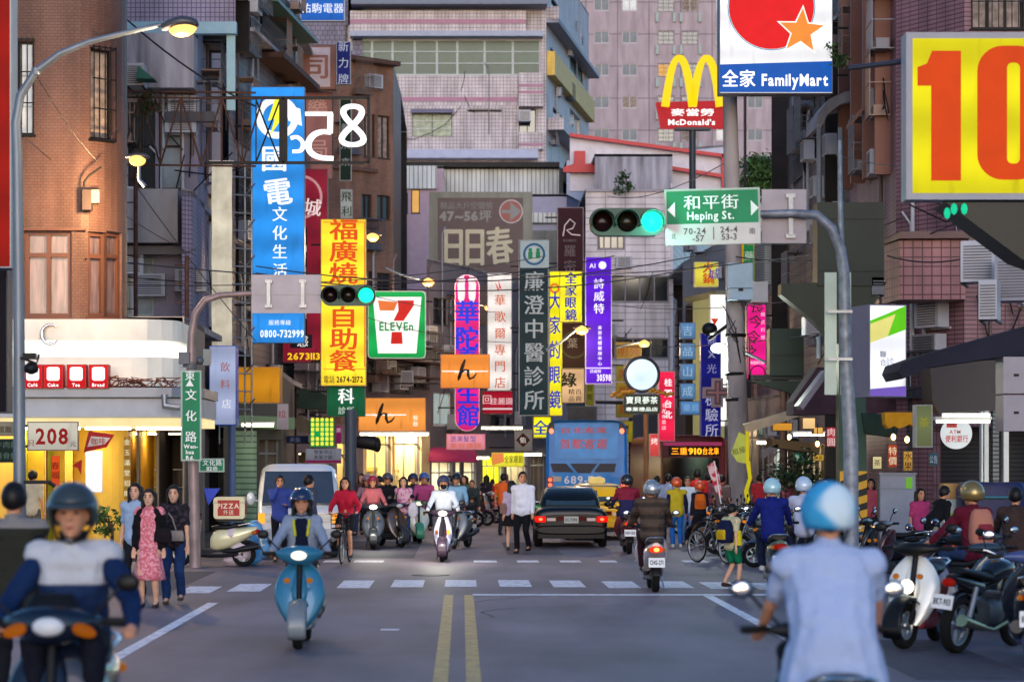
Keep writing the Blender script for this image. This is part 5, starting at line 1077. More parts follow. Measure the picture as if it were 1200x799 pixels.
for i, (px, py, Y, w_, l_) in enumerate(((588, 501, 91, 1.6, 'bright tube light between the massage sign and the clinic sign'), (302, 497, 63.5, .9, 'tube light under the green awning board'), (552, 536, 89.6, 1.4, 'tube light along the pink awning edge'), (462, 508, 82.4, 2.4, 'long tube light under the orange ん board'), (905, 518, 74, 1.0, 'white tube light in the arcade behind the blue helmets'), (948, 508, 66, .9, 'small tube light over the fruit stall'), (765, 538, 100, 1.6, 'white tube light beyond the bus'), (620, 532, 90, 1.0, 'short tube light right of the yellow spectacles sign'))):  # all but the first fitting are added to light the street
    a = thing('tube_light', l_, 'lamp', W(px, py, Y)); MB().cbox(0, .05, .04, w_, .14, .05).build('fitting', WHITE, a); MB().tube([(-w_ / 2 + .03, 0, -.02), (w_ / 2 - .03, 0, -.02)], .04, 8).build('tube', glow('#fff3cf', 14, 0), a)
# left edge red and dark signs
sign('tall red edge-on lightbox at the far left edge of the street', -14, -60, 13, 314, 34, '#b31208', [], .55, .5, '#8d9299')
sign('dark navy hanging box below the red edge sign at the far left', -40, 290, 9, 484, 35, '#141a33', [], .08, .4, '#2b2f3e')
# small centre low signs
sign('pink lit sign with small blue writing below the foot massage sign', 523, 508, 569, 527, 87, '#e88fa0', [('丞美髮型', 543, 514, 7, '#3a5fc4', 'h', {'e': .5, 'width': 30}), ('美容護膚', 546, 522, 6, '#e8703a', 'h', {'e': .7, 'width': 38})], .85, .2, '#b36a70')
sign('pale sign with a dark red diamond and 佑', 603, 503, 624, 528, 88, '#a39a94', [('佑', 613, 515.5, 7, '#f0e8e0', 'h', {'e': .6, 'bold': .04})], .35, .25, '#8a827e', 'l', 30, extra=lambda t, X, Z, k: poly(t, [(X(613 + a), Z(515.5 + b)) for a, b in ((0, 8.5), (8.5, 0), (0, -8.5), (-8.5, 0))], '#6b1f22', .2))
sign('yellow sign with an orange photo reading 家眼鏡 over the lit shops', 576, 530, 614, 547, 86, '#ece43a', [('全家眼鏡', 602, 538, 9, '#3a3f2a', 'h', {'e': .1, 'width': 22})], 1.0, .2, '#b3ab2a', extra=lambda t, X, Z, k: poly(t, [(X(577), Z(545)), (X(591), Z(541)), (X(590), Z(531)), (X(577), Z(531))], '#e88a4a', .9, -.014))
a = thing('pink_awning', 'rounded pink awning over the hair salon shopfront', 'awning', W(532, 541, 90)); k = K(90); mb = MB(); n = 10
vs = []
for j in range(n + 1):
    q = radians(90 * j / n)
    for x in (-29, 27): vs.append(((x * (1 - .12 * sin(q) ** 3)) / k, -1.3 * cos(q), 17 / k * sin(q)))
mb.add(vs, [(2 * i, 2 * i + 1, 2 * i + 3, 2 * i + 2) for i in range(n)], 0, True); mb.build('canvas', mat('pink canvas', '#d8487f', .8, 0, .15, 2, emit=.1), a, mods=[('SOLIDIFY', dict(thickness=.04))])
sign('narrow white lit writing strip next to the green glowing window', 532, 440, 541, 500, 92, '#a9b8b4', [('中醫', 536, 480, 6, '#c44a3a', 'v', {'e': .3})], .4, .1)
# green street name boards
def sb(label, x0, y0, x1, y1, Y, txt, **kw): return sign(label, x0, y0, x1, y1, Y, '#0d7a50', txt, 0, .03, '#9fb0a6', name='street_name_board', cat='street sign', rim=.03, **kw)
wh = '#e6ece8'
sb('green vertical street name board reading 文化路 Wenhua Rd on the left pole', 212, 434, 236, 540, 45.1, [('東', 223, 440, 11, wh, 'h', {'e': 0, 'bold': .03}), ('▲', 223, 449, 9, wh, 'h', {'e': 0}), ('文化路', 224, 487, 13, wh, 'v', {'pitch': 24.5, 'e': 0, 'bold': .03}), ('Wen-', 224, 523, 6, wh, 'h', {'e': 0, 'bold': .03}), ('hua', 223, 529.5, 6, wh, 'h', {'e': 0, 'bold': .03}), ('Rd.', 223, 536, 6, wh, 'h', {'e': 0, 'bold': .03})])
sb('small green horizontal street name plate below the vertical one', 233, 537, 263, 553, 47, [('文化路', 249, 542, 7, wh, 'h', {'e': 0}), ('112巷', 249, 549, 6, wh, 'h', {'e': 0})])
def hp_x(t, X, Z, k):
    for s_ in ((788, -1), (885, 1)): poly(t, [(X(s_[0] + s_[1] * 5), Z(245)), (X(s_[0] - s_[1] * 4), Z(254)), (X(s_[0] - s_[1] * 4), Z(236))], wh, 0, -.012)
    poly(t, [(X(780.8), Z(286.5)), (X(891), Z(286.5)), (X(891), Z(262)), (X(780.8), Z(262))], '#c0b8b8', 0, -.011, 'pale_field')
    t2 = MB(); tt = [('北', 789.5, 276, 7), ('70-24', 815, 270.5, 8), ('-57', 819, 279, 8), ('24-4', 855, 269.5, 8), ('53-3', 855, 278, 8), ('南', 882, 272, 8)]
    for s_, x, y, z_ in tt: letters(t2, s_, X(x), Z(y), z_ / k / .8 if s_[0].isdigit() or s_[0] == '-' else z_ / k, 0, y=-.016, bold=.02)
    t2.box(X(836), -.016, Z(281), X(837), -.0155, Z(266)); t2.build('small_lettering', paint('#4a4048'), t)
a = sb('green horizontal street name sign reading 和平街 Heping St. on the right mast arm', 780, 221, 892, 287, 35, [('和平街', 835, 237, 17, wh, 'h', {'e': 0, 'bold': .02, 'width': 66}), ('Heping St.', 834, 252.5, 12.5, wh, 'h', {'e': 0, 'bold': .02, 'width': 56})], extra=hp_x)
a.rotation_euler[1] = radians(-1.5)
sign('violet flag banner with white writing between parked motorcycles and shops', 888, 498, 905, 512, 88, '#2f6f5a', [('水果', 897, 505, 8, '#cfe0d6', 'h', {'e': .3})], .3, .1)
# ================================================================ STREET FURNITURE
POLE = mat('grey painted pole', '#6f7781', .45, .4, .22, 3, streak=.3)
LAMP = 3.0
def glowlamp(t, loc, e, col=(1, .72, .42), r=.09):
    l = bpy.data.lights.new('lamp_light', 'POINT'); l.energy = e; l.color = col; l.shadow_soft_size = r
    o = bpy.data.objects.new('lamp_light', l); COL.objects.link(o); o.parent = t; o.location = loc; l.energy = e * LAMP; return o
# left street lamp and its curved arm
a = thing('street_lamp', 'tall grey street lamp at the far left with a lit cobra head over the street', 'street lamp', (XG(24, 32), 32, 0)); q = a.location; k = K(32)
mb = MB(); L = lambda px, py: (XG(px, 32) - q.x, 0, ZG(py, 32))
mb.tube([L(24, 722), L(23, 560), L(22, 330), L(20, 180), L(18.5, 145), L(24, 112), L(42, 84)], [.09, .085, .075, .07, .065, .06, .055], 12)
mb.tube([L(42, 84), L(70, 63), L(105, 49), L(150, 38), L(190, 29)], [.055, .045, .04, .035, .03], 10); mb.tube([L(42, 88), L(42, 80)], .06, 10); mb.build('pole', POLE, a)
h = MB(); M_ = T(*L(212, 30)) @ RY(-6)
h.loft([(-.26, 0, 0, .05, .05, 2), (-.16, 0, .02, .1, .07, 2), (.02, 0, .04, .14, .085, 2.2), (.2, 0, .01, .1, .06, 2), (.24, 0, -.01, .03, .02, 2)], 16, 'x', 3, 0, M_); h.build('lamp_head', paint('#4a4a50', .4, .4), a)
h = MB(); h.ell((.02, 0, -.045), (.19, .12, .11), 0, 14, M_); h.build('lamp_lens', glow('#ffb45e', 2.6, 0), a); glowlamp(a, tuple(Vector(L(212, 30)) + Vector((0, 0, -.22))), 60)
# small box on the pole
a = thing('pole_camera', 'cluster of dark boxes strapped to the left lamp pole', 'camera box', W(35, 428, 31.8)); mb = MB(); mb.cbox(0, 0, .12, .16, .16, .08); mb.lathe([(.02, 0), (.09, .03), (.1, .1), (.04, .16)], 12, 0, T(.02, 0, -.12)); mb.tube([(-.12, 0, .1), (.1, -.05, .02), (.12, 0, .14)], .018, 6); mb.build('case', DARK, a)
a = thing('pole_shelf', 'dark metal shelf bracket on the left lamp pole at head height', 'bracket', W(40, 567, 31.8)); mb = MB(); mb.box(-.12, -.1, 0, .2, .1, .05); mb.tube([(.2, 0, .02), (.28, 0, -.03)], .03, 6); mb.build('shelf', DARK, a)
# wall lamp / second sodium lamps
def sodium(px, py, Y, e, lab, arm=None, base=None, s_=1.0):
    a = thing('street_lamp', lab, 'street lamp', W(px, py, Y), 0, 'sodium lamps along the street'); mb = MB(); r = .16 * s_
    mb.loft([(-.3 * s_, 0, .05, .03, .03, 2), (-.1 * s_, 0, .07, .1 * s_, .06, 2), (.2 * s_, 0, .06, .1 * s_, .06, 2), (.3 * s_, 0, .04, .02, .02, 2)], 12, 'x', 2); mb.build('lamp_head', paint('#55504c', .4, .4), a)
    MB().ell((0, 0, -.02), (r * 1.35, r * 1.1, r * .95), 0, 14).build('lamp_lens', glow('#ffb45e', 2.6, 0), a)
    if arm:
        k = K(Y); mb = MB(); mb.tube([((x - px) / k, 0, (py - y) / k + .06) for x, y in arm], [.03 + .01 * i for i in range(len(arm))], 8); mb.build('arm', POLE, a)
    glowlamp(a, (0, -.1, -.3) if e < 140 else (-.7, -.1, -.8), e if e < 140 else e * .8, (1, .62, .28) if e > 140 else (1, .68, .36), r=.12); return a
sodium(161, 187, 48.7, 150, 'glowing sodium lamp in front of the brown tiled corner wall', [(163, 186), (163, 214), (170, 222)], s_=.8)
sodium(437, 277, 74, 90, 'lit lamp on a thin arm crossing the yellow buffet sign', [(430, 277), (405, 283), (385, 286)], s_=.9)
sodium(502, 330, 84, 90, 'lit lamp left of the magenta foot sign', [(495, 330), (470, 324), (452, 316)])
sodium(682, 386, 80, 100, 'lit lamp in front of the brown 葉 sign', [(676, 388), (655, 405), (640, 412)])
sodium(755, 402, 94, 80, 'lit lamp above the round glowing sign', [(750, 403), (735, 406), (722, 409)])
sodium(572, 360, 90, 40, 'small lit lamp at the edge of the white vertical sign', [(566, 360), (550, 356), (535, 358)], s_=.6)
def cold(px, py, Y, lab):
    a = thing('street_lamp', lab, 'street lamp', W(px, py, Y)); MB().ell((0, 0, 0), (.2, .16, .13), 0, 14).build('lamp_lens', glow('#f2ffe8', 5, 0), a); MB().tube([(.2, 0, .05), (.7, 0, -.12), (1.2, .1, -.35)], .035, 8).build('arm', POLE, a); glowlamp(a, (0, -.2, -.3), 60, (.9, 1, .85))
cold(842, 408, 60.5, 'white globe street lamp glowing beside the utility pole')
# traffic signal builder
def signal(label, px, py, Y, pitch, face=-1, yaw=0):
    """three-light horizontal head, centre at px,py; green lit at right"""
    k = K(Y); t = thing('traffic_signal', label, 'traffic light', W(px, py, Y), yaw); p = pitch / k; r = p * .42; mb = MB()
    GRN = paint('#17443c', .4); mb.prism(rrect(-p * 1.52, -p * .56, p * 1.52, p * .56, p * .5, 6), 0, .22); mb.build('housing', GRN, t)
    for i, (c, e) in enumerate((('#180808', 0), ('#151005', 0), ('#18ffa8', 2.4))):
        x = (i - 1) * p
        MB().lathe([(r, 0), (r * .8, .03), (.005, .05)], 20, 0, T(x, .0, 0) @ RX(90)).build('lens', glow(c, e, .02) if e else paint(c, .15), t)
        mb = MB(); n = 16; vs = []
        for j in range(n + 1):
            q = radians(-20 + 220 * j / n); vs += [(x + r * 1.12 * cos(q), 0, r * 1.12 * sin(q)), (x + r * 1.12 * cos(q), -.24, r * 1.12 * sin(q) - .02)]
        mb.add(vs, [(2 * j, 2 * j + 1, 2 * j + 3, 2 * j + 2) for j in range(n)], 0, True); mb.build('visor', paint('#10332d', .5), t, mods=[('SOLIDIFY', dict(thickness=.01))])
    return t
t = signal('traffic signal with a lit green lamp at the end of the left mast arm', 408, 346, 44.9, 21)
t = signal('traffic signal with a lit green lamp beside the Heping St. sign', 735, 260, 34.9, 29); glowlamp(t, (.4, -.4, 0), 6, (.2, 1, .75), .05)
# left pole with mast arm and blank board
a = thing('signal_pole', 'grey pole carrying the left mast arm and the green street name boards', 'signal pole', (XG(226, 45.5), 45.5, 0)); q = a.location
L = lambda px, py, Y=45.5: (XG(px, Y) - q.x, Y - q.y, ZG(py, Y))
mb = MB(); mb.tube([L(229, 665), L(227, 560), L(224, 420), L(225, 390), L(229, 368), L(240, 352), L(258, 346), L(290, 344), L(378, 344)], [.11, .1, .09, .08, .075, .065, .06, .05, .045], 12); mb.build('pole', mat('rust-tinged pole', '#8d7a78', .5, .35, .3, 3), a)
mb = MB(); mb.cbox(L(217, 0)[0], -.12, ZG(420, 45.5), .2, .2, .22); mb.tube([L(224, 424), L(222, 432)], .14, 10); mb.lathe([(.05, 0), (.08, .03), (.02, .12)], 10, 0, T(L(235, 0)[0], -.1, ZG(423, 45.5)) @ RX(90)); mb.build('control_box', paint('#5d6068'), a)
def backboard(t, x0, y0, x1, y1, Y, q, bars, m):
    Zq = lambda py: ZG(py, Y) - q.z
    mb = MB(); mb.box(XG(x0, Y) - q.x, Y - q.y, Zq(y1), XG(x1, Y) - q.x, Y - q.y + .03, Zq(y0)); 
    ym = (y0 + y1) / 2; mb.box(XG(x0, Y) - q.x, Y - q.y - .012, Zq(ym + 1), XG(x1, Y) - q.x, Y - q.y, Zq(ym - 1)); mb.build('board_back', m, t)
    mb = MB()
    for x in bars: mb.cbox(XG(x, Y) - q.x, Y - q.y - .05, Zq(ym), .07, .06, (y1 - y0) * .72 / K(Y)); mb.cbox(XG(x, Y) - q.x, Y - q.y - .04, Zq(y0 + 8), .14, .04, .06); mb.cbox(XG(x, Y) - q.x, Y - q.y - .04, Zq(y1 - 8), .14, .04, .06)
    mb.build('clamp', STEEL, t)
BRD = mat('bare aluminium board', '#8f8b94', .5, .35, .12, 2)
a = thing('board_back_view', 'blank grey back of a street sign on the left mast arm', 'street sign', W(336, 366, 45.2)); backboard(a, 295, 322, 376, 367, 45.25, a.location, (315, 355), BRD)
# right pole, mast arm, boards
a = thing('signal_pole', 'grey speckled pole in front right carrying the Heping St. mast arm', 'signal pole', (XG(996, 35.4), 35.4, 0)); q = a.location
L = lambda px, py, Y=35.4: (XG(px, Y) - q.x, Y - q.y, ZG(py, Y))
mb = MB(); mb.tube([L(998, 700), L(997, 520), L(991, 420), L(989, 320), L(985, 292), L(975, 268), L(957, 252), L(930, 250), L(893, 251), L(780, 254)], [.115, .11, .095, .085, .08, .075, .07, .06, .055, .05], 12); mb.tube([L(987, 320), L(985, 250), L(984, 165)], [.05, .04, .03], 8)
mb.build('pole', mat('speckled grey pole', '#7d828c', .5, .3, .35, 8), a)
a = thing('board_back_view', 'blank grey back of a street sign behind the right mast arm', 'street sign', W(918, 285, 35.6)); backboard(a, 893, 222, 945, 285, 35.55, a.location, (926,), BRD)
a = thing('vertical_board_back', 'pale vertical board seen from behind, clamped to the right pole', 'street sign', W(985, 462, 35.2)); q = a.location; mb = MB()
for x0, x1 in ((969, 983), (987.5, 1000)): mb.box(XG(x0, 35.2) - q.x, .2, 0, XG(x1, 35.2) - q.x, .23, (462 - 318) / K(35.2))
mb.build('board', mat('pale green board', '#a9b8ae', .5, .1, .2, 1), a); mb = MB()  # the board's own pale green
for z in (.5, 1.2): mb.box(-.19, .02, z, .18, .05, z + .04)
mb.build('clamp', STEEL, a)
# green billboard box on a green post with striped foot
GRN = mat('dark green painted steel', '#0e1b17', .5, .2, .25, 2); Y = 50
a = thing('green_display_tower', 'dark green steel display box on a tapered green column with a striped foot', 'display tower', (XG(1002, Y), Y, 0)); q = a.location; k = K(Y)
L = lambda px, py: ((px - 1002) / k, ZG(py, Y))
mb = MB(); mb.prism([L(x, y) for x, y in ((958, 335), (1036, 335), (1036, 237), (958, 237))], 0, .7)
for y in (257, 318): mb.box(L(958, 0)[0], -.03, L(0, y)[1], L(1036, 0)[0], 0, L(0, y - 2)[1])
mb.build('display_box', GRN, a)
mb = MB(); mb.prism([L(x, y) for x, y in ((916, 332), (1040, 330), (1018, 368), (1000, 402), (980, 402), (950, 372), (916, 345))][::-1], .05, .6); mb.build('tapered_head', mat('olive green steel', '#141f15', .5, .2, .25, 2), a)
mb = MB(); mb.prism([L(x, y) for x, y in ((984, 655), (1018, 655), (1015, 400), (984, 400))], .1, .5); mb.build('column', mat('mid green steel', '#27443a', .5, .2, .25, 2), a)
mb = MB(); mb.box(L(985, 0)[0], .07, L(0, 640)[1], L(1017, 0)[0], .096, L(0, 552)[1]); mb.build('striped_foot', paint('#c9961e'), a); mb = MB()
for i in range(5):
    y = 640 - i * 17
    mb.prism([L(x, yy) for x, yy in ((985, y), (1017, y - 10), (1017, y - 18), (985, y - 8))], .06, .068)
mb.build('black_stripe', BLACK, a)
a = thing('green_box_sign', 'dark green box sign on a rusty post over the fruit stall awning', 'sign box', W(912, 455, 62)); k = K(62); mb = MB(); mb.box(-10 / k, 0, 15 / k, 30 / k, .6, 70 / k); mb.build('case', GRN, a); mb = MB(); mb.box(-34 / k, .1, 10 / k, 30 / k, .2, 16 / k); mb.box(-34 / k, .1, 10 / k, -32 / k, .2, 60 / k); mb.box(-10 / k, -.03, 38 / k, 28 / k, 0, 40 / k); mb.build('frame_bar', DARK, a); MB().prism([(-34 / k, 9 / k), (30 / k, 9 / k), (30 / k, -10 / k)][::-1], .1, .5).build('keel', GRN, a); MB().tube([(8 / k, .3, 10 / k), (8 / k, .3, -150 / k)], .1, 8).build('post', RUST, a)
# concrete utility pole, transformer boxes
a = thing('utility_pole', 'tall weathered concrete utility pole leaning slightly over the parked motorcycles', 'utility pole', (XG(869, 60), 60, 0)); q = a.location
mb = MB(); mb.tube([(0, 0, 0), ((860 - 869) / K(60), 0, ZG(330, 60)), ((852 - 869) / K(60), 0, ZG(-40, 60))], [.29, .22, .15], 16); mb.build('shaft', CONC, a)
mb = MB()
for y in (352, 395, 440, 470): mb.lathe([(.26, 0), (.26, .08)], 16, 0, T((862 - 869) / K(60), 0, ZG(y, 60)))
mb.tube([((830 - 869) / K(60), -.1, ZG(398, 60)), ((865 - 869) / K(60), 0, ZG(372, 60))], .05, 6); mb.ell(((831 - 869) / K(60), -.1, ZG(386, 60)), (.2, .2, .17), 0, 12)
mb.build('clamp_band', DARK, a)
mb = MB(); 
for i in range(5): mb.tube([((845 + R.uniform(0, 18) - 869) / K(60), -.2, ZG(355 + R.uniform(0, 30), 60)), ((855 + R.uniform(-8, 8) - 869) / K(60), -.3, ZG(380 + R.uniform(0, 20), 60)), ((872 - 869) / K(60), -.15, ZG(400 + R.uniform(-10, 60), 60))], .011, 5)
mb.build('cable_loop', DARK, a)
a = thing('transformer_box', 'pale blue two-tier transformer box hanging on the utility pole', 'transformer', W(867, 352, 59.4)); k = K(59.4); mb = MB(); mb.box(-15 / k, -.2, 14 / k, 14 / k, .3, 43 / k); mb.box(-14 / k, -.22, 0, 14 / k, .28, 13 / k); mb.build('case', paint('#8fa9bb', .5), a); MB().cbox(0, -.23, 12 / k, .12, .02, .08).build('latch', DARK, a)
a = thing('transformer_box', 'small pale box beside the two-tier transformer', 'transformer', W(892, 354, 66)); k = K(66); MB().box(-10 / k, 0, 0, 8 / k, .4, 24 / k).build('case', paint('#9a9aa6'), a)
# overhead wires
def wires(label, runs, group='overhead wires'):
    a = thing('overhead_wire', label, 'wire', W(runs[0][0], runs[0][1], runs[0][2]), 0, group); q = a.location; mb = MB()
    for x0, y0, Y0, x1, y1, Y1, sag, r in runs:
        P0, P1 = W(x0, y0, Y0), W(x1, y1, Y1); pts = []
        for i in range(13): f = i / 12; p = P0.lerp(P1, f); p.z -= sag * 4 * f * (1 - f); pts.append(p - q)
        mb.tube(pts, r * .75, 4)
    mb.build('cable', paint('#2d2a30', .6), a)
for i, (l_, r_) in enumerate([('thick black cable sloping down from the brown corner block', (136, 12, 55, 300, 125, 60, .2, .035)), ('low cable running left to right just above the left mast arm', (100, 303, 50, 620, 325, 100, .3, .022)), ('cable crossing in front of the maroon and yellow signs', (150, 325, 60, 720, 300, 70, .5, .02)), ('thin cable above the canopy running to the blue sign', (30, 330, 52, 640, 300, 75, .4, .015)),
                           ('cable across the brown billboard', (300, 312, 60, 860, 290, 60, .6, .02)), ('lower cable across the brown billboard', (300, 320, 60, 860, 305, 60, .6, .02)), ('cable just under the right signal', (560, 320, 90, 1010, 290, 50, .3, .018)), ('cable from the utility pole to the rose tiled block', (858, 280, 60, 1060, 255, 50, .3, .02)),
                           ('second cable from the utility pole to the rose tiled block', (858, 300, 60, 1120, 262, 50, .4, .02)), ('cable dipping in front of the curved rose bay', (1040, 300, 50, 1200, 275, 46, .3, .02)), ('thin cable past the pale transformer box', (700, 355, 95, 980, 345, 60, .3, .018)), ('low cable behind the pink vertical sign', (720, 405, 95, 1000, 385, 55, .2, .018)),
                           ('cable rising from the concrete balcony to the blue sign', (150, 205, 55, 300, 400, 60, .1, .018)), ('diagonal wire across the brown tiled wall', (42, 88, 40, 115, 190, 49, .1, .012)), ('slack wire across the brown wall and meter box', (28, 160, 49, 230, 300, 56, .2, .012)), ('wire along the left balcony windows', (150, 300, 55, 230, 292, 55, .1, .015)),
                           ('wire above the 7 sign', (430, 345, 75, 600, 365, 90, .2, .015)), ('wire under the 7 sign', (430, 372, 75, 640, 400, 90, .3, .015)), ('wire by the apartment tower to the utility pole', (700, 225, 130, 852, 190, 62, .6, .02)), ('wire from the eave to the far right', (985, 183, 60, 1065, 195, 35, .05, .012))]): wires(l_, [r_])
# air conditioners
def ac_unit(px0, py0, px1, py1, Y, label, col='#a9abb4', group='air conditioners on the walls', proj=.7, rz=0):
    k = K(Y); w_, h_ = (px1 - px0) / k, (py1 - py0) / k; t = thing('air_conditioner', label, 'air conditioner', W((px0 + px1) / 2, py1, Y), rz, group)
    MB().box(-w_ / 2, 0, 0, w_ / 2, proj, h_).build('casing', paint(col, .5), t); mb = MB(); n = max(4, int(h_ / .06))
    for i in range(n): mb.box(-w_ * .42, -.02, h_ * (.08 + .84 * i / n), w_ * .42, 0, h_ * (.08 + .84 * i / n) + .02)
    mb.build('grille', paint('#55565f'), t); mb = MB(); mb.box(-w_ / 2, 0, -.04, -w_ / 2 + .04, proj + .3, 0); mb.box(w_ / 2 - .04, 0, -.04, w_ / 2, proj + .3, 0); mb.build('bracket', DARK, t); return t
ac_unit(1126, 282, 1165, 330, 44, 'white slatted air conditioner upper left of the group under the yellow 10', rz=-18)
ac_unit(1142, 268, 1186, 300, 46, 'pale flat unit highest in the group under the yellow 10', '#8f909c', rz=-18)
ac_unit(1166, 300, 1215, 352, 43, 'largest grey unit with dark vents at the right edge', '#8a8b98', rz=-18)
ac_unit(1147, 328, 1168, 374, 42, 'narrow white slatted unit lowest of the right-hand group', rz=-18)
ac_unit(148, 74, 168, 100, 60.3, 'small air conditioner in the concrete balcony with a green hood'); 
ac_unit(470, 434, 484, 452, 84, 'air conditioner behind the rusty rails above the orange board')
ac_unit(608, 129, 622, 142, 149, 'air conditioner on the pink striped block'); ac_unit(655, 38, 664, 48, 232, 'upper air conditioner between the striped block and the tower'); ac_unit(655, 0, 664, 9, 232, 'top air conditioner on the tower edge')
ac_unit(944, 370, 960, 392, 60, 'grey unit on the dark wall beside the curved truss'); ac_unit(1022, 325, 1036, 345, 50, 'small box unit beside the green display tower', '#5a5f6a')
a = thing('green_hood', 'small green canvas hood over the caged balcony window', 'awning', W(172, 96, 60.2)); MB().prism([(-.2, -.0), (.25, .0), (-.15, .32)], -.5, .2).build('hood', paint('#1f5f52'), a)
# flower plant on roof, tree on the right
def leaves(label, px, py, Y, rad, n, cat='tree', trunk=None, cols=('#2e4a26', '#3f6130', '#24391f'), leaf=.12, rz_=1.):
    t = thing('tree' if cat == 'tree' else 'potted_plant', label, cat, W(px, py, Y)); r = random.Random(int(px)); mb = MB()
    cl = [Vector((r.uniform(-1, 1) * rad, r.uniform(-1, 1) * rad * .8, r.uniform(-.6, 1) * rad * rz_)) for _ in range(max(7, n // 90))]
    for i in range(n):
        c = r.choice(cl); p = c + Vector((r.gauss(0, 1), r.gauss(0, 1), r.gauss(0, .8))) * rad * .26; s_ = leaf * r.uniform(.6, 1.4)
        M = Matrix.Translation(p) @ Euler((r.uniform(-1, 1), r.uniform(-1, 1), r.uniform(0, 6.28))).to_matrix().to_4x4()
        mb.add([(-s_, 0, 0), (0, -s_ * .4, .03 * s_), (s_, 0, 0), (0, s_ * .4, .03 * s_)], [(0, 1, 2, 3)], r.randrange(3), False, M)
    mb.build('crown' if cat == 'tree' else 'foliage', [mat('leaf ' + c, c, .6, 0, .25, 6) for c in cols], t)
    mb = MB(); z0 = trunk if trunk is not None else -rad * 1.5
    mb.tube([(0, 0, z0), (.05 * rad, 0, z0 * .4), (0, 0, 0)], [rad * .13, rad * .09, rad * .05], 8)
    for c in cl[:7]: mb.tube([(0, 0, z0 * .3), c * .6, c], [rad * .06, rad * .04, rad * .015], 5)
    mb.build('trunk' if cat == 'tree' else 'stem', mat('bark', '#4a3b30', .9, 0, .3, 8), t); return t
leaves('leafy tree rising behind the grey blank sign board at upper right', 905, 212, 95, .95, 3800, trunk=-2.2, cols=('#3a5a2e', '#4f7040', '#2c4526'), leaf=.13, rz_=.7)
leaves('dark bushy tree beside the fruit stall at right', 935, 566, 56, .62, 1100, trunk=-1.9, cols=('#1f3a22', '#2b4a2a', '#16281a'), leaf=.07)
t = leaves('young leafy plant in a red pot beside the cafe door', 131, 612, 46.5, .3, 260, 'plant', -.45, leaf=.07, cols=('#2f4a22', '#44602c', '#5f7a34'))
MB().lathe([(.1, 0), (.15, .02), (.19, .26), (.2, .3), (.17, .3)], 16, 0, T(0, 0, -.72)).build('pot', paint('#8a3a2f', .6), t)
leaves('bush of balcony flowers beside the tall white shop sign', 985, 68, 58, .28, 200, 'plant', -.3, leaf=.06); leaves('roof terrace shrub on the dark rooftop block', 736, 216, 119, .5, 200, 'plant', -.4)
leaves('potted balcony bush on the orange lamp balcony', 172, 125, 56, .3, 200, 'plant', -.4, cols=('#3a4a2a', '#5a3a2a', '#2a3a22'), leaf=.07)
# right-hand awnings, stalls
def awning(label, pts, Y, depth, m, name='awning', frame=True):
    """pts: pixel outline of the front sheet at depth Y; slopes back and up"""
    a = thing(name, label, 'awning', W(pts[0][0], pts[0][1], Y)); q = a.location
    P_ = [(XG(x, Y) - q.x, ZG(y, Y) - q.z) for x, y in pts]; ar = sum(P_[i][0] * P_[(i + 1) % len(P_)][1] - P_[(i + 1) % len(P_)][0] * P_[i][1] for i in range(len(P_)))
    if ar < 0: P_ = P_[::-1]
    MB().prism(P_, 0, depth).build('canvas', m, a); return a
NAVY = mat('dark navy canvas', '#191b2a', .8, 0, .3, 1.2, bump=.3)
awning('large dark navy awning sloping down from the right edge', [(1053, 435), (1057, 425), (1085, 415), (1200, 383), (1240, 372), (1240, 415), (1175, 418), (1090, 430), (1058, 444)], 40, 1.6, NAVY)
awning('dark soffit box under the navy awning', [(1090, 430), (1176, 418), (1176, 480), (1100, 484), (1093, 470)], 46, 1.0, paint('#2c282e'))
a = awning('yellow scalloped awning over the dark stall', [(1037, 483), (1077, 483), (1077, 497), (1072, 500), (1066, 497), (1060, 500), (1054, 502), (1048, 499), (1042, 502), (1038, 497)], 47, .4, mat('yellow canvas', '#c98f1a', .8, 0, .2, 3))
awning('dark maroon pleated awning behind the right pole', [(930, 470), (958, 430), (1060, 440), (1068, 478), (1030, 484), (930, 486)], 54, 1.2, mat('maroon canvas', '#3f2c36', .9, 0, .35, 2, bump=.3))
awning('thin sloping grey roof edge above the stall', [(936, 475), (968, 433), (972, 437), (941, 480)], 52, .8, paint('#6d6a78'))
awning('dark green canvas sheet hanging under the maroon awning', [(1010, 484), (1058, 486), (1050, 512), (1014, 508)], 50, .6, mat('green canvas', '#1f3027', .9, 0, .3, 2))
awning('cream beam of a folded awning at the utility pole', [(872, 497), (935, 478), (937, 488), (874, 508)], 58, .6, mat('cream canvas', '#a89a84', .8, 0, .2, 3))
awning('ribbed cream awning over the fruit stall', [(905, 514), (962, 520), (960, 531), (905, 524)], 58, 1.2, tile('ribbed cream canvas', '#a8926a', '#6d5a40', .12, 9, .015, .1, .8, 0))
awning('grey lower beam of the stall', [(893, 528), (912, 520), (912, 527), (893, 538)], 58, .4, paint('#5d5a60'))
awning('green flat awning on the left shop by the orange board', [(347, 478), (352, 455), (372, 458), (395, 470), (398, 480), (380, 480)], 74, 1.0, mat('olive canvas', '#38493f', .8, 0, .25, 2))
awning('dull brown awning under the green flat awning', [(340, 494), (352, 486), (372, 500), (372, 508), (350, 506)], 70, .8, mat('brown canvas', '#5f564a', .8, 0, .25, 2))
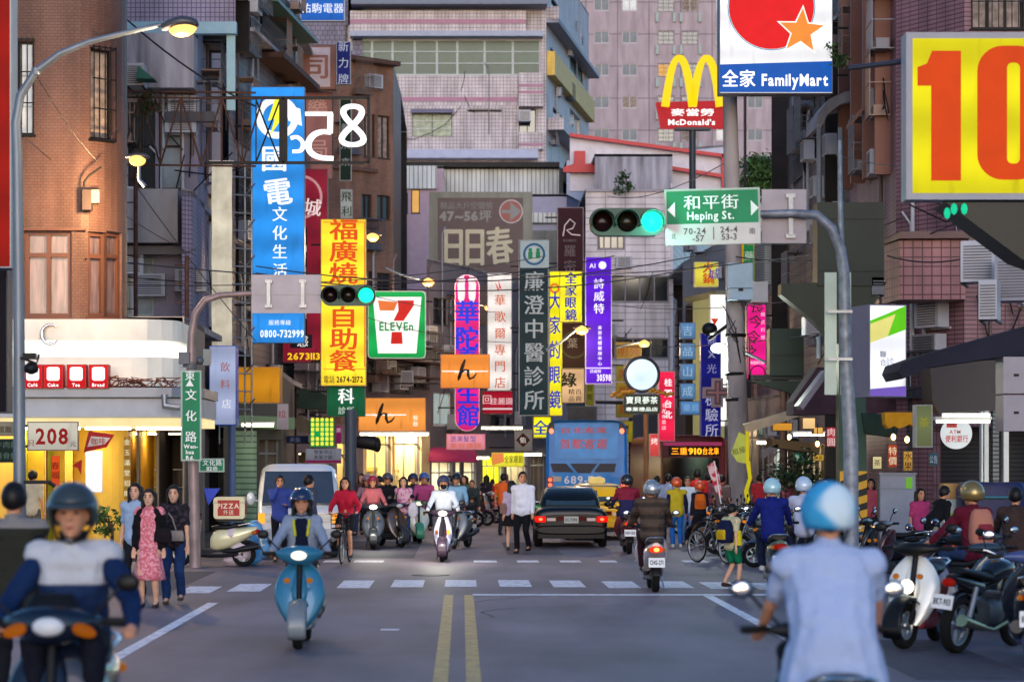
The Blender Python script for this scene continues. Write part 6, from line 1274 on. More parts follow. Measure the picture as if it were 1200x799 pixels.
for i, (x, y, w_, h_, c, e, l_) in enumerate(((940, 489, 16, 14, '#f2c98a', 1.1, 'lit cream lantern box in the fruit stall'), (905, 495, 24, 10, '#e8a23a', .9, 'glowing orange fruit shelf under the awning'), (953, 500, 12, 9, '#f0b860', 1.0, 'small amber lit shelf in the fruit stall'), (918, 556, 4, 22, '#d8d040', .6, 'short yellow ribbon'))):
    if i == 3: continue
    sign(l_, x, y, x + w_, y + h_, 59, c, [], e, .3, '#6b4a2a', cat='lamp box', name='lit_box')
a = thing('market_flag', 'yellow house-shaped banner with a long yellow ribbon hanging from the stall', 'banner', W(874, 590, 57)); k = K(57); mb = MB()
mb.prism([(x / k, (590 - y) / k) for x, y in ((-17, 530), (-8, 506), (0, 510), (0, 543), (-10, 541))][::-1], 0, .03); mb.build('cloth', mat('lime canvas', '#c9d060', .8, 0, .15, 4, emit=.25), a)
mb = MB(); mb.prism([(x / k, (590 - y) / k) for x, y in ((0, 540), (5, 540), (7, 560), (3, 575), (6, 590), (0, 590), (-2, 575), (3, 560))][::-1], 0, .03); mb.prism([(x / k, (590 - y) / k) for x, y in ((0, 505), (4, 505), (4, 540), (0, 540))][::-1], 0, .03); mb.build('ribbon', mat('yellow ribbon', '#e0d020', .7, 0, .15, 4, emit=.3), a)
mb = MB(); letters(mb, '租屋', -8 / k, (590 - 528) / k, 8 / k, 0, y=-.01, tilt=-15); mb.build('lettering', paint('#3a4a1a'), a)
# LED bus seen behind the pole
# electrical cabinet
a = thing('utility_cabinet', 'grey steel utility cabinet with a small green sticker on the right pavement', 'utility cabinet', (XG(1052, 50), 50, .13), -4); k = K(50); mb = MB(); mb.box(-.37, 0, .05, .37, .5, 1.62); mb.box(-.39, -.03, 1.62, .39, .53, 1.66); mb.box(-.36, .02, -.0, .36, .48, .05); mb.build('case', mat('cabinet grey', '#747a88', .5, .1, .12, 2), a); mb = MB(); mb.box(-.345, -.012, .09, .345, -.001, 1.3); mb.box(-.345, -.012, 1.34, .345, -.001, 1.58); mb.build('door', mat('cabinet door grey', '#7d8392', .5, .1, .12, 2), a); MB().box(.17, -.016, 1.33, .3, -.013, 1.56).build('green_sticker', paint('#6fc41e'), a); MB().cbox(.3, -.03, .8, .03, .04, .12).build('handle', DARK, a)
# stack of cartons and blue tarpaulin bin
a = thing('carton', 'brown carton on top of the white boxes behind the maroon rider', 'box', (XG(1120, 46), 46, 1.30)); MB().box(-.24, 0, 0, .24, .4, .3).build('case', mat('cardboard', '#b58c54', .9, 0, .12, 5), a); MB().box(.0, -.004, .08, .12, -.001, .2).build('label_patch', paint('#4a5f8f'), a)
for i in range(3):
    a = thing('stacked_box', ['white box with a green band at the bottom of the stack', 'white box with a green band in the middle of the stack', 'white box with a green band just under the brown carton'][i], 'box', (XG(1120, 46), 46, .13 + .39 * i), 0, 'white boxes with green bands'); MB().box(-.23, 0, 0, .23, .4, .385).build('case', paint('#b9c4c4'), a); MB().box(-.232, -.005, .05, .232, -.001, .12).build('green_band', paint('#8fc41e'), a)
a = thing('blue_bin', 'large dark blue tarpaulin-covered bin at the white columns', 'bin', (XG(1168, 45), 45, .13)); mb = MB(); mb.loft([(0, 0, .5, .55, .45, 6), (.6, 0, .5, .6, .5, 6), (1.3, 0, .5, .6, .5, 5), (1.5, 0, .5, .56, .46, 4)], 24, 'z', 3); mb.build('tarpaulin', mat('blue tarpaulin', '#151d4a', .5, 0, .3, 3, bump=.5, bscale=5), a); MB().lathe([(.62, 0), (.63, .02), (.62, .04)], 20, 0, T(0, .5, 1.2)).build('cord', paint('#2f6a78'), a)
a = thing('grey_meter_box', 'two grey meter boxes fixed high at the right edge', 'meter box', W(1190, 505, 40)); k = K(40); mb = MB(); mb.box(-14 / k, 0, 0, 20 / k, .6, 42 / k); mb.box(-14 / k, 0, 44 / k, 20 / k, .6, 87 / k); mb.build('case', paint('#8a8792'), a); mb = MB(); mb.box(-2 / k, -.01, 20 / k, 4 / k, 0, 23 / k); mb.box(-2 / k, -.01, 64 / k, 4 / k, 0, 67 / k); mb.build('plate', DARK, a)
# plastic rubbish bags beside the pizza scooter
for i, (px, py, c, l_) in enumerate(((288, 662, '#4f8fc4', 'pale blue plastic rubbish bag beside the cream scooter'), (279, 663, '#c9b8c4', 'whitish plastic rubbish bag beside the cream scooter'), (297, 655, '#6fa9d8', 'second blue rubbish bag nearest the white van'))):
    Y = YG(py); a = thing('rubbish_bag', l_, 'rubbish bag', (XG(px, Y), Y, 0), 0, 'plastic rubbish bags'); r_ = random.Random(i); mb = MB()
    for j in range(5): mb.ell((r_.uniform(-.12, .12), r_.uniform(-.1, .1), .2 + .1 * j), (.26 - .02 * j, .22, .22), 0, 12)
    mb.build('bag', mat('plastic ' + c, c, .25, 0, .2, 6, bump=.8, bscale=9), a, mods=[('REMESH', dict(mode='VOXEL', voxel_size=.03, use_smooth_shade=True))])
# blue triangular board, wooden shop clutter left
a = thing('blue_pennant', 'blue triangular pennant board behind the left signal pole', 'board', W(248, 592, 47)); k = K(47); MB().prism([(-9 / k, 20 / k), (10 / k, 20 / k), (-4 / k, 0)][::-1], 0, .04).build('board', paint('#1f3fb4'), a)
# traffic signal seen from the side on the dark box
a = thing('side_signal', 'dark traffic signal turned sideways below the green clinic sign', 'traffic light', W(428, 522, 68)); mb = MB(); mb.loft([(-.32, 0, .1, .16, .16, 3), (0, 0, .1, .2, .2, 3), (.3, .05, .05, .22, .22, 2.4)], 14, 'x', 2); mb.ell((.34, 0, .02), (.12, .2, .22), 0, 12); mb.build('housing', DARK, a)
a = thing('sign_post', 'dark blue grey post behind the white van', 'post', (XG(411, 66), 66, 0)); MB().tube([(0, 0, 0), (0, 0, ZG(480, 66))], .16, 10).build('pole', paint('#3c4658'), a)
for i, (px, Y, py, c, l_) in enumerate(((272, 60, 440, '#5a6f9a', 'blue grey pipe post beside the pale green shutter'), (541, 92, 480, '#3a3138', 'dark shop post left of the pink awning'), (757, 86, 480, '#c98a5a', 'copper coloured shop post by the bus'), (1010, 56, 440, '#4a3f3a', 'brown awning post behind the striped column'))):
    a = thing('shop_post', l_, 'post', (XG(px, Y), Y, 0)); MB().tube([(0, 0, 0), (0, 0, ZG(py, Y))], .09, 8).build('pole', paint(c), a)

# small shop-front things under the right awnings
for i, (x0, y0, x1, y1, Y, c, tx, tc, e, l_) in enumerate((
    (1040, 520, 1052, 548, 50.8, '#b8442a', '特價', '#ffe8c0', .7, 'red price board hanging in the dark stall'), (1058, 528, 1070, 552, 50.9, '#d8a84a', '水果', '#5a1a10', .6, 'amber price board next to the red one in the dark stall'),
    (1022, 534, 1034, 550, 51.2, '#e8d8a0', '茶', '#3a2a1a', .8, 'cream lit board behind the striped column'), (1088, 530, 1100, 546, 51.0, '#3a6a8a', '公告', '#d8e8f0', .3, 'small blue notice on the dark shutter'),
    (930, 530, 944, 542, 60, '#1f7a5a', '檳榔', '#d8f0e0', .5, 'green notice behind the bushy tree'), (968, 500, 980, 524, 58, '#c43a4a', '肉圓', '#ffe8e0', .7, 'crimson vertical board in the fruit stall'), (952, 532, 966, 540, 60, '#e8c04a', '早餐', '#6a2a10', .8, 'yellow strip board in the fruit stall'))):
    sign(l_, x0, y0, x1, y1, Y, c, [(tx, (x0 + x1) / 2, (y0 + y1) / 2, min(x1 - x0, y1 - y0) * .62 if len(tx) == 1 or y1 - y0 < x1 - x0 + 4 else (x1 - x0) * .8, tc, 'v' if y1 - y0 > x1 - x0 + 4 else 'h', {'e': e, **({} if y1 - y0 > x1 - x0 + 4 or len(tx) == 1 else {'width': (x1 - x0) * .8})})], e, .06, '#3a3230', cat='board', name='notice_board')
for i, (px, py, Y, l_) in enumerate(((1047, 512, 49.5, 'bare amber bulb over the red price board'), (958, 520, 58, 'bare bulb above the crimson board'), (925, 512, 60, 'bare bulb beside the orange shelf'), (1063, 515, 49.6, 'bare amber bulb over the amber price board'))):
    a = thing('light_bulb', l_, 'light bulb', W(px, py, Y)); MB().ell((0, 0, 0), (.05, .05, .07), 0, 12).build('bulb', glow('#ffc870', 9, 0), a); MB().tube([(0, 0, .06), (0, 0, .5)], .01, 5).build('cord', BLACK, a)
# ================================================================ VEHICLES
def wheel_parts(t, y, z, r, w_, x=0, rim=ALU, spokes=5, yaw=0, rimr=.62, n=28, thin=False):
    """wheel (tyre) > rim; axle along x"""
    M = T(x, y, z) @ RZ(yaw) @ RY(90); tr = w_ * .5
    prof = [(r * rimr, -tr * .8), (r * .9, -tr), (r * .97, -tr * .75), (r, -tr * .3), (r, tr * .3), (r * .97, tr * .75), (r * .9, tr), (r * rimr, tr * .8)]
    o = MB().lathe(prof, n, 0, M, closed=True).build('wheel', RUB, t)
    mb = MB(); mb.lathe([(r * rimr * 1.02, -tr * .7), (r * rimr * 1.02, tr * .7), (r * rimr * .88, tr * .5), (r * rimr * .88, -tr * .5)], n, 0, M, closed=True)
    mb.lathe([(r * .16, -tr * .8), (r * .16, tr * .8)], 12, 0, M)
    for i in range(spokes):
        a = 360 * i / spokes; mb.box(0, -r * (.02 if thin else .075), -tr * (.1 if thin else .35), r * rimr * .92, r * (.02 if thin else .075), tr * (.1 if thin else .35), 0, M @ RZ(a))
    mb.build('rim', rim, o); return o
def plate(t, txt, x, y, z, w_=.26, h_=.14, rx=0, back=True, col='#dcdcdc', tc='#1c1c22', e=.0):
    M = T(x, y, z) @ RZ(180 if back else 0) @ RX(rx)
    o = MB().box(-w_ / 2, -.006, -h_ / 2, w_ / 2, .006, h_ / 2).build('licence_plate', glow(col, .35) if e else paint(col, .4), t, M=M)
    mb = MB(); letters(mb, txt, 0, 0, h_ * .62, 0, y=-.009, width=w_ * .84, bold=.03); mb.build('lettering', paint(tc), o); return o
SEATM = mat('black vinyl seat', '#111013', .45, 0, .2, 12, bump=.2)
def scooter(label, px, Y, face, col, scale=1., col2=None, head=True, on=True, tail=False, txt='GX5-218', group=None, shield='round', steer=0, mirrors=True, lampz=None, cat='scooter', z=0, lean=0, boxm=None, indic=False, he=5., bars=False, cover=False):
    """face = heading in degrees, 0 looks at the camera (front toward -y)"""
    t = thing('scooter', label, cat, (XG(px, Y), Y, z), face, group, scale); 
    if lean: t.rotation_euler[1] = radians(lean)
    P_ = mat('scooter paint ' + col, col, .25, .15, .06, 4, coat=.7); P2 = mat('scooter trim ' + (col2 or '#2a2c31'), col2 or '#2a2c31', .4, .1, .1, 5, coat=.2)
    # rear body: y from -.1 to .85
    mb = MB(); mb.loft([(-.02, 0, .46, .1, .12, 3), (.08, 0, .5, .15, .2, 3), (.3, 0, .54, .17, .2, 2.8), (.55, 0, .6, .16, .15, 2.5), (.75, 0, .67, .12, .1, 2.3), (.88, 0, .72, .06, .05, 2)], 18, 'y', 4); mb.build('rear_body', P_, t)
    mb = MB(); mb.box(-.16, -.42, .27, .16, .04, .33); mb.loft([(-.42, 0, .25, .13, .06, 3), (0, 0, .24, .15, .08, 3), (.35, 0, .27, .12, .09, 3), (.62, .02, .26, .08, .08, 2)], 14, 'y', 3); mb.build('floorboard', P2, t)
    mb = MB(); mb.loft([(.0, 0, .74, .1, .035, 2.6), (.12, 0, .755, .14, .05, 2.8), (.35, 0, .755, .15, .055, 2.8), (.48, 0, .79, .14, .055, 2.6), (.68, 0, .81, .11, .04, 2.3)], 18, 'y', 4); mb.build('seat', SEATM, t)
    # leg shield with centre nose
    M = T(0, -.49, 0) @ RX(-14)
    mb = MB(); W1 = .235 if shield == 'round' else .165
    mb.loft([(.22, 0, -.02, .09, .05, 2.3), (.34, 0, -.01, W1 * .78, .06, 2.4), (.52, 0, 0, W1 * 1.12, .075, 2.3), (.68, 0, .0, W1 * 1.1, .07, 2.3), (.82, 0, .0, W1 * .85, .06, 2.2), (.93, 0, .01, .1, .05, 2)], 20, 'z', 4, 0, M); mb.build('leg_shield', P_, t)
    mb = MB(); mb.loft([(.42, 0, -.05, .05, .04, 2), (.56, 0, -.07, .085, .05, 2), (.72, 0, -.065, .07, .045, 2), (.86, 0, -.04, .04, .03, 2)], 14, 'z', 3, 0, M); mb.build('front_grille', P2 if shield != 'round' else P_, t)
    # steering group in front
    st = RZ(steer); F_ = T(0, -.5, 0) @ st
    mb = MB()
    for s_ in (-1, 1): mb.tube([F_ @ Vector((s_ * .07, -.13, .25)), F_ @ Vector((s_ * .065, -.02, .5))], .022, 8)
    mb.tube([F_ @ Vector((0, .02, .52)), F_ @ Vector((0, .14, .98))], .03, 8); mb.build('front_fork', DARK, t)
    o = wheel_parts(t, -.5, .235, .235, .1, spokes=5, yaw=0); o.matrix_local = T(0, 0, 0)
    for v in o.data.vertices: v.co = F_ @ Matrix.Translation((0, -.13, 0)) @ T(0, .5, 0) @ v.co
    for c in o.children:
        for v in c.data.vertices: v.co = F_ @ Matrix.Translation((0, -.13, 0)) @ T(0, .5, 0) @ v.co
    mb = MB(); vs = []; n = 12
    for j in range(n + 1):
        q = radians(-25 + 150 * j / n); rr = .275
        for i, x in enumerate((-.1, -.07, 0, .07, .1)): vs.append(F_ @ Vector((x, -.13 - rr * cos(q) * (1 - .0), .235 + (rr + (.02, .045, .055, .045, .02)[i] - .04) * sin(q))))
    mb.add(vs, [(5 * j + i, 5 * j + i + 1, 5 * j + i + 6, 5 * j + i + 5) for j in range(n) for i in range(4)], 0, True); mb.build('front_fender', P2, t, mods=[('SOLIDIFY', dict(thickness=.012))])
    wheel_parts(t, .62, .235, .235, .11, spokes=3)
    mb = MB(); mb.loft([(.5, 0, .48, .07, .03, 2.5), (.75, 0, .47, .08, .03, 2.5), (.93, 0, .38, .07, .02, 2.5), (1.0, 0, .28, .06, .012, 2.5)], 12, 'y', 3); mb.build('rear_fender', BLACK, t)
    # handlebar cover
    H_ = F_ @ T(0, .12, 0)
    mb = MB(); mb.loft([(-.25, .02, .99, .03, .028, 2), (-.2, -.01, .99, .055, .055, 2.2), (-.11, -.04, .985, .09, .09, 2.4), (0, -.05, .98, .105, .105, 2.5), (.11, -.04, .985, .09, .09, 2.4), (.2, -.01, .99, .055, .055, 2.2), (.25, .02, .99, .03, .028, 2)], 16, 'x', 4, 0, H_ @ (Matrix.Identity(4) if cover else T(0, 0, .99) @ Matrix.Diagonal((1, .72, .66, 1)) @ T(0, 0, -.99))); mb.build('handlebar_cover', P_ if cover else P2, t)
    for s_ in (-1, 1):
        g = MB(); g.tube([H_ @ Vector((s_ * .2, .01, .99)), H_ @ Vector((s_ * .27, .03, 1.0))], .012, 6); g.tube([H_ @ Vector((s_ * .27, .03, 1.0)), H_ @ Vector((s_ * .4, .06, .995))], .019, 8); g.tube([H_ @ Vector((s_ * .22, -.03, .985)), H_ @ Vector((s_ * .38, .0, .975))], .007, 5); g.build('handlebar_grip', BLACK, t)
        if mirrors:
            m_ = MB(); m_.tube([H_ @ Vector((s_ * .2, 0, 1.02)), H_ @ Vector((s_ * .3, -.02, 1.12)), H_ @ Vector((s_ * .36, 0, 1.19))], .008, 5); m_.ell(tuple(H_ @ Vector((s_ * .39, -.005, 1.2))), (.065, .02, .048), 0, 12); x = m_.build('mirror', BLACK, t)
            MB().ell(tuple(H_ @ Vector((s_ * .39, .012, 1.2))), (.056, .006, .04), 0, 10).build('mirror_glass', CHROME, x)
    lz = lampz or .985
    if bars:
        for s_ in (-1, 1): MB().ell(tuple(H_ @ Vector((s_ * .17, -.1, .96))), (.075, .04, .034), 0, 12, None, RY(s_ * 18)).build('indicator', glow('#c96a12', .45, .3), t)
        MB().loft([(.98, 0, -.05, .17, .05, 2.4), (1.06, 0, -.02, .15, .04, 2.4), (1.14, 0, .02, .1, .02, 2.2)], 16, 'z', 3, 0, H_).build('dash_cowl', BLACK, t)
    lm = glow('#fff6da', he, 0) if on else paint('#c9cdd2', .15)
    hy = -.145 if lz > .9 else -.22
    l_ = MB()
    if lz > .9: l_.ell(tuple(H_ @ Vector((0, hy, lz - .005))), (.085, .04, .05), 0, 16)
    else: l_.ell(tuple(T(0, -.5, 0) @ Vector((0, -.13, lz))), (.07, .05, .07), 0, 16)
    l_.build('headlight', lm, t)
    for s_ in (-1, 1) if not bars else ():
        MB().ell((s_ * .12, -.6 if lz > .9 else -.59, .72 if not indic else .6), (.035, .03, .03 if not indic else .05), 0, 10).build('indicator', glow('#ff9a2a', 3 if (indic and s_ > 0) or indic == 2 else .25), t)
    # tail
    MB().loft([(.8, 0, .66, .1, .045, 2.5), (.9, 0, .67, .09, .05, 2.5), (.93, 0, .67, .06, .035, 2)], 14, 'y', 3).build('tail_light', glow('#ff2a1a', 1.6 if tail else .15), t)
    if tail: MB().ell((0, .925, .665), (.05, .02, .035), 0, 12).build('brake_lamp', glow('#ff7a3a', 5, 0), t)
    for s_ in (-1, 1): MB().ell((s_ * .115, .84, .66), (.03, .05, .028), 0, 10).build('rear_indicator', glow('#e8862a', .3), t)
    plate(t, txt, 0, .985, .47, .25, .15, -14)
    mb = MB(); mb.tube([(.12, .2, .3), (.14, .45, .3), (.145, .62, .34)], [.03, .05, .055], 10); mb.tube([(.145, .62, .34), (.15, .95, .4)], [.062, .062], 12); mb.build('exhaust', mat('dark muffler', '#2b2a2c', .35, .6, .2, 6), t)
    mb = MB()
    for s_ in (-1, 1): mb.tube([(s_ * .12, .5, .79), (s_ * .13, .72, .83), (s_ * .08, .86, .85), (0, .88, .85)], .012, 6)
    mb.tube([(-.1, .3, .25), (-.16, .38, .02)], .014, 6); mb.build('grab_rail', CHROME if col2 != '#111' else BLACK, t)
    return t
def motorcycle(label, px, Y, face, col='#1c2030', scale=1., group=None, cat='motorcycle', z=0, lean=0, steer=0, on=False, txt='BK7-903', tail=False, chromeex=True, mx=1):
    t = thing('motorcycle', label, cat, (XG(px, Y), Y, z), face, group, scale)
    if lean: t.rotation_euler[1] = radians(lean)
    P_ = mat('tank paint ' + col, col, .22, .2, .06, 4, coat=.8)
    wheel_parts(t, -.68, .3, .3, .1, spokes=5, rimr=.74); wheel_parts(t, .62, .3, .3, .12, spokes=5, rimr=.74)
    mb = MB()
    for s_ in (-1, 1): mb.tube([(s_ * .08, -.68, .3), (s_ * .08, -.45, .95)], .025, 8)
    mb.build('front_fork', CHROME, t)
    mb = MB(); mb.tube([(0, -.42, .85), (0, -.1, .7), (0, .35, .62), (0, .62, .7)], .035, 8); mb.tube([(0, -.4, .8), (0, -.25, .35), (0, .15, .28), (0, .62, .3)], .03, 8); mb.build('frame', DARK, t)
    mb = MB(); mb.loft([(-.25, 0, .42, .1, .14, 3), (-.05, 0, .42, .15, .17, 3), (.15, 0, .4, .13, .14, 3)], 14, 'y', 3)
    for i in range(5): mb.cbox(0, -.12, .48 + i * .035, .26, .22, .012)
    mb.build('engine', mat('engine alloy', '#55575c', .45, .7, .25, 8), t)
    mb = MB(); mb.loft([(-.45, 0, .82, .06, .06, 2), (-.32, 0, .86, .14, .1, 2.4), (-.1, 0, .86, .15, .11, 2.4), (.08, 0, .8, .1, .07, 2.2)], 18, 'y', 4); mb.build('tank', P_, t)
    mb = MB(); mb.loft([(.02, 0, .8, .09, .035, 2.6), (.2, 0, .8, .13, .045, 2.6), (.45, 0, .84, .13, .045, 2.6), (.72, 0, .88, .1, .035, 2.3)], 16, 'y', 4); mb.build('seat', SEATM, t)
    mb = MB(); mb.loft([(.25, 0, .68, .1, .09, 2.5), (.55, 0, .74, .11, .07, 2.4), (.82, 0, .8, .07, .04, 2)], 14, 'y', 3); mb.build('side_cover', P_, t)
    mb = MB(); mb.ell((0, -.52, .9), (.1, .09, .1), 0, 16); mb.build('headlamp_shell', P_, t); MB().ell((0, -.59, .9), (.085, .03, .085), 0, 16).build('headlight', glow('#fff2d0', 5, 0) if on else paint('#b9bec4', .15), t)
    mb = MB(); mb.tube([(-.36, -.28, 1.02), (-.25, -.38, 1.03), (-.1, -.44, .98), (.1, -.44, .98), (.25, -.38, 1.03), (.36, -.28, 1.02)], .014, 6); mb.build('handlebar', CHROME, t)
    for s_ in (-1, 1):
        MB().tube([(s_ * .28, -.36, 1.03), (s_ * .4, -.25, 1.02)], .02, 8).build('handlebar_grip', BLACK, t)
        m_ = MB(); m_.tube([(s_ * .25, -.38, 1.03), (s_ * .3, -.36, 1.2)], .008, 5); m_.ell((s_ * .33, -.36, 1.22), (.065, .02, .045), 0, 12); m_.build('mirror', BLACK, t)
        MB().ell((s_ * .17, -.52, .84), (.04, .04, .03), 0, 10).build('indicator', glow('#ff8a1a', .7), t)
    for y0, nm in ((-.68, 'front_fender'), (.62, 'rear_fender')):
        mb = MB(); vs = []; n = 10
        for j in range(n + 1):
            q = radians(20 + 120 * j / n); 
            for x in (-.065, 0, .065): vs.append((x, y0 - .34 * cos(q), .3 + (.34 + (.02 if x == 0 else 0)) * sin(q)))
        mb.add(vs, [(3 * j + i, 3 * j + i + 1, 3 * j + i + 4, 3 * j + i + 3) for j in range(n) for i in range(2)], 0, True); mb.build(nm, P_, t, mods=[('SOLIDIFY', dict(thickness=.012))])
    mb = MB(); mb.tube([(mx * .12, -.25, .3), (mx * .15, .1, .24), (mx * .16, .35, .28)], .025, 8); mb.tube([(mx * .16, .35, .28), (mx * .17, .85, .38)], [.04, .065], 12); mb.build('exhaust', mat('brassy muffler', '#8f8a6a', .25, .9, .15, 6) if chromeex else DARK, t)
    mb = MB(); mb.tube([(.1, .45, .7), (.12, .62, .32)], .03, 8); mb.tube([(-.1, .45, .7), (-.12, .62, .32)], .03, 8); mb.build('shock_absorber', STEEL, t)
    MB().ell((0, .88, .76), (.08, .05, .045), 0, 12).build('tail_light', glow('#e0261a', 1.5 if tail else .2), t); plate(t, txt, 0, .98, .56, .24, .15, -12)
    return t
# ---- traffic
def hl(t, e, loc=(0, -1.0, .9)): glowlamp(t, loc, e, (1, .95, .8), .05)
s_ = scooter('sky blue scooter with silver lower panels ridden toward the camera', 354, 26.3, 0, '#2a6d8c', 1.02, '#6f7880', on=True, he=1.6, steer=0, cover=True)
sc2 = scooter('white and violet scooter with a bright headlight and orange indicator in mid street', 520, 48.7, -2, '#c9cbe6', 1.0, '#3a2a3a', he=14, indic=1, lampz=None, shield='slim'); hl(sc2, 14, (0, -1.5, 1.0))
sc3 = scooter('dark scooter with a dazzling headlight carrying the pink-jacketed rider', 437, 55.4, 3, '#3c4048', 1.0, '#22252b', he=22); hl(sc3, 14, (0, -1.5, 1.0))
scooter('dark grey scooter with a black-clad rider beside the woman in jeans', 458, 57, 25, '#4a4040', 1.0, on=False)
scooter('white and mint scooter ridden toward the camera by the pink-clad rider', 489, 60, 6, '#d8dccf', 1.0, '#4aa07a', on=True, he=1.2)
scooter('grey scooter behind the white-shirted rider', 540, 56, -15, '#6a7078', 1.0, on=False)
scooter('dark red scooter with a lit tail lamp ridden away beside the taxi', 735, 53, 180, '#6a1a24', 1.0, '#2a1a1c', tail=True, on=False, txt='RNV-550')
scooter('pale silver scooter with a bright orange tail lamp ridden away by the brown-jacketed rider', 765, 37.6, 179, '#b9a9ae', 1.0, '#23242a', tail=True, on=False, txt='CHG-271')
scooter('green grey scooter with a chrome rail ridden away by the blue-jacketed rider', 908, 37.8, 178, '#2c4a48', 1.05, '#8d8f8a', on=False, txt='AAO-501')
scooter('dark navy scooter with amber indicators beside the headlamp in the left foreground', 82, 14.0, -3, '#0c1526', 1.1, on=False, bars=True, cover=True, indic=False, steer=4, txt='BVA-117')
scooter('dark scooter of the foreground rider in the pale blue shirt', 970, 12.9, 179, '#14161c', 1.08, on=False, txt='HVJ-880', mirrors=True)
# ---- parked near right
wsc = scooter('white scooter with red inner panel and a lit round headlight parked at the right', 1080, 26.3, -24, '#e2e2da', 1.08, '#9a1c1c', he=4, lampz=.62, on=True, steer=-14, shield='round')
motorcycle('black motorcycle with a bronze muffler parked behind the white scooter', 1152, 25.6, 140, '#15161c', 1.0, lean=-5, mx=-1)
scooter('dark scooter with a white plate cropped by the right edge', 1208, 24.0, 168, '#22252e', 1.05, '#3a4a7a', on=False, txt='KJ2-666')
scooter('dark scooter under the maroon-shirted rider', 1150, 29.5, 205, '#23252d', 1.05, on=False)
scooter('blue black scooter with a pale side behind the maroon rider', 1195, 30.5, 230, '#3a4658', 1.05, on=False, cat='scooter')
# ---- parked rows
wsc_ = [c for c in wsc.children if c.name.startswith('handlebar_cover')][0]; wsc_.data.materials.clear(); wsc_.data.materials.append(BLACK); wf_ = [c for c in wsc.children if c.name.startswith('front_fender')][0]; wf_.data.materials.clear(); wf_.data.materials.append(BLACK); wr_ = [c for c in wsc.children if c.name.startswith('rear_body')][0]; wr_.data.materials.clear(); wr_.data.materials.append(paint('#6a1518', .3))
cols = ['#1c2026', '#3a1518', '#2a3440', '#5a5c62', '#14161b', '#203a5a', '#6a1c20', '#8a8c90', '#26303a']
ords = ['first', 'second', 'third', 'fourth', 'fifth', 'sixth', 'seventh', 'eighth', 'ninth', 'tenth', 'eleventh', 'twelfth']
base_s = scooter('dark scooter, first of the parked row from the backpack boy', 872, 52, 250, '#1c2026', 1.0, on=False, group='motorcycles parked along the right kerb'); base_m = motorcycle('black motorcycle, second of the parked row from the backpack boy', 888, 50, 250, '#14161b', group='motorcycles parked along the right kerb')
def recolour(o, m):
    for c in o.children:
        if c.name.split('.')[0] in ('tank', 'side_cover', 'rear_body', 'leg_shield', 'handlebar_cover', 'front_fender'):
            c.data = c.data.copy(); c.data.materials.clear(); c.data.materials.append(m)
for i, (px, Y, f) in enumerate(((858, 55, 245), (846, 58, 250), (905, 47, 248), (836, 62, 245), (826, 66, 250), (922, 45.5, 252), (868, 60, 240), (948, 44, 245), (890, 56, 250))):
    c = copytree(base_s if i % 2 else base_m, (XG(px, Y), Y, 0), f, '%s %s, %s of the parked row from the backpack boy' % (['black', 'wine red', 'slate', 'grey', 'jet black', 'navy', 'crimson', 'silver', 'blue grey'][i], 'scooter' if i % 2 else 'motorcycle', ords[i + 2]))
    recolour(c, mat('scooter paint ' + cols[i], cols[i], .25, .15, .06, 4, coat=.7))
for i, (px, Y, f) in enumerate(((548, 76, 80), (535, 74, 85), (560, 79, 75), (590, 80, 80), (604, 82, 85), (577, 82, 80), (694, 70, 100), (655, 72, 95), (512, 72, 80))):
    cc = ['#5a1c28', '#2a2c30', '#8a8a90', '#7a1c2a', '#30343a', '#b3b3b8', '#2f5a30', '#3a7a3a', '#45484f'][i]
    c = copytree(base_s, (XG(px, Y), Y, 0), f, ['wine scooter parked left of the long-haired woman', 'charcoal scooter parked behind the white-shirted rider', 'silver scooter parked right beside the long-haired woman', 'dark red scooter parked right of the long-haired woman', 'slate scooter parked by the orange-shirted person', 'pale scooter parked under the yellow shopfront', 'dark green scooter between the big man and the bus', 'light green scooter parked at the rear left of the bus', 'grey scooter parked by the pink awning post'][i], group='scooters parked along the left kerb')
    recolour(c, mat('scooter paint ' + cc, cc, .25, .15, .06, 4, coat=.7))
for i, (px, Y, f, l_) in enumerate(((1118, 29.5, 215, 'black scooter wedged behind the white scooter'), (1176, 28.0, 200, 'slate scooter beside the seat of the black motorcycle'), (1040, 41, 240, 'dark scooter between the striped column and the white scooter'), (1128, 33, 225, 'dark blue scooter in the second rank at the right'), (960, 43, 245, 'dark scooter behind the two blue helmets'), (1062, 39, 235, 'charcoal scooter in front of the utility cabinet'))):
    c = copytree(base_s, (XG(px, Y), Y, 0), f, l_, 'scooters crowded at the right kerb'); recolour(c, mat('scooter paint ' + cols[(i * 2) % 9], cols[(i * 2) % 9], .25, .15, .06, 4, coat=.7))
# pizza scooter
cs = scooter('cream scooter with a red delivery box parked at the left kerb', 249, 46.2, -97, '#d9d2a8', 1.0, '#26262a', on=False)
a = thing('delivery_box', 'cream and red delivery box strapped on the cream scooter', 'delivery box', (XG(270, 46.2), 46.2, .92), 0); mb = MB(); mb.prism(rrect(-.3, 0, .3, .42, .06), -.25, .25); mb.build('box', paint('#d6cba4', .4), a); mb = MB(); mb.box(-.22, -.262, .06, .2, -.251, .36); mb.box(.301, -.18, .08, .306, .18, .34); mb.build('red_panel', paint('#a82a24'), a); mb = MB(); letters(mb, 'PIZZA', -.01, .25, .13, 0, y=-.268, bold=.03); letters(mb, '外送', -.01, .13, .1, 0, y=-.268, bold=.02); mb.build('lettering', paint('#e0c9b0'), a); MB().box(-.31, -.26, .3, .31, .26, .325).build('lid_seam', paint('#b8ac86'), a); MB().box(-.25, -.2, -.05, .25, .2, -.002).build('rack', BLACK, a)
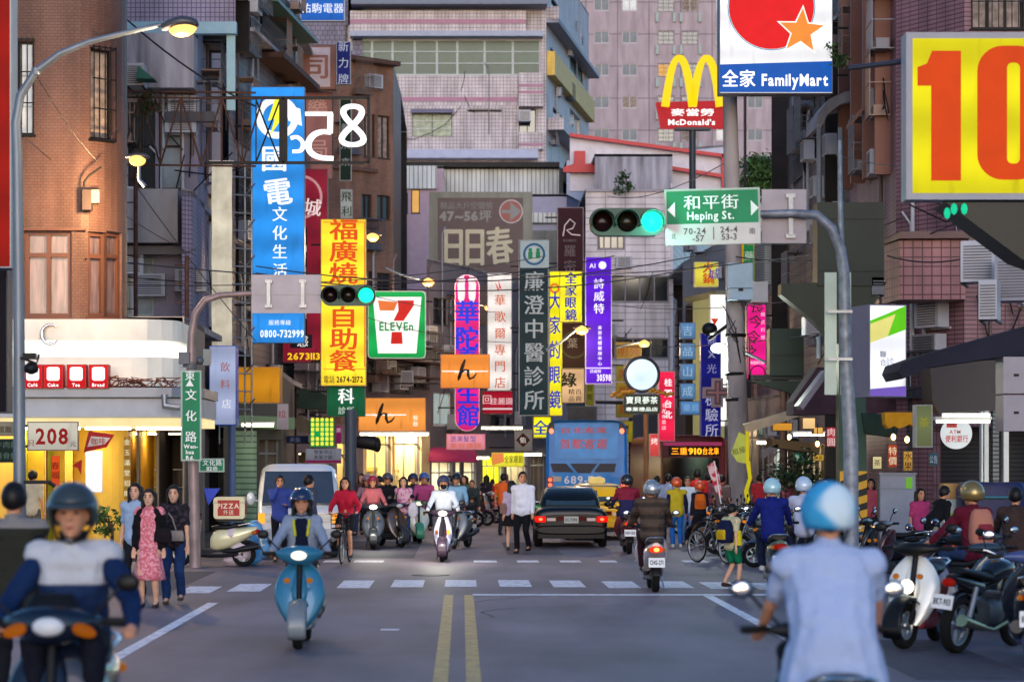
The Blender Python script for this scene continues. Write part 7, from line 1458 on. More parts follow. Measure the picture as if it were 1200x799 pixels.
# bicycle of the cyclist
def bicycle(label, px, Y, face, col='#3a3c42'):
    t = thing('bicycle', label, 'bicycle', (XG(px, Y), Y, 0), face); F_ = paint(col, .35, .3)
    for y in (-.52, .52): wheel_parts(t, y, .33, .33, .035, spokes=14, rimr=.92, thin=True)
    mb = MB()
    for a_, b_ in (((0, -.42, .85), (0, -.1, .3)), ((0, -.1, .3), (0, .12, .82)), ((0, -.4, .78), (0, .1, .72)), ((0, -.1, .3), (0, .52, .33)), ((0, .1, .72), (0, .52, .33)), ((0, -.42, .95), (0, -.52, .33))): mb.tube([a_, b_], .016, 6)
    mb.tube([(-.28, -.3, .98), (-.1, -.42, 1.0), (.1, -.42, 1.0), (.28, -.3, .98)], .012, 6); mb.build('frame', F_, t)
    MB().loft([(0, 0, .86, .03, .02, 2), (.12, 0, .87, .05, .03, 2), (.24, 0, .88, .09, .03, 2)], 12, 'y', 3).build('saddle', BLACK, t)
    mb = MB()
    for z in (.72, .8, .88, .96): mb.tube([(-.17, -.75, z), (.17, -.75, z), (.15, -.48, z), (-.15, -.48, z), (-.17, -.75, z)], .008, 4)
    for x in (-.17, -.08, 0, .08, .17): mb.tube([(x, -.75, .7), (x, -.75, .98)], .006, 4)
    mb.box(-.16, -.74, .7, .16, -.48, .71); mb.build('basket', DARK, t)
    MB().ell((0, -.6, .66), (.04, .04, .04), 0, 10).build('lamp', CHROME, t); return t
bicycle('black city bicycle with a front basket ridden by the woman in red', 405, 47.5, -6); bicycle('dark bicycle leaning behind the backpack boy', 835, 47.5, 30)
# ---- black sedan, seen from the rear
def car(label, px, Y, face, col, name='car', cat='car', taxi=False, plate_t='5C-7390', lights=True, scale=1.):
    t = thing(name, label, cat, (XG(px, Y), Y, 0), face, None, scale); P_ = mat('car paint ' + col, '#060608' if col == '#0b0c10' else col, .4, 0, .04, 3, coat=.25, spec=.25)
    # rear faces -y (y=0 is the rear bumper)
    mb = MB(); mb.loft([(0, 0, .58, .74, .2, 5), (.06, 0, .6, .84, .33, 4.5), (.4, 0, .6, .865, .36, 4.5), (.9, 0, .6, .87, .36, 4.5), (2.4, 0, .58, .87, .35, 4.5), (3.6, 0, .56, .86, .32, 4.5), (4.3, 0, .52, .82, .26, 4), (4.45, 0, .5, .7, .18, 3.5)], 28, 'y', 3); mb.build('body', P_, t)
    mb = MB(); mb.loft([(.42, 0, .94, .70, .03, 5), (.75, 0, 1.08, .68, .17, 5), (1.15, 0, 1.15, .63, .25, 5), (1.8, 0, 1.17, .62, .26, 5), (2.4, 0, 1.14, .64, .23, 5), (3.05, 0, .96, .68, .05, 5)], 28, 'y', 4); mb.build('roof', P_, t)
    G = mat('car glass', '#2c3b40', .06, 0, .1, 2, spec=.9)
    def slab(pts, nm='window', m=G, d=.012):
        mb = MB(); v = [Vector(p) for p in pts]; nrm = (v[1] - v[0]).cross(v[2] - v[0]).normalized() * d; mb.add([p + nrm for p in v] + [p - nrm for p in v], [tuple(range(len(v))), tuple(range(2 * len(v) - 1, len(v) - 1, -1))] + [(i, i + len(v), (i + 1) % len(v) + len(v), (i + 1) % len(v)) for i in range(len(v))]); return mb.build(nm, m, t)
    slab([(-.6, .40, .985), (.6, .40, .985), (.53, 1.0, 1.36), (-.53, 1.0, 1.36)], 'rear_window')
    for s_ in (-1, 1):
        slab([(s_ * .705, .85, .98), (s_ * .705, 2.75, .97), (s_ * .63, 2.25, 1.31), (s_ * .63, 1.2, 1.34)], 'side_window')
        MB().loft([(.60, s_ * .72, 0, .12, .07, 3), (.66, s_ * .73, 0, .135, .08, 3), (.74, s_ * .73, 0, .13, .07, 3)], 14, 'z', 3).build('tail_light', glow('#d8160c', 1.5 if lights else .2, .2), t)
        if lights: MB().ell((s_ * .72, -.07, .67), (.055, .02, .035), 0, 10).build('lamp_core', glow('#ff5a3a', 4.5, 0), t)
        MB().box(s_ * .47 - .1, -.035, .63, s_ * .47 + .1, .1, .7).build('reversing_light', glow('#e8c8c8', .5), t)
        for y in (.75, 3.5): wheel_parts(t, y, .3, .3, .19, s_ * .76, spokes=7, rimr=.62)
        m_ = MB(); m_.ell((s_ * .98, 2.75, .98), (.1, .06, .07), 0, 10); m_.box(min(s_ * .8, s_ * .95), 2.73, .95, max(s_ * .8, s_ * .95), 2.77, .98); m_.build('mirror', P_, t)
    MB().box(-.34, -.028, .64, .34, .06, .74).build('garnish', glow('#6a1412', .3), t)
    mb = MB(); mb.loft([(-.07, 0, .42, .78, .08, 4), (-.02, 0, .42, .85, .11, 4), (.15, 0, .42, .86, .12, 4)], 24, 'y', 3); mb.build('bumper', P_, t)
    mb = MB(); mb.box(-.78, -.02, .22, .78, .3, .34); mb.tube([(-.5, -.05, .26), (-.5, .3, .26)], .035, 8); mb.build('underside', BLACK, t)
    plate(t, plate_t, 0, -.06, .66, .34, .16, 0, back=False, e=1)
    mb = MB(); 
    for i in range(9): mb.ell((-.24 + .06 * i, .42, 1.0), (.016, .01, .01), 0, 8)
    mb.build('trim_stud', CHROME, t)
    if taxi:
        mb = MB(); mb.loft([(1.55, 0, 1.46, .2, .04, 3), (1.65, 0, 1.5, .22, .08, 3), (1.85, 0, 1.5, .22, .08, 3), (1.95, 0, 1.46, .2, .04, 3)], 16, 'y', 2); mb.build('roof_sign', glow('#e8c878', .8), t)
    return t
car('black sedan seen from behind with red tail lights, waiting behind the bus', 669.5, 56.2, -1, '#0b0c10', plate_t='5C-7390', scale=1.0)
car('yellow taxi with a roof sign half hidden behind the black sedan', 701, 61.5, -2, '#e0a80e', 'taxi', 'taxi', True, '918-CM', scale=1.02)
# ---- city bus
Y = 76; t = thing('bus', 'blue coach seen from behind with red characters and plate 689-FG', 'bus', (XG(687.5, Y), Y, 0), -4); P_ = mat('bus blue', '#1f7cca', .5, 0, .18, 2.2, coat=.08, spec=.25); k = K(Y); bz = lambda py: ZG(py, Y); bx = lambda px: (px - 687.5) / k
mb = MB(); mb.loft([(0, 0, 1.82, 1.2, 1.46, 9), (.08, 0, 1.83, 1.26, 1.5, 8), (.5, 0, 1.83, 1.29, 1.53, 9), (9, 0, 1.83, 1.29, 1.53, 9), (10.5, 0, 1.8, 1.27, 1.5, 8)], 36, 'y', 3); mb.build('body', P_, t)
mb = MB(); mb.prism(rrect(bx(650), bz(537), bx(724), bz(497), .12), -.03, .02); mb.build('rear_panel', mat('bus panel blue', '#278ad8', .5, 0, .2, 2.5, coat=.08, spec=.25), t)
mb = MB(); mb.prism([(bx(x), bz(y)) for x, y in ((645, 543), (664, 543), (672, 553), (648, 553))][::-1], -.03, 0); mb.prism([(bx(x), bz(y)) for x, y in ((668, 543), (700, 543), (692, 554), (677, 554))][::-1], -.03, 0); mb.prism([(bx(x), bz(y)) for x, y in ((703, 543), (722, 543), (720, 553), (696, 553))][::-1], -.03, 0); mb.build('rear_window', mat('bus glass', '#101c33', .4, 0, .2, spec=.2), t)
mb = MB(); letters(mb, '台北客運', bx(684), bz(504), .2, 0, y=-.045, width=1.5); letters(mb, '首都客運', bx(684), bz(520), .34, 0, y=-.045, width=1.55, bold=.02); mb.build('red_lettering', paint('#d8483c', .5), t)
mb = MB(); letters(mb, '689-FG', bx(684), bz(562), .34, 0, y=-.02, width=1.24, bold=.02); mb.build('plate_lettering', paint('#c9d2dc', .5), t)
MB().box(bx(647), -.02, bz(564), bx(658), 0, bz(558)).build('maker_plate', paint('#a9a294'), t)
for s_ in (-1, 1):
    mb = MB(); mb.prism(rrect(s_ * 1.12 - .09, bz(508), s_ * 1.12 + .09, bz(495), .05), -.03, .02); mb.build('upper_lamp_case', paint('#2a1e24'), t); MB().ell((s_ * 1.12, -.035, bz(505)), (.08, .02, .09), 0, 12).build('marker_light', glow('#ff7a5a', 2.4), t)
    mb = MB(); mb.box(s_ * 1.16 - .09, -.03, bz(577), s_ * 1.16 + .09, .0, bz(559)); mb.build('tail_lamp_case', paint('#8a2a24'), t)
    for i in range(3): MB().ell((s_ * 1.16, -.035, bz(562 + i * 6)), (.07, .02, .06), 0, 12).build('tail_light', glow('#ff6a4a', 2.2), t)
    for y in (1.8, 8): wheel_parts(t, y, .5, .5, .28, s_ * 1.1, spokes=6, rimr=.55)
MB().box(-1.2, .0, .18, 1.2, .5, .4).build('bumper', paint('#1a1c22'), t); MB().box(-1.3, 1, bz(498), 1.3, 10, bz(497)).build('side_stripe', paint('#c98a5a'), t)
# ---- 910 bus far, front view, dark with LED board
Y = 88; t = thing('bus', 'dark-windowed bus with an amber 910 display facing the camera', 'bus', (XG(812, Y), Y, 0), 4); k = K(Y); bz = lambda py: ZG(py, Y); bx = lambda px: (px - 812) / k
mb = MB(); mb.loft([(0, 0, 1.6, 1.15, 1.35, 9), (.1, 0, 1.62, 1.2, 1.4, 9), (8, 0, 1.62, 1.2, 1.4, 9)], 32, 'y', 2); mb.build('body', paint('#7a3a44', .3), t)
MB().prism(rrect(bx(776), bz(589), bx(843), bz(536), .1), -.03, 0).build('windscreen', mat('bus windscreen', '#15121a', .08, 0, .2, spec=.9), t); MB().box(bx(783), -.03, bz(534), bx(844), 0, bz(523)).build('display_board', BLACK, t)
mb = MB(); letters(mb, '三重', bx(796), bz(528.5), 9 / k, 0, y=-.04, width=20 / k); letters(mb, '910', bx(815), bz(528.5), 10 / k, 0, y=-.04, width=17 / k, bold=.03); letters(mb, '台北車', bx(833), bz(528.5), 9 / k, 0, y=-.04, width=20 / k); mb.build('led_lettering', glow('#ff9a1a', 2.6, 0), t); MB().box(bx(776), -.06, bz(522), bx(846), .2, bz(518)).build('roof_lip', glow('#c4487a', .5), t)
for s_ in (-1, 1): MB().ell((s_ * .9, -.03, .75), (.14, .04, .1), 0, 12).build('headlight', glow('#ffeecc', 1.2), t); wheel_parts(t, 1.5, .48, .48, .26, s_ * 1.0, spokes=6, rimr=.55)
# ---- white van, front view
Y = 49.8; t = thing('van', 'white van facing the camera with orange indicators behind the blue scooter', 'van', (XG(350, Y), Y, 0), 4); P_ = mat('van white', '#c9ccd2', .25, .1, .05, 2, coat=.8); k = K(Y); bz = lambda py: ZG(py, Y); bx = lambda px: (px - 350) / k
mb = MB(); mb.loft([(0, 0, .66, .76, .3, 5), (.1, 0, .7, .84, .4, 5), (.3, 0, .86, .86, .58, 5), (.55, 0, 1.0, .85, .74, 5.5), (1.0, 0, 1.1, .83, .84, 6), (1.5, 0, 1.12, .83, .86, 6.5), (4.4, 0, 1.12, .83, .86, 6.5)], 32, 'y', 4); mb.build('body', P_, t)
mb = MB(); v = [Vector(p) for p in ((-.76, .03, 1.16), (.76, .03, 1.16), (.7, .5, 1.82), (-.7, .5, 1.82))]; mb.add(v + [p + Vector((0, .1, -.06)) for p in v], [(0, 1, 2, 3), (7, 6, 5, 4), (0, 4, 5, 1), (1, 5, 6, 2), (2, 6, 7, 3), (3, 7, 4, 0)]); mb.build('windscreen', mat('van glass', '#2c3646', .06, 0, .15, 2, spec=.9), t)
for s_ in (-1, 1):
    MB().prism(rrect(s_ * .55 - .15, .76, s_ * .55 + .15, .94, .03), -.04, .1).build('headlight', mat('headlamp lens', '#a9b0b8', .1, .3, .2, 20), t); MB().prism(rrect(s_ * .77 - .07, .74, s_ * .77 + .07, .95, .03), -.03, .12).build('indicator', glow('#ff9a2a', 1.6), t)
    m_ = MB(); m_.ell((s_ * 1.0, .35, 1.25), (.09, .05, .14), 0, 12); m_.tube([(s_ * .84, .4, 1.2), (s_ * .98, .36, 1.22)], .02, 6); m_.build('mirror', P_, t)
    for y in (.9, 3.4): wheel_parts(t, y, .3, .3, .18, s_ * .74, spokes=6)
    MB().tube([(s_ * .1 - .3, .0, 1.14), (s_ * .1 + .25, .28, 1.38)], .012, 5).build('wiper', BLACK, t)
MB().prism(rrect(-.36, .76, .36, .92, .02), -.03, .1).build('grille', paint('#3a3f48', .3), t); MB().loft([(-.08, 0, .5, .8, .11, 4), (0, 0, .5, .85, .13, 4), (.2, 0, .5, .86, .14, 4)], 20, 'y', 2).build('bumper', paint('#aeb2ba', .4), t); MB().box(-.7, -.04, .26, .7, .3, .37).build('air_dam', BLACK, t); plate(t, 'DV-5520', 0, -.09, .5, .34, .16, 0, back=False)
# ================================================================ PEOPLE
SK = mat('skin', '#bd8668', .55, 0, .1, 9, spec=.3); SKL = mat('light skin', '#d0a085', .55, 0, .1, 9, spec=.3)
HAIR = mat('black hair', '#0e0b0c', .5, 0, .3, 30, streak=.1)
FOLD = bpy.data.textures.new('folds', 'CLOUDS'); FOLD.noise_scale = .11; FOLD.noise_depth = 2
def blob(nm, prims, m, par, vox, sm=4, mb=None):
    mb = mb or MB()
    for p in prims:
        if p[0] == 'c': mb.cap(p[1], p[2], p[3], p[4])
        else: mb.ell(p[1], p[2], 0, 14, None, p[3] if len(p) > 3 else None)
    return mb.build(nm, m, par, mods=[('REMESH', dict(mode='VOXEL', voxel_size=vox, use_smooth_shade=True)), ('SMOOTH', dict(factor=.5, iterations=sm))] + ([('DISPLACE', dict(texture=FOLD, strength=.032, mid_level=.5, texture_coords='GLOBAL'))] if sm >= 4 and vox < .018 else []))
def shell(c, r, lim, n=28, rows=9, bulge=None, M=None):
    """open cap over the head: lim(azimuth) gives the lowest elevation in degrees; azimuth 0 = front (-y)"""
    mb = MB(); vs = [(c[0], c[1], c[2] + r[2])]; fs = []
    for k in range(n):
        az = 2 * pi * k / n; lo = radians(lim(abs(math.degrees(az) if az <= pi else math.degrees(2 * pi - az))))
        for j in range(1, rows + 1):
            el = pi / 2 - (pi / 2 - lo) * j / rows; q = cos(el)
            vs.append((c[0] + r[0] * q * sin(az), c[1] - r[1] * q * cos(az), c[2] + r[2] * sin(el)))
    for k in range(n):
        k2 = (k + 1) % n; fs.append((0, 1 + k * rows, 1 + k2 * rows))
        for j in range(rows - 1): fs.append((1 + k * rows + j, 1 + k * rows + j + 1, 1 + k2 * rows + j + 1, 1 + k2 * rows + j))
    mb.add(vs, fs, 0, True, M); return mb
def ik(a, b, l1, l2, hint):
    a, b = Vector(a), Vector(b); d = b - a; L = min(d.length, (l1 + l2) * .995); u = d.normalized(); x = (l1 * l1 - l2 * l2 + L * L) / (2 * L); h = sqrt(max(l1 * l1 - x * x, 0))
    hv = Vector(hint); hv = (hv - u * hv.dot(u)); hv = hv.normalized() if hv.length > 1e-4 else Vector((0, 1, 0)); return a + u * x + hv * h, a + u * L
def person(label, px, Y, face=0, h=1.7, pose='stand', top=('#c9c9c9', 'long'), bottom=('trousers', '#23252e'), shoes='#1a1a1c', hair='short', helmet=None, hands=None, turn=0, build=1., skin=None, z=0, extra=None, lean=0, cat='person', group=None, female=False, vox=None, bump=None, hair_m=None, mask=None, jacket=None, phase=1, split=None, sleeve=None, drop=0., steps=.18, seat=.8, grip=(.33, -.42, 1.0)):
    """face 0 looks at the camera. The figure is built at 1.7 m and scaled."""
    s_ = h / 1.7; t = thing('person', label, cat, (XG(px, Y), Y, z), face, group, s_); sk = skin or SK
    kpx = K(Y); v = vox or (.011 if kpx > 150 else .014 if kpx > 70 else .02); b = build; fem = female
    hipw = .095 * (1.05 if fem else 1); shw = (.15 if fem else .178) * (1 + (b - 1) * .35)
    if pose in ('ride',):
        S_ = seat / s_ + .1; pel = Vector((0, .06, S_)); ch = pel + Vector((0, -.06 - lean * .4, .43)); hips = [Vector((x * hipw, .04, S_ - .01)) for x in (-1, 1)]
        knees = [Vector((x * (.16 if not fem else .1), -.36, S_ - .02)) for x in (-1, 1)]; ank = [Vector((x * .13, -.3, .38 / s_)) for x in (-1, 1)]
        if phase == 2: ank[0] = Vector((-.3, -.02, .09)); knees[0] = Vector((-.27, -.3, S_ - .13))
    elif pose == 'cycle':
        S_ = .97; pel = Vector((0, .1, S_)); ch = pel + Vector((0, -.12, .42)); hips = [Vector((x * hipw, .08, S_)) for x in (-1, 1)]; knees = [Vector((-.11, -.28, .76)), Vector((.11, -.2, .62))]; ank = [Vector((-.12, -.12, .42)), Vector((.12, -.05, .2))]
    else:
        st = steps if pose == 'walk' else .02; pel = Vector((0, 0, .93)); ch = pel + Vector((0, -lean * .45, .43 - lean * .1)); hips = [Vector((x * hipw, 0, .9)) for x in (-1, 1)]
        fy = (-st, st) if phase > 0 else (st, -st)
        ank = [Vector((-.1, fy[0], .09)), Vector((.1, fy[1], .09 + (.05 if pose == 'walk' and phase > 0 else 0)))]
        if pose == 'walk' and phase <= 0: ank[0].z += .05
        knees = [ik(hips[i], ank[i], .43, .41, (0, -1, 0))[0] for i in range(2)]
    shz = ch.z + (.035 if b < 1.2 else .015); sh = [Vector((x * shw, ch.y, shz)) for x in (-1, 1)]; neck = ch + Vector((0, .0, .11)); hd = ch + Vector((0, -.025 - lean * .06, .255))
    if pose in ('ride', 'cycle'): hw = [Vector((-grip[0], grip[1], grip[2] / s_)), Vector((grip[0], grip[1], grip[2] / s_))]
    else:
        sw = .12 if pose == 'walk' else .0; hw = [Vector((-shw - .07, ch.y + sw * phase - .03, shz - .53)), Vector((shw + .07, ch.y - sw * phase - .03, shz - .53))]
    if hands:
        for i in (0, 1):
            if hands[i] is not None: hw[i] = Vector(hands[i])
    el = []
    for i in (0, 1):
        e_, w_ = ik(sh[i], hw[i], .29, .255, ((-1, 1)[i] * .6, .5, -.7) if pose in ('ride', 'cycle') or hands else ((-1, 1)[i] * .3, 1, 0)); el.append(e_); hw[i] = w_
    # continuous body
    P = [('c', neck, hd - Vector((0, 0, .03)), .052, .05), ('e', hd, (.081, .101, .115)), ('e', hd + Vector((0, -.033, -.066)), (.06, .068, .066)), ('c', ch - Vector((.08, 0, 0)), ch + Vector((.08, 0, 0)), .1, .1), ('c', ch, pel, .11, .11)]
    RT = Matrix.Rotation(radians(turn), 4, 'Z')
    HS = 1.1
    def hp(x, y, z_): return hd + RT @ (Vector((x, y, z_)) * HS)
    P += [('c', hp(0, -.088, .02), hp(0, -.106, -.022), .009, .015), ('e', hp(0, -.086, -.062), (.026, .016, .012)), ('e', hp(0, -.07, -.1), (.024, .022, .02)), ('e', hp(-.076, 0, -.01), (.012, .02, .03)), ('e', hp(.076, 0, -.01), (.012, .02, .03)), ('c', hp(-.035, -.08, .036), hp(.035, -.08, .036), .012, .012)]
    for i in (0, 1):
        P += [('c', sh[i], el[i], .043, .035), ('c', el[i], hw[i], .035, .024), ('c', hips[i], knees[i], .075, .052), ('c', knees[i], knees[i].lerp(ank[i], .35), .048, .055), ('c', knees[i].lerp(ank[i], .35), ank[i], .055, .035), ('c', ank[i], ank[i] + Vector((0, -.12, -.05)), .035, .03)]
        d = (hw[i] - el[i]).normalized(); side = Vector(((1, -1)[i] * 1., 0, 0)) - d * d.x * (1, -1)[i]; side = side.normalized() if side.length > .1 else Vector((0, 0, 1)); nrm = d.cross(side)
        if pose in ('ride', 'cycle') and not (hands and hands[i]): nrm = Vector((0, 0, 1)); d = Vector((0, -1, -.15)).normalized(); side = Vector(((1, -1)[i] * 1., 0, 0)); curl = Vector((0, .3, -1)).normalized()
        else: curl = (d + side * .25 + Vector((0, -.35, 0))).normalized()
        pc = hw[i] + d * .045; P += [('c', hw[i], pc, .026, .03), ('c', pc - side * .02, pc + d * .03 - side * .022, .018, .014), ('c', pc + side * .02, pc + d * .03 + side * .022, .018, .014)]
        for f in range(4):
            o_ = pc + d * .035 + side * (.027 - .018 * f); L = (.034, .04, .038, .03)[f]; P += [('c', o_, o_ + d * L, .0095, .009), ('c', o_ + d * L, o_ + d * L + curl * L * .9, .009, .008)]
        P += [('c', pc + side * .025, pc + side * .055 + d * .03, .012, .01)]
    blob('body', P, sk, t, v, 2)
    # eyes, brows, mouth
    if kpx > 40 and mask is None:
        for x in (-.031, .031): MB().ell(hp(x, -.083, .008), (.016, .008, .009), 0, 8).build('eye', paint('#181012', .3), t)
        mb = MB()
        for x in (-.032, .032): mb.tube([hp(x - .018, -.087, .03), hp(x, -.093, .034), hp(x + .018, -.087, .03)], .005, 4)
        mb.build('eyebrows', HAIR, t); MB().ell(hp(0, -.099, -.062), (.021, .006, .006), 0, 8).build('mouth', paint('#8a4038'), t)
    # trousers, skirt, shorts
    bk, bc = bottom[0], bottom[1]; cm = cloth(bc)
    if bk in ('trousers', 'jeans', 'shorts'):
        w_ = .0 if bk != 'jeans' else .004; Q = [('c', pel - Vector((.05, 0, .0)), pel + Vector((.05, 0, .0)), .118 * b, .118 * b), ('c', pel, pel + Vector((0, 0, .08)), .12 * b, .115 * b)]
        for i in (0, 1):
            if bk == 'shorts': Q += [('c', hips[i], hips[i].lerp(knees[i], .75), .095 * b, .09)]
            else: Q += [('c', hips[i], knees[i], .092 * b + w_, .07 + w_), ('c', knees[i], ank[i] + Vector((0, 0, .02)), .068 + w_, .062 + w_)]
        blob(bk, Q, cm, t, v, 4)
    elif bk == 'skirt':
        ln = bottom[2] if len(bottom) > 2 else .42; mb = MB(); n = 24; vs = []; J = 8
        for j in range(J + 1):
            f = j / J
            for k in range(n):
                a = 2 * pi * k / n; r_ = (.125 + .1 * f) * b + .012 * sin(5 * a) * f; vs.append((pel.x + r_ * 1.05 * cos(a), pel.y + r_ * .85 * sin(a), pel.z + .1 - f * ln))
        mb.add(vs, [(j * n + k, (j + 1) * n + k, (j + 1) * n + (k + 1) % n, j * n + (k + 1) % n) for j in range(J) for k in range(n)], 0, True); mb.build('skirt', cm, t, mods=[('SOLIDIFY', dict(thickness=.012))])
    # shoes
    Q = []; 
    for i in (0, 1):
        a_ = ank[i]; zz = a_.z - .045; mb = MB(); mb.loft([(a_.y + .06, a_.x, zz + .0, .032, .035, 2.5), (a_.y + .02, a_.x, zz + .005, .04, .05, 2.5), (a_.y - .07, a_.x, zz - .01, .043, .038, 2.5), (a_.y - .15, a_.x, zz - .02, .04, .026, 2.3), (a_.y - .19, a_.x, zz - .028, .02, .015, 2)], 14, 'y', 3); mb.build('shoe', paint(shoes, .5), t)
    # top
    tc, sl = top[0], top[1]; tm = tc if not isinstance(tc, str) else cloth(tc); g = .018 if sl != 'puffy' else .04
    hem = pel + Vector((0, 0, -.02 if sl != 'crop' else .06))
    hem = hem - Vector((0, 0, drop)); Q = [('c', ch - Vector((.08, 0, .01)), ch + Vector((.08, 0, -.01)), (.105 + g) * (.8 + .2 * b), (.105 + g) * (.8 + .2 * b)), ('c', ch - Vector((.07, 0, .1)), pel + Vector((-.05, 0, .12)), .1 * b + g, .1 * b + g), ('c', ch - Vector((-.07, 0, .1)), pel + Vector((.05, 0, .12)), .1 * b + g, .1 * b + g), ('c', pel + Vector((-.04, 0, .1)), hem + Vector((-.04 * b * b, 0, 0)), .108 * b + g, .122 * b + g), ('c', pel + Vector((.04, 0, .1)), hem + Vector((.04 * b * b, 0, 0)), .108 * b + g, .122 * b + g), ('c', sh[0], sh[1], (.06 + g * .6) * (1 + (b - 1) * .4), (.06 + g * .6) * (1 + (b - 1) * .4)), ('c', sh[0], ch, .07 + g, .09 + g), ('c', sh[1], ch, .07 + g, .09 + g), ('c', neck - Vector((0, 0, .045)), sh[0], .06, .054 + g * .5), ('c', neck - Vector((0, 0, .045)), sh[1], .06, .054 + g * .5), ('c', neck - Vector((0, 0, .06)), neck - Vector((0, 0, .01)), .085, .062 + g * .3)]
    Q.append(('c', ch + Vector((0, 0, .02)), hem + Vector((0, 0, .06)), .105 + g, (.1 * b + g))); Q.append(('c', neck - Vector((0, 0, .09)), ch, .1, .1 + g))
    if b > 1.1: Q.append(('e', pel + Vector((0, -.06, .13)), (.14, .12, .12)))
    if fem: Q.append(('c', ch + Vector((-.065, -.06, -.03)), ch + Vector((.065, -.06, -.03)), .06, .06))
    if sleeve is None:
        for i in (0, 1):
            Q.append(('c', sh[i], el[i] if sl in ('long', 'puffy') else sh[i].lerp(el[i], .72), .056 + g * .7, .046 + g * .7))
            if sl in ('long', 'puffy'): Q.append(('c', el[i], el[i].lerp(hw[i], .93), .046 + g * .7, .034 + g * .5))
    blob('jacket' if sl in ('puffy',) or jacket else 'shirt', Q, tm, t, v, 5)
    if sleeve is not None:
        for i in (0, 1): blob('sleeve', [('c', sh[i] + Vector(((1, -1)[i] * .02, 0, -.005)), el[i], .062 + g * .7, .05 + g * .8), ('c', el[i], el[i].lerp(hw[i], .95), .05 + g * .8, .036 + g * .5)], cloth(sleeve), t, v, 5)
    if top[2:] and top[2] == 'collar' or sl == 'long': MB().lathe([(.06, 0), (.072, .03), (.064, .035), (.056, .01)], 16, 0, T(neck.x, neck.y, neck.z - .005), closed=True).build('collar', tm, t)
    # hair / helmet
    hm = hair_m or HAIR; HM = Matrix.Translation(hd) @ RT @ Matrix.Scale(HS, 4)
    if hair:
        lim = lambda a: 34 if a < 38 else (34 - (a - 38) * 1.5 if a < 75 else -22 - (a - 75) * .3)
        shell((0, .006, .012), (.088, .104, .112), lim, M=HM).build('hair', hm, t, mods=[('SOLIDIFY', dict(thickness=.012))])
        if hair == 'long' or hair == 'bob':
            L_ = -.3 if hair == 'long' else -.16; Q = [('c', (0, .05, .03), (0, .08, L_), .085, .06)]
            for x in (-1, 1): Q += [('c', (x * .055, .05, .03), (x * .075, .06, L_), .055, .04), ('c', (x * .078, .0, .04), (x * .09, -.005, L_ * .85), .034, .026)]
            Q = [(q[0], HM @ Vector(q[1]), HM @ Vector(q[2]), q[3], q[4]) for q in Q]; blob('long_hair', Q, hm, t, v, 3)
    if helmet:
        hc = helmet; m_ = hc if not isinstance(hc, str) else mat('helmet ' + hc, hc, .2, .1, .05, 5, coat=.8); lim = lambda a: 14 if a < 50 else (14 - (a - 50) * 1.6 if a < 80 else -34)
        o = shell((0, .01, .02), (.128, .145, .142), lim, 36, 10, M=HM).build('helmet', m_, t, mods=[('SOLIDIFY', dict(thickness=.022, offset=-1))])
        mb = MB(); vs = []
        for j in range(13):
            a = radians(-62 + 124 * j / 12); vs += [HM @ Vector((.126 * sin(a), .01 - .142 * cos(a), .06)), HM @ Vector((.13 * sin(a) * 1.04, .0 - .185 * cos(a), .046 - .012 * cos(a)))]
        mb.add(vs, [(2 * j, 2 * j + 1, 2 * j + 3, 2 * j + 2) for j in range(12)], 0, True); mb.build('visor_peak', m_, o, mods=[('SOLIDIFY', dict(thickness=.008))])
        mb = MB(); mb.tube([HM @ Vector(p) for p in ((-.1, -.01, -.05), (-.07, -.05, -.12), (0, -.07, -.14), (.07, -.05, -.12), (.1, -.01, -.05))], .009, 5); mb.build('chin_strap', BLACK, o)
    if mask: MB().ell(hp(0, -.06, -.055), (.064, .062, .062), 0, 14).build('face_mask', cloth(mask), t)
    if extra: extra(t, dict(ch=ch, pel=pel, sh=sh, el=el, hw=hw, hd=hd, neck=neck, v=v, knees=knees, ank=ank))
    return t
def backpack(t, p, col, w_=.3, h_=.42, d=.16, col2=None, dy=.1, dz=-.12):
    c = p['ch'] + Vector((0, dy + .06, dz)); mb = MB(); mb.loft([(-h_ / 2, 0, 0, w_ * .45, d * .45, 4), (-h_ * .4, 0, 0, w_ * .5, d * .55, 4), (0, 0, 0, w_ * .5, d * .6, 3.5), (h_ * .35, 0, 0, w_ * .45, d * .5, 3), (h_ / 2, 0, 0, w_ * .3, d * .3, 2.5)], 20, 'z', 3)
    o = mb.build('backpack', cloth(col), t, M=Matrix.Translation(c)); 
    mb = MB(); mb.loft([(-h_ * .35, 0, d * .55, w_ * .34, d * .2, 4), (-.02, 0, d * .6, w_ * .36, d * .22, 4), (h_ * .08, 0, d * .5, w_ * .3, d * .1, 3)], 16, 'z', 2); mb.build('pocket', cloth(col2 or col), o)
    mb = MB()
    for i, x in enumerate((-.1, .1)): mb.tube([(x, -.02, h_ * .4), (x * 1.1, -.1, h_ * .45), (x * 1.2, -.22, .1), (x * 1.3, -.14, -h_ * .3)], .018, 5)
    mb.build('strap', cloth(col2 or col), o)
def handbag(t, c, col, w_=.24, h_=.18, strap=None):
    o = MB().loft([(-h_ / 2, 0, 0, w_ / 2, .05, 4), (0, 0, 0, w_ / 2, .055, 4), (h_ / 2, 0, 0, w_ * .42, .03, 3)], 16, 'z', 3).build('handbag', cloth(col), t, M=Matrix.Translation(Vector(c)))
    if strap: MB().tube([Vector(s) - Vector(c) for s in strap], .012, 5).build('strap', cloth(col), o)
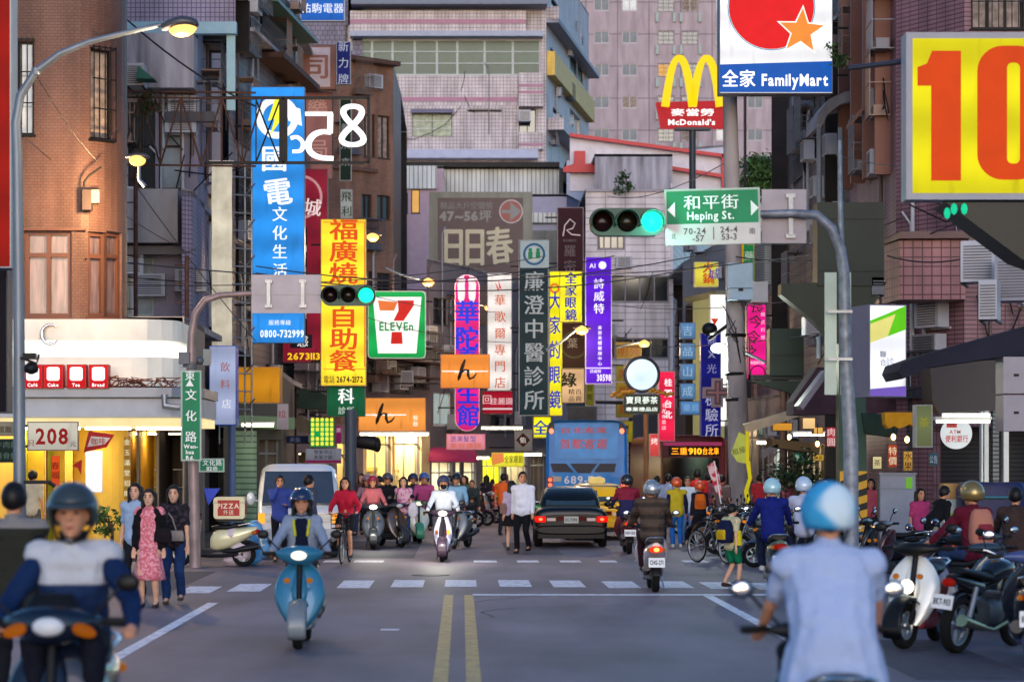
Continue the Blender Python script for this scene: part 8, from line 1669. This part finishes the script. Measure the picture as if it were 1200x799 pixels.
def stripes(nm, a_, b_, sc, along='Z', bump=1.):
    if nm in MC: return MC[nm]
    m = mat(nm, a_, .7, 0, 0); m.use_nodes = True; n = m.node_tree; b = n.nodes['Principled BSDF']; tc = n.nodes.new('ShaderNodeTexCoord'); wv = n.nodes.new('ShaderNodeTexWave'); wv.bands_direction = along; wv.inputs['Scale'].default_value = sc; wv.inputs['Distortion'].default_value = .6
    n.links.new(tc.outputs['Object'], wv.inputs[0]); rp = n.nodes.new('ShaderNodeValToRGB'); rp.color_ramp.elements[0].color = lin(b_); rp.color_ramp.elements[1].color = lin(a_); rp.color_ramp.elements[0].position = .1; rp.color_ramp.elements[1].position = .5; n.links.new(wv.outputs[1], rp.inputs[0]); n.links.new(rp.outputs[0], b.inputs['Base Color'])
    bp = n.nodes.new('ShaderNodeBump'); bp.inputs['Strength'].default_value = bump; bp.inputs['Distance'].default_value = .03; n.links.new(wv.outputs[1], bp.inputs['Height']); n.links.new(bp.outputs[0], b.inputs['Normal']); return m
def blotch(nm, a_, b_, sc, lo=.45, hi=.55, detail=2, zsplit=None):
    """two-colour print; with zsplit the second colour covers the garment above that height (object z)"""
    if nm in MC: return MC[nm]
    m = mat(nm, a_, .85, 0, 0); n = m.node_tree; b = n.nodes['Principled BSDF']; tc = n.nodes.new('ShaderNodeTexCoord'); rp = n.nodes.new('ShaderNodeMapRange'); rp.inputs[1].default_value = lo; rp.inputs[2].default_value = hi
    if zsplit is None: no = n.nodes.new('ShaderNodeTexNoise'); no.inputs['Scale'].default_value = sc; no.inputs['Detail'].default_value = detail; n.links.new(tc.outputs['Object'], no.inputs['Vector']); n.links.new(no.outputs[0], rp.inputs[0])
    else: sp = n.nodes.new('ShaderNodeSeparateXYZ'); n.links.new(tc.outputs['Object'], sp.inputs[0]); n.links.new(sp.outputs[2], rp.inputs[0]); rp.inputs[1].default_value = zsplit - .004; rp.inputs[2].default_value = zsplit + .004
    mx = n.nodes.new('ShaderNodeMix'); mx.data_type = 'RGBA'; mx.inputs[6].default_value = lin(a_); mx.inputs[7].default_value = lin(b_); n.links.new(rp.outputs[0], mx.inputs[0]); n.links.new(mx.outputs[2], b.inputs['Base Color'])
    nb = n.nodes.new('ShaderNodeTexNoise'); nb.inputs['Scale'].default_value = 9; nb.inputs['Detail'].default_value = 3; n.links.new(tc.outputs['Object'], nb.inputs['Vector']); bp = n.nodes.new('ShaderNodeBump'); bp.inputs['Strength'].default_value = .6; bp.inputs['Distance'].default_value = .04; n.links.new(nb.outputs[0], bp.inputs['Height']); n.links.new(bp.outputs[0], b.inputs['Normal']); return m
# --- foreground riders
person('man in a grey helmet and white-shouldered navy jacket riding at the front left', 88, 14.0, 0, 1.82, 'ride', (blotch('white shouldered navy', '#132a52', '#b3b6be', 1, zsplit=1.21), 'long'), ('trousers', '#10131f'), helmet=mat('slate helmet', '#343f45', .35, .1, .08, 5, coat=.25), hair=None, sleeve='#10264c', seat=.86, grip=(.36, -.34, 1.06), lean=.12, build=1.1, extra=lambda t, p: MB().lathe([(.07, 0), (.085, .05), (.075, .055), (.062, .01)], 18, 0, T(*p['neck']), closed=True).build('dark_collar', cloth('#15161c'), t))
person('man in a pale blue shirt and sky blue helmet seen from behind, front right', 974, 12.9, 180, 1.84, 'ride', (mat('pale blue shirt', '#9fafd2', .85, 0, .03, 3, bump=.4, bscale=7, spec=.15), 'short'), ('trousers', '#12151c'), helmet=blotch('white and blue helmet print', '#3a9ccc', '#c2d6e0', 4.2, .42, .5, 0), hair='short', seat=.86, grip=(.31, -.5, 1.0), build=1.45, lean=.16, drop=.13)
# --- riders in the middle
def vest(col):
    def f(t, p): blob('life_vest', [('c', p['ch'] + Vector((x * .09, -.1, .06)), p['ch'] + Vector((x * .07, -.125, -.12)), .02, .02) for x in (-1, 1)], cloth(col), t, p['v'], 2)
    return f
person('rider in a navy helmet, grey hooded top and navy shirt on the sky blue scooter', 354, 26.5, 0, 1.64, 'ride', ('#7f8ba0', 'long'), ('trousers', '#3a3a3c'), shoes='#b3988a', helmet='#1c2a4a', hair='bob', female=True, extra=lambda t, p: [blob('inner_shirt', [('c', p['ch'] + Vector((-.03, -.09, .03)), p['pel'] + Vector((-.03, -.08, .1)), .055, .07), ('c', p['ch'] + Vector((.03, -.09, .03)), p['pel'] + Vector((.03, -.08, .1)), .055, .07)], cloth('#10182f'), t, p['v'], 3), vest('#b3b22a')(t, p)])
person('rider in a white shirt, dark helmet and black mask in mid street', 520, 48.9, -2, 1.68, 'ride', ('#c9cfdc', 'long'), ('trousers', '#3a3a45'), helmet='#3a3a55', hair=None, mask='#15161c', skin=SK)
person('rider in a salmon pink jacket behind the dazzling headlight', 437, 55.6, 3, 1.62, 'ride', ('#a85a62', 'long'), ('trousers', '#26262c'), helmet='#8a2a3a', hair='bob', female=True)
person('pillion in a pink helmet just behind the salmon-jacketed rider', 430, 57, 3, 1.64, 'ride', ('#8a6f78', 'long'), helmet='#8a6a74', hair='bob', female=True)
person('rider dressed in black with a grey helmet beside the woman in jeans', 454, 58, 15, 1.7, 'ride', ('#1c1c22', 'long'), helmet='#4a4c52', hair=None)
person('rider in a bright pink jacket and blue helmet on the white and mint scooter', 497, 60.5, 4, 1.7, 'ride', ('#a8487a', 'long'), helmet='#3a5a9a', hair=None)
person('dark-jacketed pillion left of the pink-jacketed rider', 484, 62, 8, 1.66, 'ride', ('#2a2c3c', 'long'), helmet='#23304a', hair=None)
person('rider in a light blue jacket and black cap behind the white-shirted rider', 535, 57, -10, 1.7, 'ride', ('#7fa9c9', 'long'), ('trousers', '#2f2e30'), helmet='#1a1c22', hair=None, phase=2)
person('crouching person in a dark top beside the parked wine scooter', 553, 70, 0, 1.5, 'stand', ('#2f3a3c', 'long'), lean=.5)
person('woman in a crimson cardigan cycling toward the camera', 405, 47.7, -6, 1.64, 'cycle', ('#a81c34', 'long'), ('shorts', '#16161a'), hair='bob', female=True, grip=(.28, -.28, 1.02))
person('rider in a wine and navy jacket with a black helmet beside the taxi', 735, 53, 180, 1.7, 'ride', (blotch('wine over navy', '#1f1f4a', '#7a1a34', 1, zsplit=1.18), 'long'), helmet='#23272e', hair='short', build=1.1)
person('rider in a brown quilted jacket and silver helmet seen from behind', 764, 37.4, 180, 1.66, 'ride', (stripes('brown quilt', '#4a3a30', '#2a201b', 1.6), 'puffy'), ('trousers', '#2a161c'), helmet=mat('silver helmet', '#a9abb0', .25, .7, .05, coat=.5), hair='short', build=1.02)
person('rider in a royal blue jacket and pale blue helmet seen from behind at the right', 905, 37.6, 178, 1.7, 'ride', ('#15206a', 'long'), ('trousers', '#1c2440'), shoes='#d8d8d8', helmet='#9fc4d0', hair='short', build=1.08, phase=2)
person('rider in a white and blue helmet just behind the foreground rider', 942, 40, 180, 1.72, 'ride', ('#b3b6cc', 'long'), helmet='#b9c9dc', hair='short')
person('rider in a maroon shirt and gold helmet with a checked backpack, turned away', 1140, 29.3, 205, 1.74, 'ride', ('#5a1428', 'long'), ('jeans', '#2a3a5a'), helmet=mat('gold helmet', '#8f7a4a', .3, .6, .15, coat=.6), hair='short', extra=lambda t, p: backpack(t, p, '#a9705f', .3, .42, .15, '#7a2a34'))
# --- pedestrians
def cardigan(col):
    def f(t, p):
        Q = []
        for i, x in enumerate((-1, 1)):
            Q += [('c', p['sh'][i], p['el'][i], .08, .064), ('c', p['el'][i], p['el'][i].lerp(p['hw'][i], .8), .062, .05), ('c', p['ch'] + Vector((x * .11, -.03, .02)), p['pel'] + Vector((x * .15, -.02, -.02)), .085, .075)]
        Q.append(('c', p['ch'] + Vector((-.1, .06, 0)), p['ch'] + Vector((.1, .06, 0)), .09, .09)); Q.append(('c', p['ch'] + Vector((0, .07, 0)), p['pel'] + Vector((0, .07, 0)), .1, .1)); blob('cardigan', Q, cloth(col), t, p['v'], 4)
        handbag(t, p['hw'][1] + Vector((.0, -.06, .2)), '#1a1418', .26, .2)
    return f
person('woman in a pink floral dress and black cardigan standing at the left kerb', 175, 33.0, -4, 1.6, 'stand', (blotch('pink floral print', '#c4606e', '#e09aa4', 26, .45, .6), 'short'), ('skirt', '#c4606e', .62), shoes='#2a1a1c', hair='long', female=True, skin=SKL, extra=cardigan('#141216'))
MC['cloth #c4606e'] = blotch('pink floral print', '#c4606e', '#e09aa4', 26)
for o in bpy.data.objects:
    if o.name.startswith('skirt') and o.data.materials[0].name.startswith('cloth #c4606e'): o.data.materials[0] = MC['pink floral print']
person('woman in a black patterned top and jeans with a small cream bag', 204, 33.8, -2, 1.64, 'walk', (blotch('black print top', '#15131a', '#3a2f3c', 20, .5, .6), 'short'), ('jeans', '#1f3560'), shoes='#3a2f22', hair='long', female=True, skin=SKL, steps=.06, extra=lambda t, p: handbag(t, p['pel'] + Vector((.06, -.2, .08)), '#8a8078', .24, .15, [p['sh'][0] + Vector((0, -.05, .05)), p['ch'] + Vector((0, -.16, -.1)), p['pel'] + Vector((.06, -.2, .16))]))
person('woman in a pale blue top half hidden behind the pink dress', 159, 35, -10, 1.66, 'stand', ('#8fa6c4', 'short'), ('trousers', '#1a1c24'), hair='long', female=True, skin=SKL)
person('man in a black, grey and olive jacket seen from behind at the left edge', 16, 19.0, 178, 1.8, 'stand', (blotch('olive and black', '#23241c', '#7a7674', 1, zsplit=1.4), 'long'), ('trousers', '#15161c'), hair='short', sleeve='#15151c', build=1.1, hair_m=HAIR)
person('man in a white shirt inside the cafe entrance, back turned', 38, 49, 160, 1.68, 'stand', ('#b8ac94', 'short'), ('trousers', '#5a5650'), hair='short', z=.13)
person('man in a violet blue shirt, hand at his mouth, before the van', 328, 48.2, 6, 1.7, 'stand', ('#38488f', 'long'), ('trousers', '#14141a'), hair='short', hands=[(-.05, -.2, 1.5), (.12, -.2, 1.15)])
person('dark-haired person in a grey and dark top behind the sky blue scooter rider', 361, 46.5, 130, 1.72, 'stand', ('#3a3f52', 'long'), ('trousers', '#23242c'), hair='short')
person('woman in a pale pink top and jeans walking with a shoulder bag', 473, 57, -8, 1.62, 'walk', (blotch('pink print tee', '#c9a0b4', '#b05a86', 12, .5, .56), 'short'), ('jeans', '#2c4370'), shoes='#3a3f4a', hair='long', female=True, skin=SKL, extra=lambda t, p: handbag(t, p['pel'] + Vector((-.17, -.02, .12)), '#1c1c24', .2, .28, [p['sh'][0] + Vector((0, 0, .06)), p['ch'] + Vector((-.17, -.1, -.1)), p['pel'] + Vector((-.17, -.02, .25))]))
person('woman with very long dark hair in dark clothes seen from behind', 570, 80, 175, 1.55, 'stand', ('#241f2c', 'short'), ('trousers', '#3a2c26'), shoes='#c9c4bc', hair='long', female=True)
person('person in a red top beside the long-haired woman', 577, 82, 170, 1.4, 'stand', ('#b3242a', 'short'), hair='short')
person('person in an orange shirt behind the woman with the shoulder bag', 590, 66, 160, 1.66, 'stand', ('#d8622a', 'short'), hair='short')
person('woman in a lilac top and black skirt with a tan shoulder bag', 600, 54.6, 172, 1.55, 'stand', ('#a79ab4', 'short'), ('skirt', '#15141a', .42), hair='bob', female=True, skin=SKL, extra=lambda t, p: handbag(t, p['pel'] + Vector((.17, .05, .12)), '#7a5f5a', .26, .26, [p['sh'][1] + Vector((0, 0, .06)), p['pel'] + Vector((.17, .05, .25))]))
person('stout man in a white shirt and black trousers beside the black sedan', 613, 52.8, -20, 1.76, 'walk', ('#cfd2e0', 'long'), ('trousers', '#101018'), hair='short', build=1.22, turn=25, steps=.1)
person('person in a yellow waistcoat and orange cap with blue trousers, back turned', 793, 56.5, 182, 1.58, 'stand', (cloth('#b8a62a'), 'short'), ('trousers', '#1f62b0'), shoes='#c9c9c9', hair='short', helmet='#c4522a', sleeve='#1c1f3a', build=1.1)
person('person in a light blue shirt left of the yellow waistcoat', 783, 60, 170, 1.68, 'stand', ('#8f9cbc', 'short'), hair='short')
person('boy in a white shirt facing the camera between the two orange caps', 806, 58.5, -8, 1.62, 'stand', ('#c9d4e4', 'short'), ('trousers', '#6a8ab8'), hair='short')
person('pupil with an orange backpack, orange cap and black skirt seen from behind', 820, 56, 180, 1.5, 'stand', ('#1c1d2c', 'long'), ('skirt', '#12121a', .4), shoes='#23242c', hair='short', helmet='#c4522a', female=True, extra=lambda t, p: backpack(t, p, '#c4601a', .3, .4, .17, '#b0541a'))
person('person in a red shirt standing high behind the two orange caps', 817, 62, 175, 1.78, 'stand', ('#b3201e', 'short'), hair='short')
person('person in a grey brown top by the tilted red flag', 846, 60, 150, 1.66, 'stand', ('#6d5a5a', 'short'), hair='short')
person('schoolboy with a navy backpack, yellow drawstring bag and green shorts', 857, 37.8, 125, 1.32, 'walk', ('#b8b08f', 'short'), ('shorts', '#0f6a4a'), shoes='#3a2a2a', hair='short', steps=.1, skin=SKL, helmet=None, extra=lambda t, p: [backpack(t, p, '#141c3c', .36, .46, .2, '#b8981c', dz=-.18), handbag(t, p['pel'] + Vector((-.2, .02, .12)), '#c4b81c', .24, .3)])
person('stooping person in a black jacket behind the white scooter', 1092, 42, 110, 1.6, 'stand', ('#14151a', 'long'), ('trousers', '#7a7468'), hair='short', lean=.5)
person('person in a pink top behind the stooping figure', 1078, 43.5, 20, 1.5, 'stand', ('#a93a6a', 'short'), hair='bob', female=True)
person('seated vendor in a pink top by the striped column', 1020, 54, 0, 1.6, 'stand', ('#b3505e', 'short'), hair='bob', female=True)
person('shopper in orange between the foreground helmet and the striped column', 966, 55, 10, 1.6, 'stand', ('#c46a3a', 'short'), hair='short')
person('person in blue jeans and a brown top cropped at the right edge', 1190, 31.5, 160, 1.64, 'ride', ('#3a2c2a', 'long'), ('jeans', '#2f4a7a'), hair='short')
for i, (px, Y, c, l_) in enumerate(((925, 62, '#8a4a5a', 'shopper in dusty rose under the ribbed awning'), (938, 60, '#a83a3a', 'shopper in brick red beside the bushy tree'), (890, 68, '#b8303a', 'stallholder in scarlet beside the yellow ribbon'), (878, 70, '#5a3a6a', 'shopper in purple left of the scarlet stallholder'), (900, 72, '#c9b8a0', 'shopper in beige between the stalls'), (948, 64, '#c9a0b0', 'shopper in pale pink behind the blue helmets'), (770, 66, '#4a4c5a', 'passer-by in slate behind the silver helmet'), (424, 66, '#5a3a3a', 'passer-by in brown behind the headlight'), (445, 68, '#8a6a5a', 'passer-by in tan in front of the beige shop'), (592, 84, '#6a4a5a', 'passer-by in mauve at the yellow shop'), (527, 68, '#4a5a6a', 'passer-by in blue grey near the pink awning'), (545, 72, '#5a5f52', 'passer-by in moss green at the salon door'), (830, 64, '#7a3a4a', 'passer-by in wine red behind the pupils'))):
    person(l_, px, Y, R.uniform(-60, 60) if i % 2 else 180 + R.uniform(-40, 40), R.uniform(1.55, 1.7), 'walk' if i % 3 else 'stand', (c, 'long' if i % 2 else 'short'), ('trousers', ['#23242c', '#2c3a5a', '#3a2f2a'][i % 3]), hair='bob' if i % 2 else 'short', female=bool(i % 2))
a = thing('tilted_flag', 'red and white flag on a slanting pole near the parked bicycles', 'flag', W(845, 590, 52)); k = K(52); mb = MB(); mb.tube([(0, 0, 0), (-8 / k, 0, 50 / k)], .015, 6); mb.build('pole', WHITE, a); mb = MB(); mb.prism([(x / k, y / k) for x, y in ((-8, 50), (-2, 34), (2, 5), (-6, 14), (-14, 36), (-16, 44))][::-1], 0, .02); mb.build('cloth', blotch('red white flag print', '#a8283a', '#c9a9ac', 6), a)
a = thing('plastic_bag', 'white plastic bag held by the walking woman in jeans', 'bag', W(484, 606, 56.6)); MB().loft([(0, 0, 0, .06, .05, 3), (.08, 0, 0, .12, .07, 3), (.24, 0, 0, .12, .06, 2.5), (.36, 0, 0, .04, .03, 2)], 14, 'z', 3).build('bag', mat('white plastic', '#b9b6c4', .4, 0, .2, 8, bump=.5), a)
